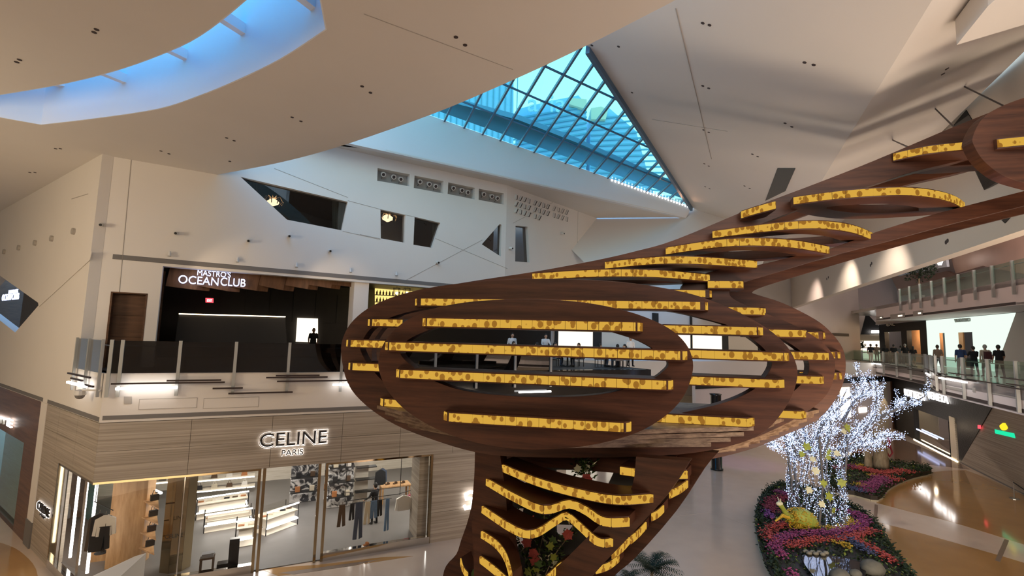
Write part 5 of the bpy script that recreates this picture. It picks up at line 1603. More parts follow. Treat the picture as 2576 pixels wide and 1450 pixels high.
def trousers(c, xd, m, name, label, w=0.34, h=1.15, group='trousers on the window rail'):
    xd = Vec(xd).normalized()
    yd = Vec((-xd.y, xd.x, 0)) * 0.04
    r = empty(name, tuple(c), label, 'garment', group)
    o = [(-.5, 0), (-.55, -.3), (-.72, -1), (-.18, -1), (-.02, -.35), (.15, -1), (.62, -.96), (.5, -.3), (.45, 0)]
    MB().prism([Vec(c) + xd * (x * w) + UP * (z * h - .1) + yd for x, z in o], [], yd * -2).build('body', m, r)
    MB().tube([Vec(c) + xd * -.16 - UP * .1, Vec(c) + xd * .16 - UP * .1], 0.012, 5).build('hanger', 'black', r)
    MB().tube([Vec(c) - UP * .1, Vec(c)], 0.008, 5).build('hook', 'chrome', r)
    return r
mat('cloth_black', (0.018, 0.018, 0.02), 0.9)
mat('cloth_white', (0.78, 0.75, 0.70), 0.9)
mat('cloth_brown', (0.10, 0.06, 0.035), 0.9, var=.2, vscale=20)
mat('cloth_denim', (0.07, 0.09, 0.14), 0.9, var=.2, vscale=20)
mat('cloth_blue', (0.12, 0.20, 0.33), 0.9, var=.2, vscale=20)
mat('cloth_cream', (0.62, 0.55, 0.42), 0.9)
mat('cloth_pink', (0.55, 0.16, 0.22), 0.9, var=.5, vscale=25)
mat('cloth_grey', (0.25, 0.25, 0.26), 0.9)
mat('tan_leather', (0.42, 0.17, 0.06), 0.5)
# rail in the left window
rl = empty('clothes_rail', tuple(W1(262, 1340, 1.2)), 'thin black clothes rail in the left shop window', 'rail')
MB().tube([W1(236, 1262, 1.2), W1(285, 1285, 1.2)], 0.015, 6).build('bar', 'black', rl)
MB().tube([W1(240, 1264, 1.2), Vec((*W1(240, 1264, 1.2)[:2], 3.7))], 0.012, 6).build('support', 'black', rl)
jacket(W1(252, 1284, 1.15), u1, 'cloth_black', 'jacket', 'long black coat on the left window rail', 0.40, 1.35)
jacket(W1(268, 1287, 1.10), u1, 'cloth_white', 'jacket', 'white jacket on the left window rail', 0.42, 0.8)
trousers(W1(266, 1318, 1.05), u1, 'cloth_black', 'trousers', 'black trousers below the white jacket', 0.26, 0.75, 'garments on the rails')
cube = MB().box(Vec((*PZ(258, 1405, 0)[:2], 0.25)), (0.7, 0.7, 0.5), R1).build('display_plinth', 'shop_oak')
tag(cube, 'low oak plinth under the left window garments', 'plinth')
hatp = PZ(254, 1392, 0.5)
tag(MB().lathe(hatp, [(0.2, 0.0), (0.2, 0.02), (0.11, 0.04), (0.10, 0.13), (0.05, 0.15)], 12).build('black_hat', 'cloth_black'), 'black hat on the low oak plinth', 'hat')
for k, (x, y) in enumerate(((165, 1250), (172, 1262))):
    jacket(WLp(x, y, 1.6), Vec((*LWL[1], 0)), ['cloth_white', 'cloth_grey'][k], 'jacket', ['white blouse behind the first light tubes', 'grey top behind the second light tube'][k], 0.4, 0.7)
# mirrored octagonal column
cc = PZ(440, 1430, 0)
col8 = empty('mirror_column', (cc.x, cc.y, 0), 'bronze mirrored many-sided column inside the shop', 'column')
for k in range(8):
    a0, a1 = k * math.pi / 4 + .2, (k + 1) * math.pi / 4 + .2
    p0, p1 = cc + Vec((math.cos(a0), math.sin(a0), 0)) * 0.5, cc + Vec((math.cos(a1), math.sin(a1), 0)) * 0.5
    e_ = (p1 - p0) * 0.01
    ct = (p0 + p1) / 2 - cc
    MB().prism([p0 + e_, p1 - e_, p1 - e_ + UP * 3.72, p0 + e_ + UP * 3.72], [], ct * -0.12).build('mirror_panel', 'bronze_mirror', col8)
tag(sign('shop_lettering', (tuple((Vec((*LW1[0], 0)) - w1n * 0.0)[:2]), LW1[1]), 'CELINE', ((415, 1358), (461, 1350), 10), 'letter_black', -0.03, 'small black CELINE lettering on the window glass', 0.01), 'small black CELINE lettering on the window glass', 'sign')
# back shelving left of the doorway
def backshelf(x0, x1, y, d, name, label):
    z = W1((x0 + x1) / 2, y, d).z
    a, b = W1(x0, y, d), W1(x1, y, d)
    a.z = b.z = z
    r = empty(name, tuple(a), label, 'shelf')
    MB().prism([a, b, b + w1n * .45, a + w1n * .45], [], UP * 0.05).build('board', 'shop_cream', r)
    MB().bar(a - UP * .02, b - UP * .02, 0.04, 0.04).build('light_strip', 'light_white', r)
    return r, z
def item(p, name, label, kind, m, group):
    r = empty(name, tuple(p), label, kind, group)
    if kind == 'handbag':
        MB().prism([p + u1 * x + UP * z for x, z in ((-.15, 0), (.15, 0), (.12, .2), (-.12, .2))], [], w1n * .1).build('body', m, r)
        MB().tube([p + u1 * -.07 + UP * .2 + w1n * .05, p + u1 * -.04 + UP * .33 + w1n * .05, p + u1 * .04 + UP * .33 + w1n * .05, p + u1 * .07 + UP * .2 + w1n * .05], .012, 5).build('handle', m, r)
    elif kind == 'box':
        MB().box(p + UP * .1 + w1n * .1, (.22, .16, .2), R1).build('body', m, r)
        MB().box(p + UP * .215 + w1n * .1, (.23, .17, .03), R1).build('lid', m, r)
    else:
        MB().box(p + UP * .025, (.24, .09, .05), R1 + .5).build('sole', m, r)
        MB().blob(p + UP * .08 + u1 * .03, .07, 7, 4, 0, (1.2, .7, .7)).build('upper', m, r)
    return r
tints = ['tan_leather', 'cloth_black', 'cloth_cream', 'cloth_brown', 'cloth_white']
def tname(m): return {'tan_leather': 'tan', 'cloth_black': 'black', 'cloth_cream': 'cream', 'cloth_brown': 'brown', 'cloth_white': 'white'}[m]
k = 0
for i, (x0, x1, y) in enumerate(((360, 428, 1216), (478, 640, 1206), (478, 640, 1232))):
    r, z = backshelf(x0, x1, y, 9.5, 'wall_shelf', ['short lit cream shelf between oak and mirror column', 'upper lit cream shelf at the back of the shop', 'lower lit cream shelf at the back of the shop'][i])
    for j in range(4 if i else 2):
        x = x0 + (x1 - x0) * (j + .6) / (4.3 if i else 2.3)
        p = W1(x, y, 9.6)
        p.z = z + 0.05
        m = tints[k % 5]
        item(p, 'handbag', 'small %s handbag, number %s from the left on the %s' % (tname(m), ['one', 'two', 'three', 'four'][j], ['short shelf by the oak partition', 'upper back shelf', 'lower back shelf'][i]), 'handbag', m, 'bags on the back shelves')
        k += 1
# glass display counters with light strips
def counter(c0, c1, depth, h, label, nitems, zbase=0.0):
    a, b = Vec(c0), Vec(c1)
    a.z = b.z = zbase
    d = (b - a).normalized()
    n_ = Vec((-d.y, d.x, 0))
    r = empty('display_counter', tuple(a), label, 'counter')
    MB().prism([a + n_ * .1 + d * .1, b + n_ * .1 - d * .1, b + n_ * (depth - .1) - d * .1, a + n_ * (depth - .1) + d * .1], [], UP * .3).build('plinth', 'shop_cream', r)
    MB().prism([a, b, b + n_ * depth, a + n_ * depth], [], UP * .05).build('base', 'shop_cream', r)
    r.children[-1].location.z = .3
    MB().prism([a + UP * (h - .3), b + UP * (h - .3), b + n_ * depth + UP * (h - .3), a + n_ * depth + UP * (h - .3)], [], UP * .04).build('tray', 'shop_cream', r)
    MB().prism([a + UP * h, b + UP * h, b + n_ * depth + UP * h, a + n_ * depth + UP * h], [], UP * .02).build('glass_top', 'glass_shop', r)
    for p in (a, b, b + n_ * depth, a + n_ * depth):
        MB().bar(p, p + UP * h, .03, .03).build('leg', 'black', r)
    MB().bar(a + UP * (h + .03), b + UP * (h + .03), .05, .05).build('light_strip', 'light_white', r)
    MB().bar(a + UP * .32, b + UP * .32, .05, .05).build('light_strip', 'light_white', r)
    MB().bar(b + UP * .32, b + n_ * depth + UP * .32, .05, .05).build('light_strip', 'light_white', r)
    L_ = (b - a).length
    for i in range(nitems):
        p = a + d * (L_ * (i + .5) / nitems) + n_ * depth * .5 + UP * (h - .25)
        MB().box(p, (.22, .16, .05), R1).build('tray_piece', tints[(i * 2) % 5], r)
    return r
counter(PZ(492, 1312, 0), PZ(622, 1290, 0), 0.8, 0.95, 'long lit glass counter furthest back in the shop', 6)
counter(PZ(512, 1345, 0), PZ(632, 1325, 0), 0.8, 0.75, 'middle lit glass counter left of the doorway', 5)
counter(PZ(590, 1382, 0), PZ(640, 1374, 0), 0.7, 1.0, 'short lit glass counter nearest the doorway mullion', 2)
counter(PZ(668, 1352, 0), PZ(748, 1322, 0), 0.9, 0.95, 'lit glass counter inside the open doorway', 5)
# stool and black totem
sp_ = PZ(519, 1438, 0.03)
st_ = empty('stool', tuple(sp_), 'small dark stool with folded goods behind the left window', 'stool')
MB().box(sp_ + UP * .48, (.45, .35, .05), R1).build('seat', 'cloth_brown', st_)
for dx, dy in ((-.19, -.14), (.19, -.14), (.19, .14), (-.19, .14)):
    MB().bar(sp_ + Matrix.Rotation(R1, 3, 'Z') @ Vec((dx, dy, 0)), sp_ + Matrix.Rotation(R1, 3, 'Z') @ Vec((dx, dy, .46)), .04, .04).build('leg', 'cloth_brown', st_)
fd = MB().box(sp_ + UP * .55, (.4, .3, .08), R1).box(sp_ + UP * .61, (.36, .26, .05), R1 + .1).build('folded_goods', 'cloth_grey')
tag(fd, 'folded grey goods on the dark stool', 'goods')
tp_ = PZ(577, 1436, 0.03)
tag(MB().box(tp_ + UP * .55 + u1 * .1, (.32, .2, 1.1), R1).box(tp_ + UP * .16 - u1 * .2, (.4, .3, .32), R1).build('black_stand', 'black_gloss'), 'tall black display stand beside the stool', 'stand')
# marble shelf panels
def marble_unit(px, d, label, ys, nb, where):
    pts = [W1(x, y, d) for x, y in px]
    for p in pts:
        p.z = max(p.z, 0.05)
    r = empty('marble_shelving', (pts[0].x, pts[0].y, 0), label, 'shelving')
    MB().prism([Vec((pts[0].x, pts[0].y, .05)), Vec((pts[1].x, pts[1].y, .05)), Vec((pts[1].x, pts[1].y, 3.7)), Vec((pts[0].x, pts[0].y, 3.7))], [], w1n * .15).build('marble_panel', 'marble', r)
    for i, z in enumerate(ys):
        a, b = Vec((pts[0].x, pts[0].y, z)), Vec((pts[1].x, pts[1].y, z))
        MB().prism([a - w1n * .4, b - w1n * .4, b, a], [], UP * .04).build('shelf_board', 'black', r)
        MB().bar(a - w1n * .02 - UP * .04, b - w1n * .02 - UP * .04, .03, .03).build('light_strip', 'light_white', r)
        for j in range(nb):
            p = a.lerp(b, (j + .5) / nb) - w1n * .32 + UP * .045
            m = tints[(i + j * 2) % 5]
            item(p, 'gift_box', '%s %s box on the %s board of the %s' % (['left', 'right'][j], tname(m), ['lowest', 'middle', 'top'][i], where), 'box', m, 'boxes on the marble shelving')
marble_unit([(732, 1200), (803, 1200)], 7.0, 'grey marble shelving seen through the open doorway', (0.6, 1.3, 2.0), 2, 'marble shelving by the doorway')
marble_unit([(826, 1200), (890, 1200)], 5.6, 'grey marble shelving behind the right window', (0.6, 1.3, 2.0), 2, 'marble shelving in the right window')
cw = wbox('cream_cabinet', LW1, sz(LW1, 893, 1200)[0] + 0.9, sz(LW1, 935, 1200)[0] + 0.9, 0.03, 3.2, -6.0, 0.3, 'shop_cream')
tag(cw, 'cream shelf cabinet behind the shop assistant', 'cabinet')
pts = [c for c in cw.data.vertices]
for i, z in enumerate((0.6, 1.2, 1.8)):
    s0 = sz(LW1, 893, 1200)[0] + 0.9
    wbox('shelf_board', LW1, s0, s0 + 1.0, z, z + .04, -5.6, 0.4, 'black', cw)
# rail with trousers in the right window
LT = (tuple((Vec((*LW1[0], 0)) + w1n * 0.9)[:2]), LW1[1])
rl2 = empty('clothes_rail', tuple(W1(920, 1300, .9)), 'thin black rail with hanging trousers in the right window', 'rail')
MB().tube([W1(866, 1262, .9), W1(1006, 1243, .9)], 0.015, 6).build('bar', 'black', rl2)
MB().tube([W1(858, 1242, .9), W1(1006, 1226, .9)], 0.012, 6).build('bar', 'black', rl2)
MB().tube([W1(1006, 1246, .9), Vec((*W1(1006, 1246, .9)[:2], 3.7))], 0.014, 6).build('support', 'black', rl2)
MB().tube([W1(868, 1262, .9), Vec((*W1(868, 1262, .9)[:2], 3.7))], 0.014, 6).build('support', 'black', rl2)
for (x, y), m, h, w_, lab in (((862, 1264), 'cloth_brown', .85, .24, 'brown trousers at the left end of the window rail'), ((887, 1261), 'cloth_black', .65, .16, 'short black garment second on the window rail'),
                              ((905, 1258), 'cloth_denim', 1.45, .28, 'long dark flared jeans on the window rail'), ((926, 1256), 'cloth_cream', .9, .2, 'cream garment on the window rail'),
                              ((942, 1254), 'cloth_blue', .7, .24, 'blue denim piece in front of the assistant'), ((957, 1252), 'cloth_black', .65, .16, 'small black and white garment on the window rail'), ((976, 1249), 'cloth_blue', 1.3, .15, 'narrow light blue jeans at the right of the window rail')):
    trousers(W1(x, y, .9), u1, m, 'trousers', lab, w_, h)
jacket(W1(1017, 1240, 1.6), u1, 'cloth_white', 'jacket', 'white knitted jacket near the stone column', 0.5, 0.75)
jacket(W1(1034, 1236, 1.9), u1, 'cloth_pink', 'jacket', 'red patterned jacket beside the white knitted one', 0.3, 0.75)
jacket(W1(1043, 1233, 2.0), u1, 'cloth_black', 'jacket', 'black jacket next to the stone column', 0.25, 0.7)
jacket(W1(958, 1176, 4.5), u1, 'cloth_black', 'jacket', 'black jacket hanging behind the assistant', 0.36, 0.85)
jacket(W1(963, 1173, 4.6), u1, 'cloth_denim', 'jacket', 'dark jacket beside the oak table', 0.3, 0.8)
rl3 = empty('clothes_rail', tuple(W1(1030, 1300, 1.7)), 'black rail with jackets by the stone column', 'rail')
MB().tube([W1(1004, 1243, 1.5), W1(1050, 1229, 2.0)], 0.015, 6).build('bar', 'black', rl3)
# oak table
tc_ = PZ(992, 1262, 0)
tb = empty('oak_table', tuple(tc_), 'oak table with dark pieces at the back right of the shop', 'table')
MB().box(tc_ + UP * .85, (1.5, .8, .06), R1).build('tabletop', 'shop_oak', tb)
for dx, dy in ((-.68, -.33), (.68, -.33), (.68, .33), (-.68, .33)):
    q = Matrix.Rotation(R1, 3, 'Z') @ Vec((dx, dy, 0))
    MB().bar(tc_ + q, tc_ + q + UP * .82, .08, .08).build('leg', 'shop_oak', tb)
for k in range(3):
    item(tc_ + UP * .88 + u1 * (-.4 + k * .4), 'leather_shoe', ['left', 'middle', 'right'][k] + ' dark shoe on the oak table', 'shoe', 'cloth_brown', 'shoes on the oak table')
item(PP(921, 1372, at(LW1, 8, 0.3), UP) + UP * 0.0, 'leather_shoe', 'single brown sandal on the right window sill', 'shoe', 'tan_leather', None)
# stone column at the right end of the window
sc_ = wbox('wall_stone_column', LW1, sz(LW1, 1050, 1300)[0] + .1, S1088 - .05, 0.03, 3.7, -0.35, 1.3, 'travertine')
struct(sc_, 'striped stone column inside the right window', 'wall')
# pale parapet wedge in front of the left window
wa = [PZ(285, 1470, 0), PZ(385, 1462, 0)]
wp = MB()
b0, b1_ = PY(300, 1450, 14.2), PY(364, 1450, 14.2)
t0, t1 = PY(340, 1400, 15.2), PY(366, 1392, 15.2)
A0 = [Vec((b0.x - .3, 13.2, 0)), Vec((b1_.x - .1, 13.2, 0)), Vec((t1.x + .02, 15.2, 0)), Vec((t0.x, 15.2, 0))]
wp.hexa(A0, [Vec((A0[0].x, A0[0].y, 0.0 + PY(290, 1470, 13.2).z)), Vec((A0[1].x, A0[1].y, PY(364, 1470, 13.2).z)), Vec((A0[2].x, A0[2].y, t1.z)), Vec((A0[3].x, A0[3].y, t0.z))])
tag(wp.build('parapet', 'ivory'), 'pale sloping parapet end in front of the left shop window', 'parapet')
# ================================================================ FLOWER BEDS, LIT TREE, PLANTS
def leaf_mat(name, c, var=0.4):
    return mat(name, c, 0.6, var=var, vscale=9)
leaf_mat('leaf_dark', (0.016, 0.034, 0.012))
leaf_mat('leaf_mid', (0.06, 0.12, 0.02))
leaf_mat('leaf_lime', (0.28, 0.33, 0.05))
leaf_mat('leaf_white', (0.62, 0.62, 0.42), 0.2)
leaf_mat('soil', (0.03, 0.022, 0.015))
leaf_mat('fl_magenta', (0.24, 0.04, 0.13), 0.35)
leaf_mat('fl_coral', (0.38, 0.06, 0.05), 0.35)
leaf_mat('fl_red', (0.24, 0.02, 0.035), 0.35)
leaf_mat('fl_purple', (0.19, 0.05, 0.20), 0.3)
leaf_mat('fl_yellow', (0.46, 0.30, 0.02), 0.35)
leaf_mat('fl_blue', (0.06, 0.075, 0.16), 0.4)
mat('rock', (0.10, 0.10, 0.085), 0.8, bump=.6, bscale=8, var=.4, vscale=5)
mat('pebble', (0.20, 0.19, 0.15), 0.6, var=.3, vscale=4)
mat('pond_water', (0.012, 0.011, 0.013), 0.04)
mat('kerb_pale', (0.45, 0.40, 0.28), 0.7)
def inside(p, poly):
    c = False
    n = len(poly)
    for i in range(n):
        a, b = poly[i], poly[(i + 1) % n]
        if (a[1] > p[1]) != (b[1] > p[1]) and p[0] < (b[0] - a[0]) * (p[1] - a[1]) / (b[1] - a[1]) + a[0]: c = not c
    return c
def leaves(pts, size, name, m, par, flat=0.5):
    v, f = [], []
    for p in pts:
        a = random.uniform(0, 6.283)
        t = random.uniform(-flat, flat) + 0.5
        d = Vec((math.cos(a), math.sin(a), t)).normalized()
        s = Vec((-d.y, d.x, random.uniform(-.4, .4))).normalized()
        L = size * random.uniform(.6, 1.3)
        k = len(v)
        nrm = d.cross(s) * L * .15
        v += [p, p + d * L * .5 + s * L * .28 + nrm, p + d * L, p + d * L * .5 - s * L * .28 + nrm, p + d * L * .5 - nrm * .4]
        f += [(k, k + 1, k + 4), (k + 1, k + 2, k + 4), (k + 2, k + 3, k + 4), (k + 3, k, k + 4)]
    o = link(name, v, f, m, par)
    o['kind'] = 'stuff'
    return o
def heads(pts, r, name, m, par):
    v, f = [], []
    for p in pts:
        k = len(v)
        q = r * random.uniform(.7, 1.25)
        a0 = random.uniform(0, 2)
        ring = [p + Vec((math.cos(a0 + i * 1.2566) * q, math.sin(a0 + i * 1.2566) * q, random.uniform(-.1, .3) * q)) for i in range(5)]
        v += [p + Vec((0, 0, q * .75))] + ring + [p - Vec((0, 0, q * .7))]
        for i in range(5):
            f += [(k, k + 1 + i, k + 1 + (i + 1) % 5), (k + 6, k + 1 + (i + 1) % 5, k + 1 + i)]
    o = link(name, v, f, m, par)
    o['kind'] = 'stuff'
    return o
def drift_pts(px, z, wid, dens):
    c = smoothpts([PZ(x, y, z) for x, y in px], 5, False)
    L = arclen(c)
    out = []
    for _ in range(int(L[-1] * wid * dens)):
        p = sample(c, L, random.uniform(0, L[-1]))
        out.append(p + Vec((random.gauss(0, wid * .32), random.gauss(0, wid * .32), random.uniform(-.05, .09))))
    return out
def bed(outpx, label, h, nleaf, drifts, smooth=4):
    o2 = smoothpts(ground(outpx), smooth)
    cx = sum(o2, Vec()) / len(o2)
    r = empty('flower_bed', (cx.x, cx.y, 0), label, 'flower bed')
    MB().prism(o2, [], (0, 0, h * .75)).build('soil_mound', 'soil', r)
    kb = MB()
    for a, b in zip(o2, o2[1:] + o2[:1]):
        kb.bar(a + Vec((0, 0, .04)), b + Vec((0, 0, .04)), .07, .08)
    kb.build('kerb', 'kerb_pale', r)
    poly = [(p.x, p.y) for p in o2]
    xs = [p[0] for p in poly]; ys = [p[1] for p in poly]
    pts, rim = [], []
    while len(pts) < nleaf:
        p = (random.uniform(min(xs), max(xs)), random.uniform(min(ys), max(ys)))
        if inside(p, poly): pts.append(Vec((p[0], p[1], h * .72 + random.uniform(-.02, .08))))
    L = arclen(o2 + o2[:1])
    for _ in range(nleaf):
        p = sample(o2 + o2[:1], L, random.uniform(0, L[-1]))
        d = (cx - p).normalized() * random.uniform(0, .55)
        rim.append(Vec((p.x + d.x, p.y + d.y, random.uniform(.05, h + .10))))
    leaves(pts, .13, 'foliage', 'leaf_dark', r)
    leaves(rim, .15, 'hedge_rim', 'leaf_dark', r)
    leaves(random.sample(pts, nleaf // 5), .15, 'pale_foliage', 'leaf_mid', r)
    leaves(random.sample(pts, nleaf // 14), .16, 'lime_foliage', 'leaf_lime', r)
    for nm, m, px, wid in drifts:
        heads(drift_pts(px, h + .05, wid, 330), .042, nm, m, r)
    return r
D1 = [('magenta_flowers', 'fl_magenta', [(1955, 1236), (1988, 1247)], .5), ('red_flowers', 'fl_red', [(1978, 1251), (1950, 1257), (1936, 1271), (1946, 1290)], .6), ('purple_flowers', 'fl_purple', [(1927, 1286), (1938, 1305)], .4),
      ('coral_flowers', 'fl_coral', [(1978, 1318), (1950, 1323), (1931, 1335), (1939, 1360)], .55),
      ('magenta_flowers', 'fl_magenta', [(1971, 1400), (1955, 1386), (1946, 1374), (1967, 1355), (2002, 1344), (2055, 1341), (2107, 1339), (2151, 1328), (2175, 1314), (2167, 1299), (2142, 1290), (2118, 1285)], .55),
      ('coral_flowers', 'fl_coral', [(1985, 1375), (2020, 1365), (2055, 1358), (2107, 1358), (2142, 1348), (2177, 1341), (2198, 1334)], .42), ('coral_flowers', 'fl_coral', [(2142, 1349), (2168, 1365), (2194, 1381), (2221, 1395), (2252, 1414)], .4),
      ('yellow_flowers', 'fl_yellow', [(1994, 1325), (2034, 1332)], .4), ('yellow_flowers', 'fl_yellow', [(2076, 1330), (2116, 1327), (2146, 1314), (2121, 1304)], .4), ('yellow_flowers', 'fl_yellow', [(2093, 1363), (2139, 1376)], .35),
      ('blue_flowers', 'fl_blue', [(2114, 1356), (2139, 1358), (2163, 1374), (2189, 1391)], .42), ('magenta_flowers', 'fl_magenta', [(1978, 1433), (1999, 1450)], .35), ('blue_flowers', 'fl_blue', [(2112, 1272), (2135, 1280)], .3)]
bed1 = bed([(1965, 1231), (1928, 1248), (1905, 1290), (1902, 1340), (1916, 1400), (1942, 1460), (2000, 1560), (2120, 1640), (2280, 1600), (2320, 1510), (2285, 1450), (2238, 1384), (2216, 1346), (2190, 1316), (2150, 1290), (2105, 1268), (2040, 1240)],
           'large leaf-shaped flower bed under the illuminated tree', .42, 5200, D1)
D2 = [('red_flowers', 'fl_red', [(2101, 1178), (2121, 1176)], .5), ('yellow_flowers', 'fl_yellow', [(2157, 1172), (2174, 1173)], .6), ('magenta_flowers', 'fl_magenta', [(2140, 1172), (2155, 1178)], .6),
      ('coral_flowers', 'fl_coral', [(2157, 1177), (2192, 1185), (2223, 1190), (2266, 1186), (2289, 1187)], .8), ('coral_flowers', 'fl_coral', [(2223, 1197), (2248, 1206)], .9),
      ('magenta_flowers', 'fl_magenta', [(2210, 1200), (2223, 1208), (2192, 1221), (2179, 1236)], .8), ('yellow_flowers', 'fl_yellow', [(2160, 1221), (2175, 1222)], .6), ('yellow_flowers', 'fl_yellow', [(2190, 1195), (2200, 1197)], .5),
      ('blue_flowers', 'fl_blue', [(2142, 1227), (2169, 1237)], .6)]
bed2 = bed([(2085, 1170), (2130, 1165), (2172, 1158), (2240, 1172), (2290, 1178), (2330, 1186), (2343, 1195), (2300, 1206), (2262, 1220), (2232, 1238), (2208, 1263), (2150, 1250), (2100, 1243), (2078, 1228), (2070, 1195)],
           'smaller pointed flower bed with bark trunks behind the illuminated tree', .42, 3600, D2, 3)
# pond, rocks and pebbles in the near bed
pd = MB().prism(smoothpts([PZ(x, y, .40) for x, y in ((2018, 1402), (2060, 1398), (2107, 1405), (2168, 1421), (2178, 1450), (2150, 1490), (2080, 1480), (2035, 1440))], 3), [], (0, 0, .06)).build('pond', 'pond_water')
tag(pd, 'small dark pond in the near flower bed', 'pond')
for k, (x, y, r, lab) in enumerate(((2195, 1430, .38, 'large grey boulder at the right of the pond'), (2112, 1450, .33, 'grey boulder at the front of the pond'), (2152, 1444, .2, 'small boulder beside the pond edge'))):
    c = PZ(x, y, .5)
    tag(MB().blob(c, r, 12, 8, .09, (1.1, .9, .75)).build('boulder', 'rock', None, True), lab, 'rock', 'boulders by the pond')
for k in range(7):
    c = PZ(2027 + k * 8.5, 1388 + (k % 2) * 4 + k * .6, .5)
    tag(MB().blob(c, .10, 9, 6, .05, (1.2, .8, .7)).build('pebble', 'pebble', None, True), 'smooth oval pebble, number %s from the left along the pond' % ['one', 'two', 'three', 'four', 'five', 'six', 'seven'][k], 'pebble', 'pebbles along the pond')
# yellow topiary animal
tb0 = PZ(2015, 1325, .42)
ta = empty('topiary_animal', tuple(tb0), 'yellow flower-covered topiary animal resting beside the lit tree', 'topiary')
pa_ = [PY(2050, 1326, tb0.y), PY(2033, 1310, tb0.y), PY(2010, 1300, tb0.y), PY(1993, 1303, tb0.y), PY(1980, 1297, tb0.y - .1), PY(1970, 1281, tb0.y - .2), PY(1961, 1268, tb0.y - .25)]
bdm = MB().tube(smoothpts(pa_, 4, False), [0.18, .24, .30, .34, .37, .39, .40, .40, .38, .35, .32, .30, .27, .22, .18, .15, .13, .12, .11, .10, .10, .10, .11, .11, .08][:len(smoothpts(pa_, 4, False))], 12).build('body', 'leaf_lime', ta, True)
hp = []
cl_ = smoothpts(pa_, 4, False)
for _ in range(900):
    t = random.random() ** 1.2 * .62
    i = t * (len(cl_) - 1)
    p = cl_[int(i)]
    d = Vec((random.gauss(0, 1), random.gauss(0, 1), random.gauss(.4, 1))).normalized()
    hp.append(p + d * [0.2, .3, .37, .4, .39, .34, .28][min(6, int(t * 11))])
heads(hp, .045, 'yellow_coat', 'fl_yellow', ta)
MB().blob(pa_[-1], .13, 8, 6, 0, (1.3, .8, .8)).build('head', 'leaf_white', ta, True)
for s in (-1, 1):
    MB().tube([pa_[-1] + Vec((.02, s * .05, .08)), pa_[-1] + Vec((-.02, s * .12, .26))], [.04, .01], 6).build('ear', 'leaf_white', ta)
for x, y in ((1995, 1318), (2022, 1318)):
    c = PY(x, y, tb0.y - .3)
    MB().tube([c + Vec((.2 * math.cos(a), -.05, .2 * math.sin(a))) for a in [math.pi + math.pi * k / 8 for k in range(9)]], .03, 6).build('rim', 'fl_yellow', ta)
for s, (x0, y0, x1, y1) in enumerate(((1985, 1303, 1950, 1310), (1975, 1300, 1962, 1300))):
    MB().tube([PY(x0, y0, tb0.y - .3), PY((x0 + x1) / 2, min(y0, y1) - 4, tb0.y - .4), PY(x1, y1 + 2, tb0.y - .45)], [.08, .06, .04], 6).build('leg', 'fl_yellow', ta)
# bark trunks in the far bed
def bark(px, y, r, h, label):
    c = PZ(px, y, .35)
    m = MB()
    pr = [(r * (1.25 - .3 * t + .06 * math.sin(9 * t)), h * t) for t in [k / 8 for k in range(9)]]
    m.lathe(c, pr, 12)
    for v in m.v: v += Vec((random.uniform(-.03, .03), random.uniform(-.03, .03), 0))
    return tag(m.build('bark_trunk', 'bark', None, True), label, 'trunk')
grain('bark', (0.16, 0.12, 0.07), (0.36, 0.29, 0.19), (5, 5, 1.2), .8, 5, .8)
bark(2217, 1180, .36, 2.5, 'pale bark trunk standing in the far flower bed')
bark(2185, 1180, .18, 2.3, 'thin dark bark trunk beside the pale one')
rb = MB().tube([PY(2234, 1128, 34.3), PY(2240, 1108, 34.2), PY(2233, 1096, 34.2), PY(2238, 1120, 34.0), PY(2245, 1140, 34), PY(2238, 1150, 34), PY(2232, 1140, 34)], .06, 6).build('red_ribbon', 'fl_red')
tag(rb, 'red curled ribbon hanging on the pale bark trunk', 'ribbon')
pt = PZ(2155, 1142, 0)
tag(MB().lathe(pt, [(.3, 0), (.5, .35), (.55, .75), (.48, .78)], 14).build('planter', 'tan_leather', None, True), 'round red-brown planter behind the flower beds', 'planter')

# ---- illuminated tree
tbase = PZ(2056, 1317, .3)
lt = empty('illuminated_tree', tuple(tbase), 'tree woven of branches covered in tiny blue-white lights', 'tree')
emis('bulb', (0.47, 0.60, 1.0), 3.6)
MATS['bulb'].cycles.emission_sampling = 'NONE'
mat('twig_pale', (0.10, 0.095, 0.09), .6)
bulbs = []
sk = MB()
def TY(x, y, d=0.0): return PY(x, y, tbase.y + d)
def trad(z):                                    # cage radius by height
    return 1.18 + .10 * math.sin(z * 1.2) + (0.0 if z < 3.4 else (z - 3.4) * .35) - .06 * z * (z < 1.5)
nst = 34
for i in range(nst):
    a = 2 * math.pi * i / nst
    tw = random.uniform(-.5, .5)
    pts = []
    for k in range(12):
        z = .2 + 4.3 * k / 11
        r = trad(z) * random.uniform(.9, 1.04)
        aa = a + tw * z / 4 + .12 * math.sin(z * 3 + i)
        pts.append(tbase + Vec((r * math.cos(aa), r * math.sin(aa) * .85, z - .3)))
    sk.tube(pts, .018, 5)
    L = arclen(pts)
    for _ in range(95):
        bulbs.append(sample(pts, L, random.uniform(0, L[-1])) + Vec((random.gauss(0, .045), random.gauss(0, .045), random.gauss(0, .05))))
for i in range(5):
    a = 2 * math.pi * i / 5 + .5
    sk.tube([tbase + Vec((1.15 * math.cos(a), .95 * math.sin(a), -.1)), tbase + Vec((1.2 * math.cos(a + .2), 1.0 * math.sin(a + .2), 2)), tbase + Vec((1.4 * math.cos(a + .1), 1.2 * math.sin(a + .1), 4.2))], .05, 6)
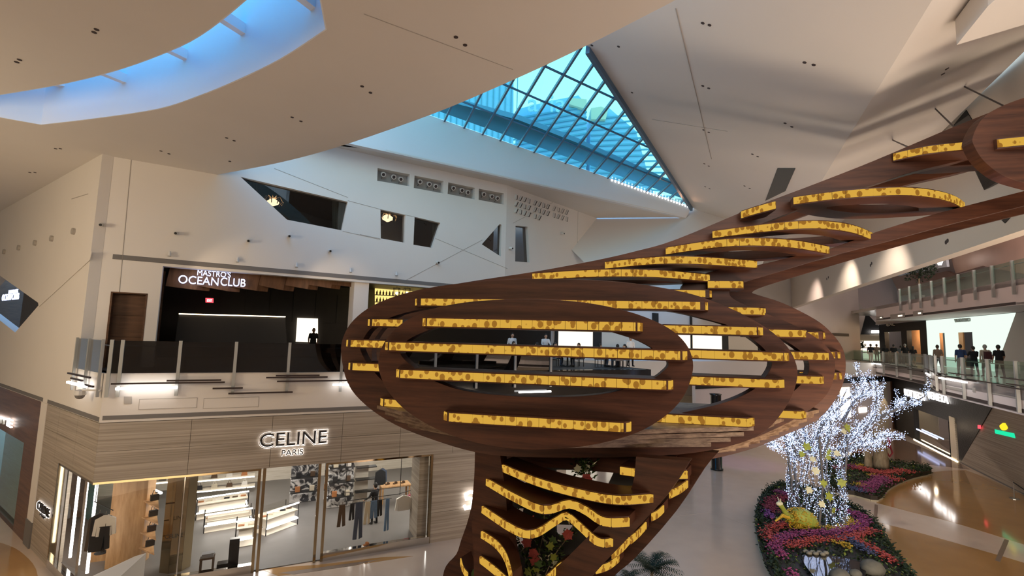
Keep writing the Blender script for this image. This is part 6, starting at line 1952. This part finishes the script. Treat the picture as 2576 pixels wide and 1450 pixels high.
def branch(pts, r0, depth, dens):
    L = arclen(pts)
    n = len(pts)
    sk.tube(pts, [r0 * (1 - .75 * k / (n - 1)) for k in range(n)], 6)
    for _ in range(int(L[-1] * dens)):
        t = random.uniform(0, L[-1])
        rr = r0 * 1.6 * (1 - .7 * t / L[-1]) + .035
        bulbs.append(sample(pts, L, t) + Vec((random.gauss(0, rr), random.gauss(0, rr), random.gauss(0, rr))))
    if depth > 0:
        for _ in range(int(L[-1] * (1.9 if depth > 1 else 1.5))):
            t = random.uniform(.25, 1) * L[-1]
            p = sample(pts, L, t)
            d0 = (sample(pts, L, min(t + .3, L[-1])) - sample(pts, L, max(t - .3, 0))).normalized()
            d = (d0 + Vec((random.uniform(-.8, .8), random.uniform(-.8, .8), random.uniform(-.5, .8)))).normalized()
            ln_ = random.uniform(.4, .95) * (.7 if depth == 1 else 1.0)
            q = [p, p + d * ln_ * .5 + Vec((random.uniform(-.1, .1), random.uniform(-.1, .1), .05)), p + d * ln_ + Vec((0, 0, random.uniform(-.05, .2)))]
            branch(q, r0 * .4 + .006, depth - 1, dens * .6)
BR = [[(2085, 1150, -.3), (2150, 1100, -.4), (2195, 1060, -.5), (2203, 1020, -.4), (2205, 985, -.4), (2200, 950, -.4)], [(2195, 1060, -.5), (2240, 1038, -.6), (2290, 1015, -.8), (2315, 1008, -.9)],
      [(2110, 1135, -.5), (2170, 1112, -.8), (2220, 1100, -1.0), (2275, 1097, -1.2)], [(2115, 1140, -.4), (2165, 1125, -.9), (2205, 1127, -1.4)], [(2060, 1140, 0), (2062, 1080, .1), (2110, 1025, .2), (2150, 990, .2), (2172, 960, .2)],
      [(2040, 1140, .2), (2000, 1095, .3), (1985, 1050, .4), (1975, 990, .5)], [(2015, 1160, 0), (1965, 1128, -.1), (1930, 1118, -.2)], [(2120, 1060, .6), (2150, 1010, .8), (2190, 980, 1.0)], [(2030, 1130, .8), (2070, 1070, 1.0), (2120, 1015, 1.2)],
      [(2070, 1150, -.9), (2090, 1090, -1.2), (2085, 1030, -1.4)], [(2010, 1150, -.6), (1985, 1100, -.9), (2000, 1060, -1.1)], [(2050, 1150, .9), (2020, 1080, 1.3), (2050, 1030, 1.5)]]
for b in BR:
    pts = smoothpts([TY(x, y, d) for x, y, d in b], 3, False)
    branch(pts, .09, 2, 170)
sk.build('woven_branches', 'twig_pale', lt)
lt.children[-1]['kind'] = 'stuff'
v, f = [], []
for p in bulbs:
    k = len(v)
    r = random.uniform(.011, .023)
    v += [p + Vec((r, 0, 0)), p + Vec((0, r, 0)), p + Vec((-r, 0, 0)), p + Vec((0, -r, 0)), p + Vec((0, 0, r)), p - Vec((0, 0, r))]
    f += [(k, k + 1, k + 4), (k + 1, k + 2, k + 4), (k + 2, k + 3, k + 4), (k + 3, k, k + 4), (k + 1, k, k + 5), (k + 2, k + 1, k + 5), (k + 3, k + 2, k + 5), (k, k + 3, k + 5)]
o = link('tiny_lights', v, f, 'bulb', lt)
o['kind'] = 'stuff'
point('tree_glow', tuple(tbase + Vec((0, 0, 2.2))), 45, (.6, .7, 1), .6)
def bigleaf(c, d, up, L, m, par):
    d, up = Vec(d).normalized(), Vec(up).normalized()
    s = d.cross(up).normalized()
    o_ = [(0, 0), (.25, .18), (.2, .42), (.5, .3), (.62, .42), (.7, .18), (1, 0), (.7, -.18), (.62, -.42), (.5, -.3), (.2, -.42), (.25, -.18)]
    MB().prism([Vec(c) + d * x * L + s * y * L for x, y in o_], [], s.cross(d) * .012).build('leaf', m, par)
for x, y in ((2020, 1135), (2035, 1150), (2085, 1125), (2095, 1135), (2075, 1145), (2055, 1175), (2128, 1065), (2130, 1085), (2040, 1225), (2105, 1220), (2060, 1260), (2095, 1245), (2070, 1205), (2100, 1290), (2035, 1115)):
    c = TY(x, y, -1.25 if y > 1160 else -.9)
    bigleaf(c, (random.uniform(-1, 1), -.3, random.uniform(-1, .6)), (random.uniform(-.3, .3), -1, .3), random.uniform(.32, .5), 'leaf_lime' if random.random() < .6 else 'leaf_white', lt)

# ---- garland of leaves and blossoms hanging inside the trunk of the sculpture
gc = PZ(1335, 1600, 0)
ga = empty('leaf_garland', (gc.x, gc.y, 0), 'hanging garland of green, white and red leaves inside the wooden trunk', 'garland')
def GP(x, y, d=0.0): return PP(x, y, Vec((tp0.x, tp0.y, 0)) + away(LTP) * (1.0 + d), away(LTP))
strand = [[(1300, 1345), (1320, 1400), (1335, 1450), (1330, 1540), (1335, 1620)], [(1370, 1290), (1365, 1350), (1355, 1400), (1350, 1460), (1340, 1560)], [(1440, 1200), (1430, 1260), (1440, 1330), (1400, 1390), (1370, 1450)], [(1290, 1280), (1275, 1340), (1285, 1400), (1310, 1450)], [(1470, 1160), (1475, 1190), (1460, 1210)]]
lp = {'leaf_mid': [], 'leaf_white': [], 'leaf_dark': []}
vn = MB()
for st__ in strand:
    c = smoothpts([GP(x, y, random.uniform(-.2, .2)) for x, y in st__], 4, False)
    vn.tube(c, .012, 5)
    L = arclen(c)
    for _ in range(150):
        p = sample(c, L, random.uniform(0, L[-1])) + Vec((random.gauss(0, .12), random.gauss(0, .12), random.gauss(0, .08)))
        lp[random.choice(['leaf_mid', 'leaf_mid', 'leaf_dark', 'leaf_dark', 'leaf_mid', 'leaf_white'])].append(p)
vn.build('vine', 'bark', ga)
for m, pts in lp.items():
    leaves(pts, .16, 'foliage', m, ga, 1.0)
for x, y in ((1337, 1310), (1325, 1365), (1342, 1392), (1475, 1205), (1480, 1215), (1465, 1270), (1428, 1345), (1345, 1410)):
    c = GP(x, y, -.25)
    for k in range(5):
        a = k * 1.2566 + x
        bigleaf(c, (math.cos(a), -.2, math.sin(a)), (0, -1, .1), .17, 'fl_coral', ga)
for x, y in ((1320, 1430), (1345, 1440), (1380, 1355), (1395, 1375), (1290, 1340), (1455, 1190), (1310, 1450), (1365, 1425), (1400, 1410), (1280, 1370), (1190, 1432)):
    bigleaf(GP(x, y, -.3), (random.uniform(-1, 1), -.2, random.uniform(-.8, .8)), (0, -1, .2), .26, random.choice(['leaf_white', 'leaf_mid', 'leaf_lime']), ga)

# ---- potted palm beside the trunk and small trees on the walkways
def palm(c, n, L, label, name='palm_plant', pot=.3, stem=.3, m='leaf_dark', spread=1.0):
    c = Vec(c)
    r = empty(name, tuple(c), label, 'plant')
    MB().lathe(c, [(pot * .7, 0), (pot, pot * 1.3), (pot * .95, pot * 1.35)], 12).build('pot', 'groove_grey', r, True)
    MB().tube([c + UP * pot, c + UP * (pot * 1.3 + stem)], .05, 6).build('stem', 'bark', r)
    base_ = c + UP * (pot * 1.3 + stem)
    v, f = [], []
    for i in range(n):
        a = random.uniform(0, 6.283)
        el = random.uniform(.25, 1.1)
        d = Vec((math.cos(a) * spread, math.sin(a) * spread, el)).normalized()
        pts = []
        for k in range(7):
            t = k / 6
            pts.append(base_ + d * L * t - UP * (t * t * L * .35))
        for k in range(1, 7):
            p = pts[k]
            dv = (pts[k] - pts[k - 1]).normalized()
            s = dv.cross(UP).normalized()
            for sg in (-1, 1):
                for h_ in (0, .5):
                    q = pts[k - 1].lerp(p, h_ + .3)
                    kk = len(v)
                    tip = q + (s * sg * .8 + dv * .5).normalized() * L * .26 * (1.1 - .5 * k / 6) - UP * .04
                    v += [q - dv * .015, q + dv * .02, tip]
                    f.append((kk, kk + 1, kk + 2))
    o_ = link('fronds', v, f, m, r)
    o_['kind'] = 'stuff'
    return r
palm(PZ(1640, 1500, 0), 60, 1.1, 'dark feathery palm plant at the foot of the wooden trunk', pot=.3, stem=.45)
palm(PZ(1570, 1530, 0), 40, 0.9, 'second dark palm plant close against the trunk', pot=.3, stem=.3)
def tree(c, h, r, label):
    c = Vec(c)
    t = empty('small_tree', tuple(c), label, 'tree')
    MB().tube([c, c + UP * h * .6], .06, 6).build('stem', 'bark', t)
    MB().lathe(c, [(.28, 0), (.35, .45), (.33, .47)], 10).build('pot', 'groove_grey', t)
    pts = []
    for _ in range(420):
        d = Vec((random.gauss(0, 1), random.gauss(0, 1), random.gauss(0, .55))).normalized() * r * random.random() ** .4
        pts.append(c + UP * h * .8 + d)
    leaves(pts, .26, 'crown', 'leaf_mid' if False else 'leaf_dark', t, 1.0)
tree(at(LRB, sz(LRB, 2278, 760)[0], 12.56, -1.0), 3.2, 1.2, 'small round-crowned tree on the third level')
tree(at(LR1, sz(LR1, 2128, 880)[0], 7.13, -1.2), 2.0, .7, 'dark leafy plant at the far end of the walkway')
# rope stand by the stone wall
c = PZ(2552, 1256, 0)
rp = empty('rope_stand', tuple(c), 'thin metal rope stand with a black rope by the stone wall', 'stand')
MB().lathe(c, [(.22, 0), (.22, .03), (.03, .06)], 12).build('base', 'steel', rp)
MB().tube([c, c + UP * 1.0], .025, 8).build('post', 'steel', rp)
MB().tube(smoothpts([c + UP * .95, c + Vec((.1, -.7, .62)), c + Vec((.1, -1.4, .58)), c + Vec((.0, -2.2, .95))], 4, False), .03, 6).build('rope', 'black', rp)

cpx = PZ(1803, 1182, 0)
tag(MB().lathe(cpx, [(.42, 0), (.42, .1), (.36, .12), (.36, 5.0), (.4, 5.1)], 18).build('dark_column', 'black_gloss', None, True), 'round dark column on the floor beyond the pod', 'column')
# ================================================================ PEOPLE
SKIN = {}
for i, c in enumerate(((0.42, 0.24, 0.16), (0.50, 0.31, 0.22), (0.26, 0.14, 0.09))):
    mat('skin_%d' % i, c, .55)
mat('hair_dark', (0.015, 0.012, 0.010), .6)
mat('hair_grey', (0.30, 0.29, 0.28), .7)
mat('hair_brown', (0.05, 0.028, 0.015), .6)
mat('c_tan', (0.30, 0.23, 0.17), .9)
mat('c_navy', (0.025, 0.05, 0.14), .9)
mat('c_black', (0.012, 0.012, 0.014), .9)
mat('c_beige', (0.44, 0.40, 0.32), .9)
mat('c_grey', (0.16, 0.16, 0.17), .9)
mat('c_denim', (0.05, 0.065, 0.10), .9)
mat('c_white', (0.72, 0.72, 0.74), .9)
mat('c_maroon', (0.07, 0.02, 0.022), .9)
mat('c_teal', (0.05, 0.12, 0.12), .9)
mat('shoe', (0.02, 0.02, 0.02), .6)
def person(loc, rz, label, shirt='c_black', pants='c_denim', skin=1, hair='hair_dark', h=1.75, stride=.12, arm=(0.0, 0.0), sit=False, shorts=False, long_hair=False, sleeves=False, group=None, lean=0.0, crossed=False):
    """one continuous remeshed body; colours by region; facing local -Y"""
    m = MB()
    k = h / 1.75
    hz = .46 if sit else .93
    for s in (-1, 1):
        st = stride * s
        if sit:
            m.tube([(s * .09, 0, hz), (s * .11, -.25, hz + .02), (s * .11, -.44, hz)], [.095, .085, .065], 8)
            m.tube([(s * .11, -.44, hz), (s * .11, -.43, .25), (s * .11, -.40, .06)], [.065, .06, .042], 8)
            m.tube([(s * .11, -.37, .045), (s * .11, -.47, .045), (s * .11, -.60, .035)], [.045, .048, .034], 8)
        else:
            m.tube([(s * .085, 0, hz), (s * .10, -st * .55 - .01, .50), (s * .10, -st + .03, .08)], [.10, .068, .045], 8)
            m.tube([(s * .10, -st + .07, .04), (s * .105, -st - .04, .045), (s * .11, -st - .16, .032)], [.042, .048, .034], 8)
    T = [(0, .0, hz - .06), (0, .0, hz + .05), (0, -.005 - lean * .3, hz + .2), (0, -lean * .7, hz + .38), (0, -lean, hz + .50), (0, -lean, hz + .55)]
    R_ = [.13, .155, .145, .165, .13, .07]
    q = MB().tube(T, R_, 12)
    for v in q.v:
        v.x *= 1.12
        v.y *= .78
    m.raw(q.v, q.f)
    m.tube([(0, -lean, hz + .50), (0, -lean - .015, hz + .66)], [.062, .055], 8)
    hc = Vec((0, -lean - .025, hz + .715))
    m.blob(hc, .105, 12, 8, 0, (.80, .97, 1.18))
    m.tube([hc + Vec((0, -.09, .01)), hc + Vec((0, -.125, -.025)), hc + Vec((0, -.09, -.035))], [.012, .02, .012], 6)
    for s in (-1, 1):
        m.blob(hc + Vec((s * .088, .0, -.005)), .022, 6, 4, 0, (.5, 1, 1.4))
        a = arm[0 if s < 0 else 1]
        sh = Vec((s * .19, -lean, hz + .49))
        el = sh + Vec((s * .06, .03 - .18 * math.sin(a), -.28 * math.cos(a * .6)))
        wr = el + Vec((-s * .015 - (s * .16 if crossed else 0), -.06 - .24 * math.sin(a), -.24 * math.cos(a)))
        m.tube([sh + Vec((-s * .07, 0, .02)), sh, el, wr], [.06, .066, .048, .034], 8)
        dr = (wr - el).normalized()
        pal = wr + dr * .08
        m.tube([wr, pal], [.036, .042], 6)
        for j in range(4):
            o_ = Vec((0, (j - 1.5) * .02, 0))
            m.tube([pal + o_, pal + o_ + dr * .05, pal + o_ + dr * (.085 - .008 * abs(j - 1.3)) + Vec((-s * .02, 0, 0))], .0115, 5)
        m.tube([wr + dr * .03 + Vec((0, -.035, 0)), wr + dr * .08 + Vec((-s * .01, -.06, 0))], .012, 5)
    tmp = m.build('tmp', None, None)
    md = tmp.modifiers.new('r', 'REMESH'); md.mode = 'VOXEL'; md.voxel_size = .019
    sm = tmp.modifiers.new('s', 'SMOOTH'); sm.iterations = 2; sm.factor = .4
    dg = bpy.context.evaluated_depsgraph_get()
    me = bpy.data.meshes.new_from_object(tmp.evaluated_get(dg))
    old = tmp.data
    bpy.data.objects.remove(tmp)
    bpy.data.meshes.remove(old)
    me.materials.clear()
    for mm in ('skin_%d' % skin, shirt, pants, 'shoe'): me.materials.append(MATS[mm])
    for p in me.polygons:
        c = p.center
        p.use_smooth = True
        if c.z > hz + .555 and abs(c.x) < .13: i = 0
        elif c.z < .085: i = 3
        elif (c.z < hz + .02 and abs(c.x) < .185 and (not sit or c.y < .2)) and not (abs(c.x) > .165 and c.z > hz - .12 and not sit):
            i = 2 if not (shorts and c.z < .48) else 0
        else:
            armz = hz + (.08 if sleeves else .24)
            i = 0 if (abs(c.x) > .185 and c.z < armz) else 1
        p.material_index = i
    me.transform(Matrix.Scale(k, 4))
    b = bpy.data.objects.new('body', me)
    COL.objects.link(b)
    r = empty('person', tuple(loc), label, 'person', group, 0.0)
    r.rotation_euler = (0, 0, rz)
    b.parent = r
    # hair: a cap over the skull, longer at the back where needed
    hm = MB()
    hm.blob(hc + Vec((0, .014, .016)), .109, 12, 8, .03, (.83, .98, 1.16))
    keep = []
    for fc_ in hm.f:
        c = sum((hm.v[i] for i in fc_), Vec()) / len(fc_)
        if c.z > hc.z + .035 or (c.y > hc.y + .02 and c.z > hc.z - (.10 if not long_hair else .12)): keep.append(fc_)
    hm.f = keep
    if long_hair:
        hm.tube([hc + Vec((0, .07, .02)), hc + Vec((0, .10, -.12)), hc + Vec((0, .10, -.3))], [.075, .08, .05], 8)
    for v in hm.v: v *= k
    ho = link('hair', hm.v, hm.f, hair, None, True)
    ho.parent = r
    return r
def back(r, m='c_maroon'):
    for s in (-1, 1):
        o = MB().tube([(s * .10, .13, 1.38), (s * .11, .02, 1.47), (s * .10, -.12, 1.32), (s * .10, -.10, 1.1)], .02, 6).build('strap', m)
        o.parent = r
    o = MB().box((0, .20, 1.22), (.30, .15, .40)).build('backpack', m)
    o.parent = r
def WK(x, y): return PZ(x, y, Z2 + .01)
dirn = math.atan2(-LR2[1][0], LR2[1][1])
def face(p, q): return math.atan2(q[0] - p[0], -(q[1] - p[1]))
far_ = (44, 70)
for (x, y, kw) in ((2362, 936, dict(label='person in a tan T-shirt and grey trousers with a white bag on the walkway', shirt='c_tan', pants='c_grey', skin=0, hair='hair_brown', h=1.74)),
                   (2420, 947, dict(label='person in a navy blue polo shirt walking past the golden doorway', shirt='c_navy', pants='c_grey', h=1.78)),
                   (2453, 946, dict(label='person in dark clothes with elbows out between the blue shirt and the backpack', shirt='c_black', pants='c_denim', h=1.70, arm=(.9, .9))),
                   (2483, 949, dict(label='person in a beige shirt wearing a dark red backpack', shirt='c_beige', pants='c_grey', hair='hair_grey', h=1.80, sleeves=True)),
                   (2517, 951, dict(label='person in black clothes, the rightmost walker on the walkway', shirt='c_black', pants='c_black', skin=0, h=1.80, arm=(.3, .2)))):
    p = WK(x, y)
    r = person(p, face(p, (p.x + 6, p.y + 22)), group='walkers on the near walkway', **kw)
    if 'backpack' in kw['label'] and 'beige' in kw['label']: back(r)
    if 'white bag' in kw['label']:
        o = MB().box((.34, .02, .62), (.08, .28, .34)).build('shopping_bag', 'c_white'); o.parent = r
kws = ((2192, 913, dict(label='person in black bending close to a companion by the cream shop', shirt='c_black', pants='c_beige', hair='hair_dark', lean=.12)),
       (2207, 912, dict(label='person in a brown-grey shirt and pale trousers by the cream shop', shirt='c_tan', pants='c_beige', hair='hair_brown')),
       (2229, 914, dict(label='long-haired person in black at the edge of the black shop', shirt='c_black', pants='c_black', long_hair=True, h=1.66)),
       (2250, 916, dict(label='person in a black T-shirt and shorts facing the orange window', shirt='c_black', pants='c_black', shorts=True)),
       (2268, 916, dict(label='dark-clothed person half hidden behind the grey-haired one', shirt='c_grey', pants='c_denim', hair='hair_dark', h=1.66)),
       (2279, 919, dict(label='grey-haired person in a black shirt in front of the second orange window', shirt='c_black', pants='c_grey', hair='hair_grey', h=1.82)),
       (2299, 921, dict(label='long-haired person in black top and teal shorts', shirt='c_black', pants='c_teal', shorts=True, long_hair=True, h=1.62)))
for x, y, kw in kws:
    p = WK(x, y)
    person(p, face(p, (p.x + 8, p.y + 10)), group='visitors by the far shops', **kw)
p = PZ(940, 1318, .03)
person(p, face(p, (p.x - 2, p.y + 1)), 'shop assistant in black with a dark cap sorting clothes', 'c_black', 'c_black', 1, 'hair_dark', 1.78, .05, (.9, .9), sleeves=True)
p = inr(787, 868, 6.2)
person(Vec((p.x, p.y, Z2 + .01)), 0.3, 'silhouetted person in front of the bright restaurant doorway', 'c_black', 'c_black', 2, 'hair_dark', 1.72)
# dining tables, chairs and guests seen through the pod
mat('cloth_table', (0.62, 0.60, 0.58), .9)
def diner_table(c, label, n, seats):
    c = Vec(c)
    t = empty('dining_table', tuple(c), label, 'table', 'restaurant tables')
    MB().lathe(c, [(.25, 0), (.25, .03), (.05, .06), (.05, .70), (.1, .71)], 12).build('pedestal', 'black', t)
    MB().lathe(c, [(.50, .60), (.52, .73), (.50, .745)], 20).build('tablecloth', 'cloth_table', t)
    for j in range(3):
        a = j * 2.1 + n
        g = c + Vec((.25 * math.cos(a), .25 * math.sin(a), .745))
        o = MB().lathe(g, [(.035, 0), (.008, .01), (.008, .09), (.04, .13), (.035, .2)], 8).build('wine_glass', 'glass_clear')
        tag(o, '%s wine glass on the %s' % (['right', 'back', 'front'][j], label.replace(' seen through the pod', '')), 'glass', 'wine glasses on the restaurant tables')
    for j, (a, kw) in enumerate(seats):
        q = c + Vec((.78 * math.cos(a), .78 * math.sin(a), 0))
        rz = a + math.pi / 2 + math.pi
        ch = empty('dining_chair', tuple(q), 'dark chair under the %s' % kw['label'].replace(' restaurant', ''), 'chair', 'restaurant chairs')
        M_ = Matrix.Rotation(rz, 3, 'Z')
        MB().box(q + Vec((0, 0, .41)), (.44, .44, .05), rz).build('seat', 'c_grey', ch)
        MB().box(q + M_ @ Vec((0, .24, .66)), (.44, .05, .46), rz).build('backrest', 'c_grey', ch)
        for dx in (-.19, .19):
            for dy in (-.19, .19):
                w_ = q + M_ @ Vec((dx, dy, 0))
                MB().bar(w_, w_ + UP * .39, .035, .035).build('leg', 'black', ch)
        person(q, rz, sit=True, arm=(.8, .7), group='seated guests', **kw)
rows_ = [((1322, 26.3), 'left restaurant table seen through the pod', [(2.6, dict(label='guest in white at the left restaurant table', shirt='c_white', hair='hair_brown')), (5.6, dict(label='guest in dark grey at the left restaurant table', shirt='c_grey', hair='hair_dark'))]),
         ((1428, 26.8), 'second restaurant table seen through the pod', [(2.7, dict(label='guest in white with dark hair at the second restaurant table', shirt='c_white')), (.5, dict(label='guest in beige at the second restaurant table', shirt='c_beige', hair='hair_brown'))]),
         ((1540, 27.6), 'third restaurant table seen through the pod', [(3.4, dict(label='guest in black at the third restaurant table', shirt='c_black')), (.2, dict(label='guest in pale pink at the third restaurant table', shirt='c_white', hair='hair_dark', long_hair=True)), (4.9, dict(label='guest in maroon at the third restaurant table', shirt='c_maroon', hair='hair_dark'))])]
for n, ((x, yy), lab, seats) in enumerate(rows_):
    p = PY(x, 880, yy)
    diner_table((p.x, p.y, Z2 + .005), lab, n, seats)
for x, yy, kw in ((1288, 27.5, dict(label='waiter in a white shirt standing behind the left restaurant table', shirt='c_white', pants='c_black', sleeves=True)), (1372, 28.2, dict(label='waiter in white holding a pad near the second restaurant table', shirt='c_white', pants='c_black', sleeves=True, arm=(1.0, 1.0))),
                  (1586, 28.4, dict(label='waiter in a white jacket beside the third restaurant table', shirt='c_white', pants='c_black', sleeves=True, hair='hair_dark'))):
    p = PY(x, 880, yy)
    person((p.x, p.y, Z2 + .01), 0.2, **kw)
# ================================================================ CITY SEEN THROUGH THE SKYLIGHT
mat('tower_blue', (0.30, 0.60, 0.85), .5)
mat('tower_pale', (0.52, 0.74, 0.80), .5)
mat('tower_cream', (0.72, 0.66, 0.50), .7)
mat('tower_line', (0.12, 0.36, 0.50), .5)
def tower(name, label, px, y, depth, m, nf, vert=False, m2='tower_line'):
    """upright block whose near face has the given pixel outline at distance y"""
    pts = [PY(a, b, y) for a, b in px]
    r = empty(name, (pts[0].x, y, 0), label, 'building')
    lo_ = max(p_[1] for p_ in px)
    for p, q_ in zip(pts, px):
        if q_[1] == lo_: p.z = 0.0
    x0, x1 = min(p.x for p in pts), max(p.x for p in pts)
    top = max(p.z for p in pts)
    MB().prism(pts, [], (0, depth, 0)).build('facade', m, r)
    return r, pts, x0, x1, top
r, pts, x0, x1, top = tower('glass_tower', 'tall pale blue glass tower at the left of the skylight', [(1060, 420), (1060, 100), (1292, 60), (1304, 420)], 120, 30, 'tower_blue', 0)
for k in range(17):
    x = x0 + (x1 - x0) * (k + .5) / 17
    MB().box((x, 119.8, 55), (.22, .3, 90)).build('mullion', 'tower_line', r)
r, pts, x0, x1, top = tower('hotel_tower', 'wide curved hotel block with many floor lines', [(1285, 470), (1300, 275), (1380, 255), (1455, 240), (1475, 262), (1478, 470)], 160, 30, 'tower_blue', 0)
bt_, zt_ = min(p.z for p in pts), top
for k in range(15):
    a, b = PY(1290, 300 + k * 13, 159.5), PY(1476, 268 + k * 13.5, 159.5)
    MB().bar(a, b, .5, .55).build('floor_line', 'tower_line', r)
MB().prism([PY(x, y, 158) for x, y in ((1432, 262), (1436, 246), (1476, 250), (1476, 275))], [], (0, 4, 0)).build('crown_block', 'tower_cream', r)
def fit_aria():
    o = text3d('roof_lettering', 'aria', 9.0, .5, 'tower_pale', Matrix.Identity(4))
    c = PY(1375, 262, 155)
    o.data.transform(Matrix.Translation(c) @ Matrix.Rotation(math.pi / 2, 4, 'X'))
    adopt(o, r)
fit_aria()
r, pts, x0, x1, top = tower('hotel_wing', 'second hotel block behind the right part of the skylight', [(1478, 560), (1486, 280), (1530, 270), (1600, 330), (1760, 560)], 170, 30, 'tower_blue', 0)
for k in range(18):
    a, b = PY(1486, 300 + k * 13.5, 169.5), PY(1640 + k * 4, 285 + k * 15, 169.5)
    MB().bar(a, b, .5, .55).build('floor_line', 'tower_line', r)
MB().prism([PY(x, y, 168) for x, y in ((1487, 300), (1487, 272), (1512, 268), (1530, 275), (1524, 300))], [], (0, 4, 0)).build('crown_block', 'tower_cream', r)
# roof edge of the neighbouring wing just outside the glass
mat('roof_panel', (0.22, 0.42, 0.58), .5)
rp_ = MB().prism([g3(gpx(x, y), 2.5) for x, y in ((1440, 95), (1470, 100), (1745, 525), (1700, 525), (1560, 330), (1450, 150))], [], gn * .3).build('roof_wing', 'roof_panel')
tag(rp_, 'sloping blue-grey roof wing along the right edge of the skylight', 'roof')
rq_ = MB().prism([g3(gpx(x, y), 1.0) for x, y in ((1060, 285), (1300, 345), (1450, 400), (1740, 522), (1740, 540), (1060, 310))], [], gn * .3).build('roof_parapet', 'tower_blue')
tag(rq_, 'low blue parapet along the bottom of the skylight', 'parapet')
for k in range(26):
    t = k / 25
    p = G2.lerp(G1, .02 + .36 * t) - gn * .12 + UP * .05
    MB().blob(p, .07, 6, 4).build('edge_lamp', 'light_white', sky)

for k, (t, q) in enumerate(((.05, (1735, 440)), (.14, (1702, 330)), (.02, (1760, 500)))):
    p = G2.lerp(G1, t) - gn * .5 - Vec((.3, .3, 0))
    spot('edge_spot', p, on1(*q), 70, (1.0, 0.50, 0.28), 34, 1.0, .1)
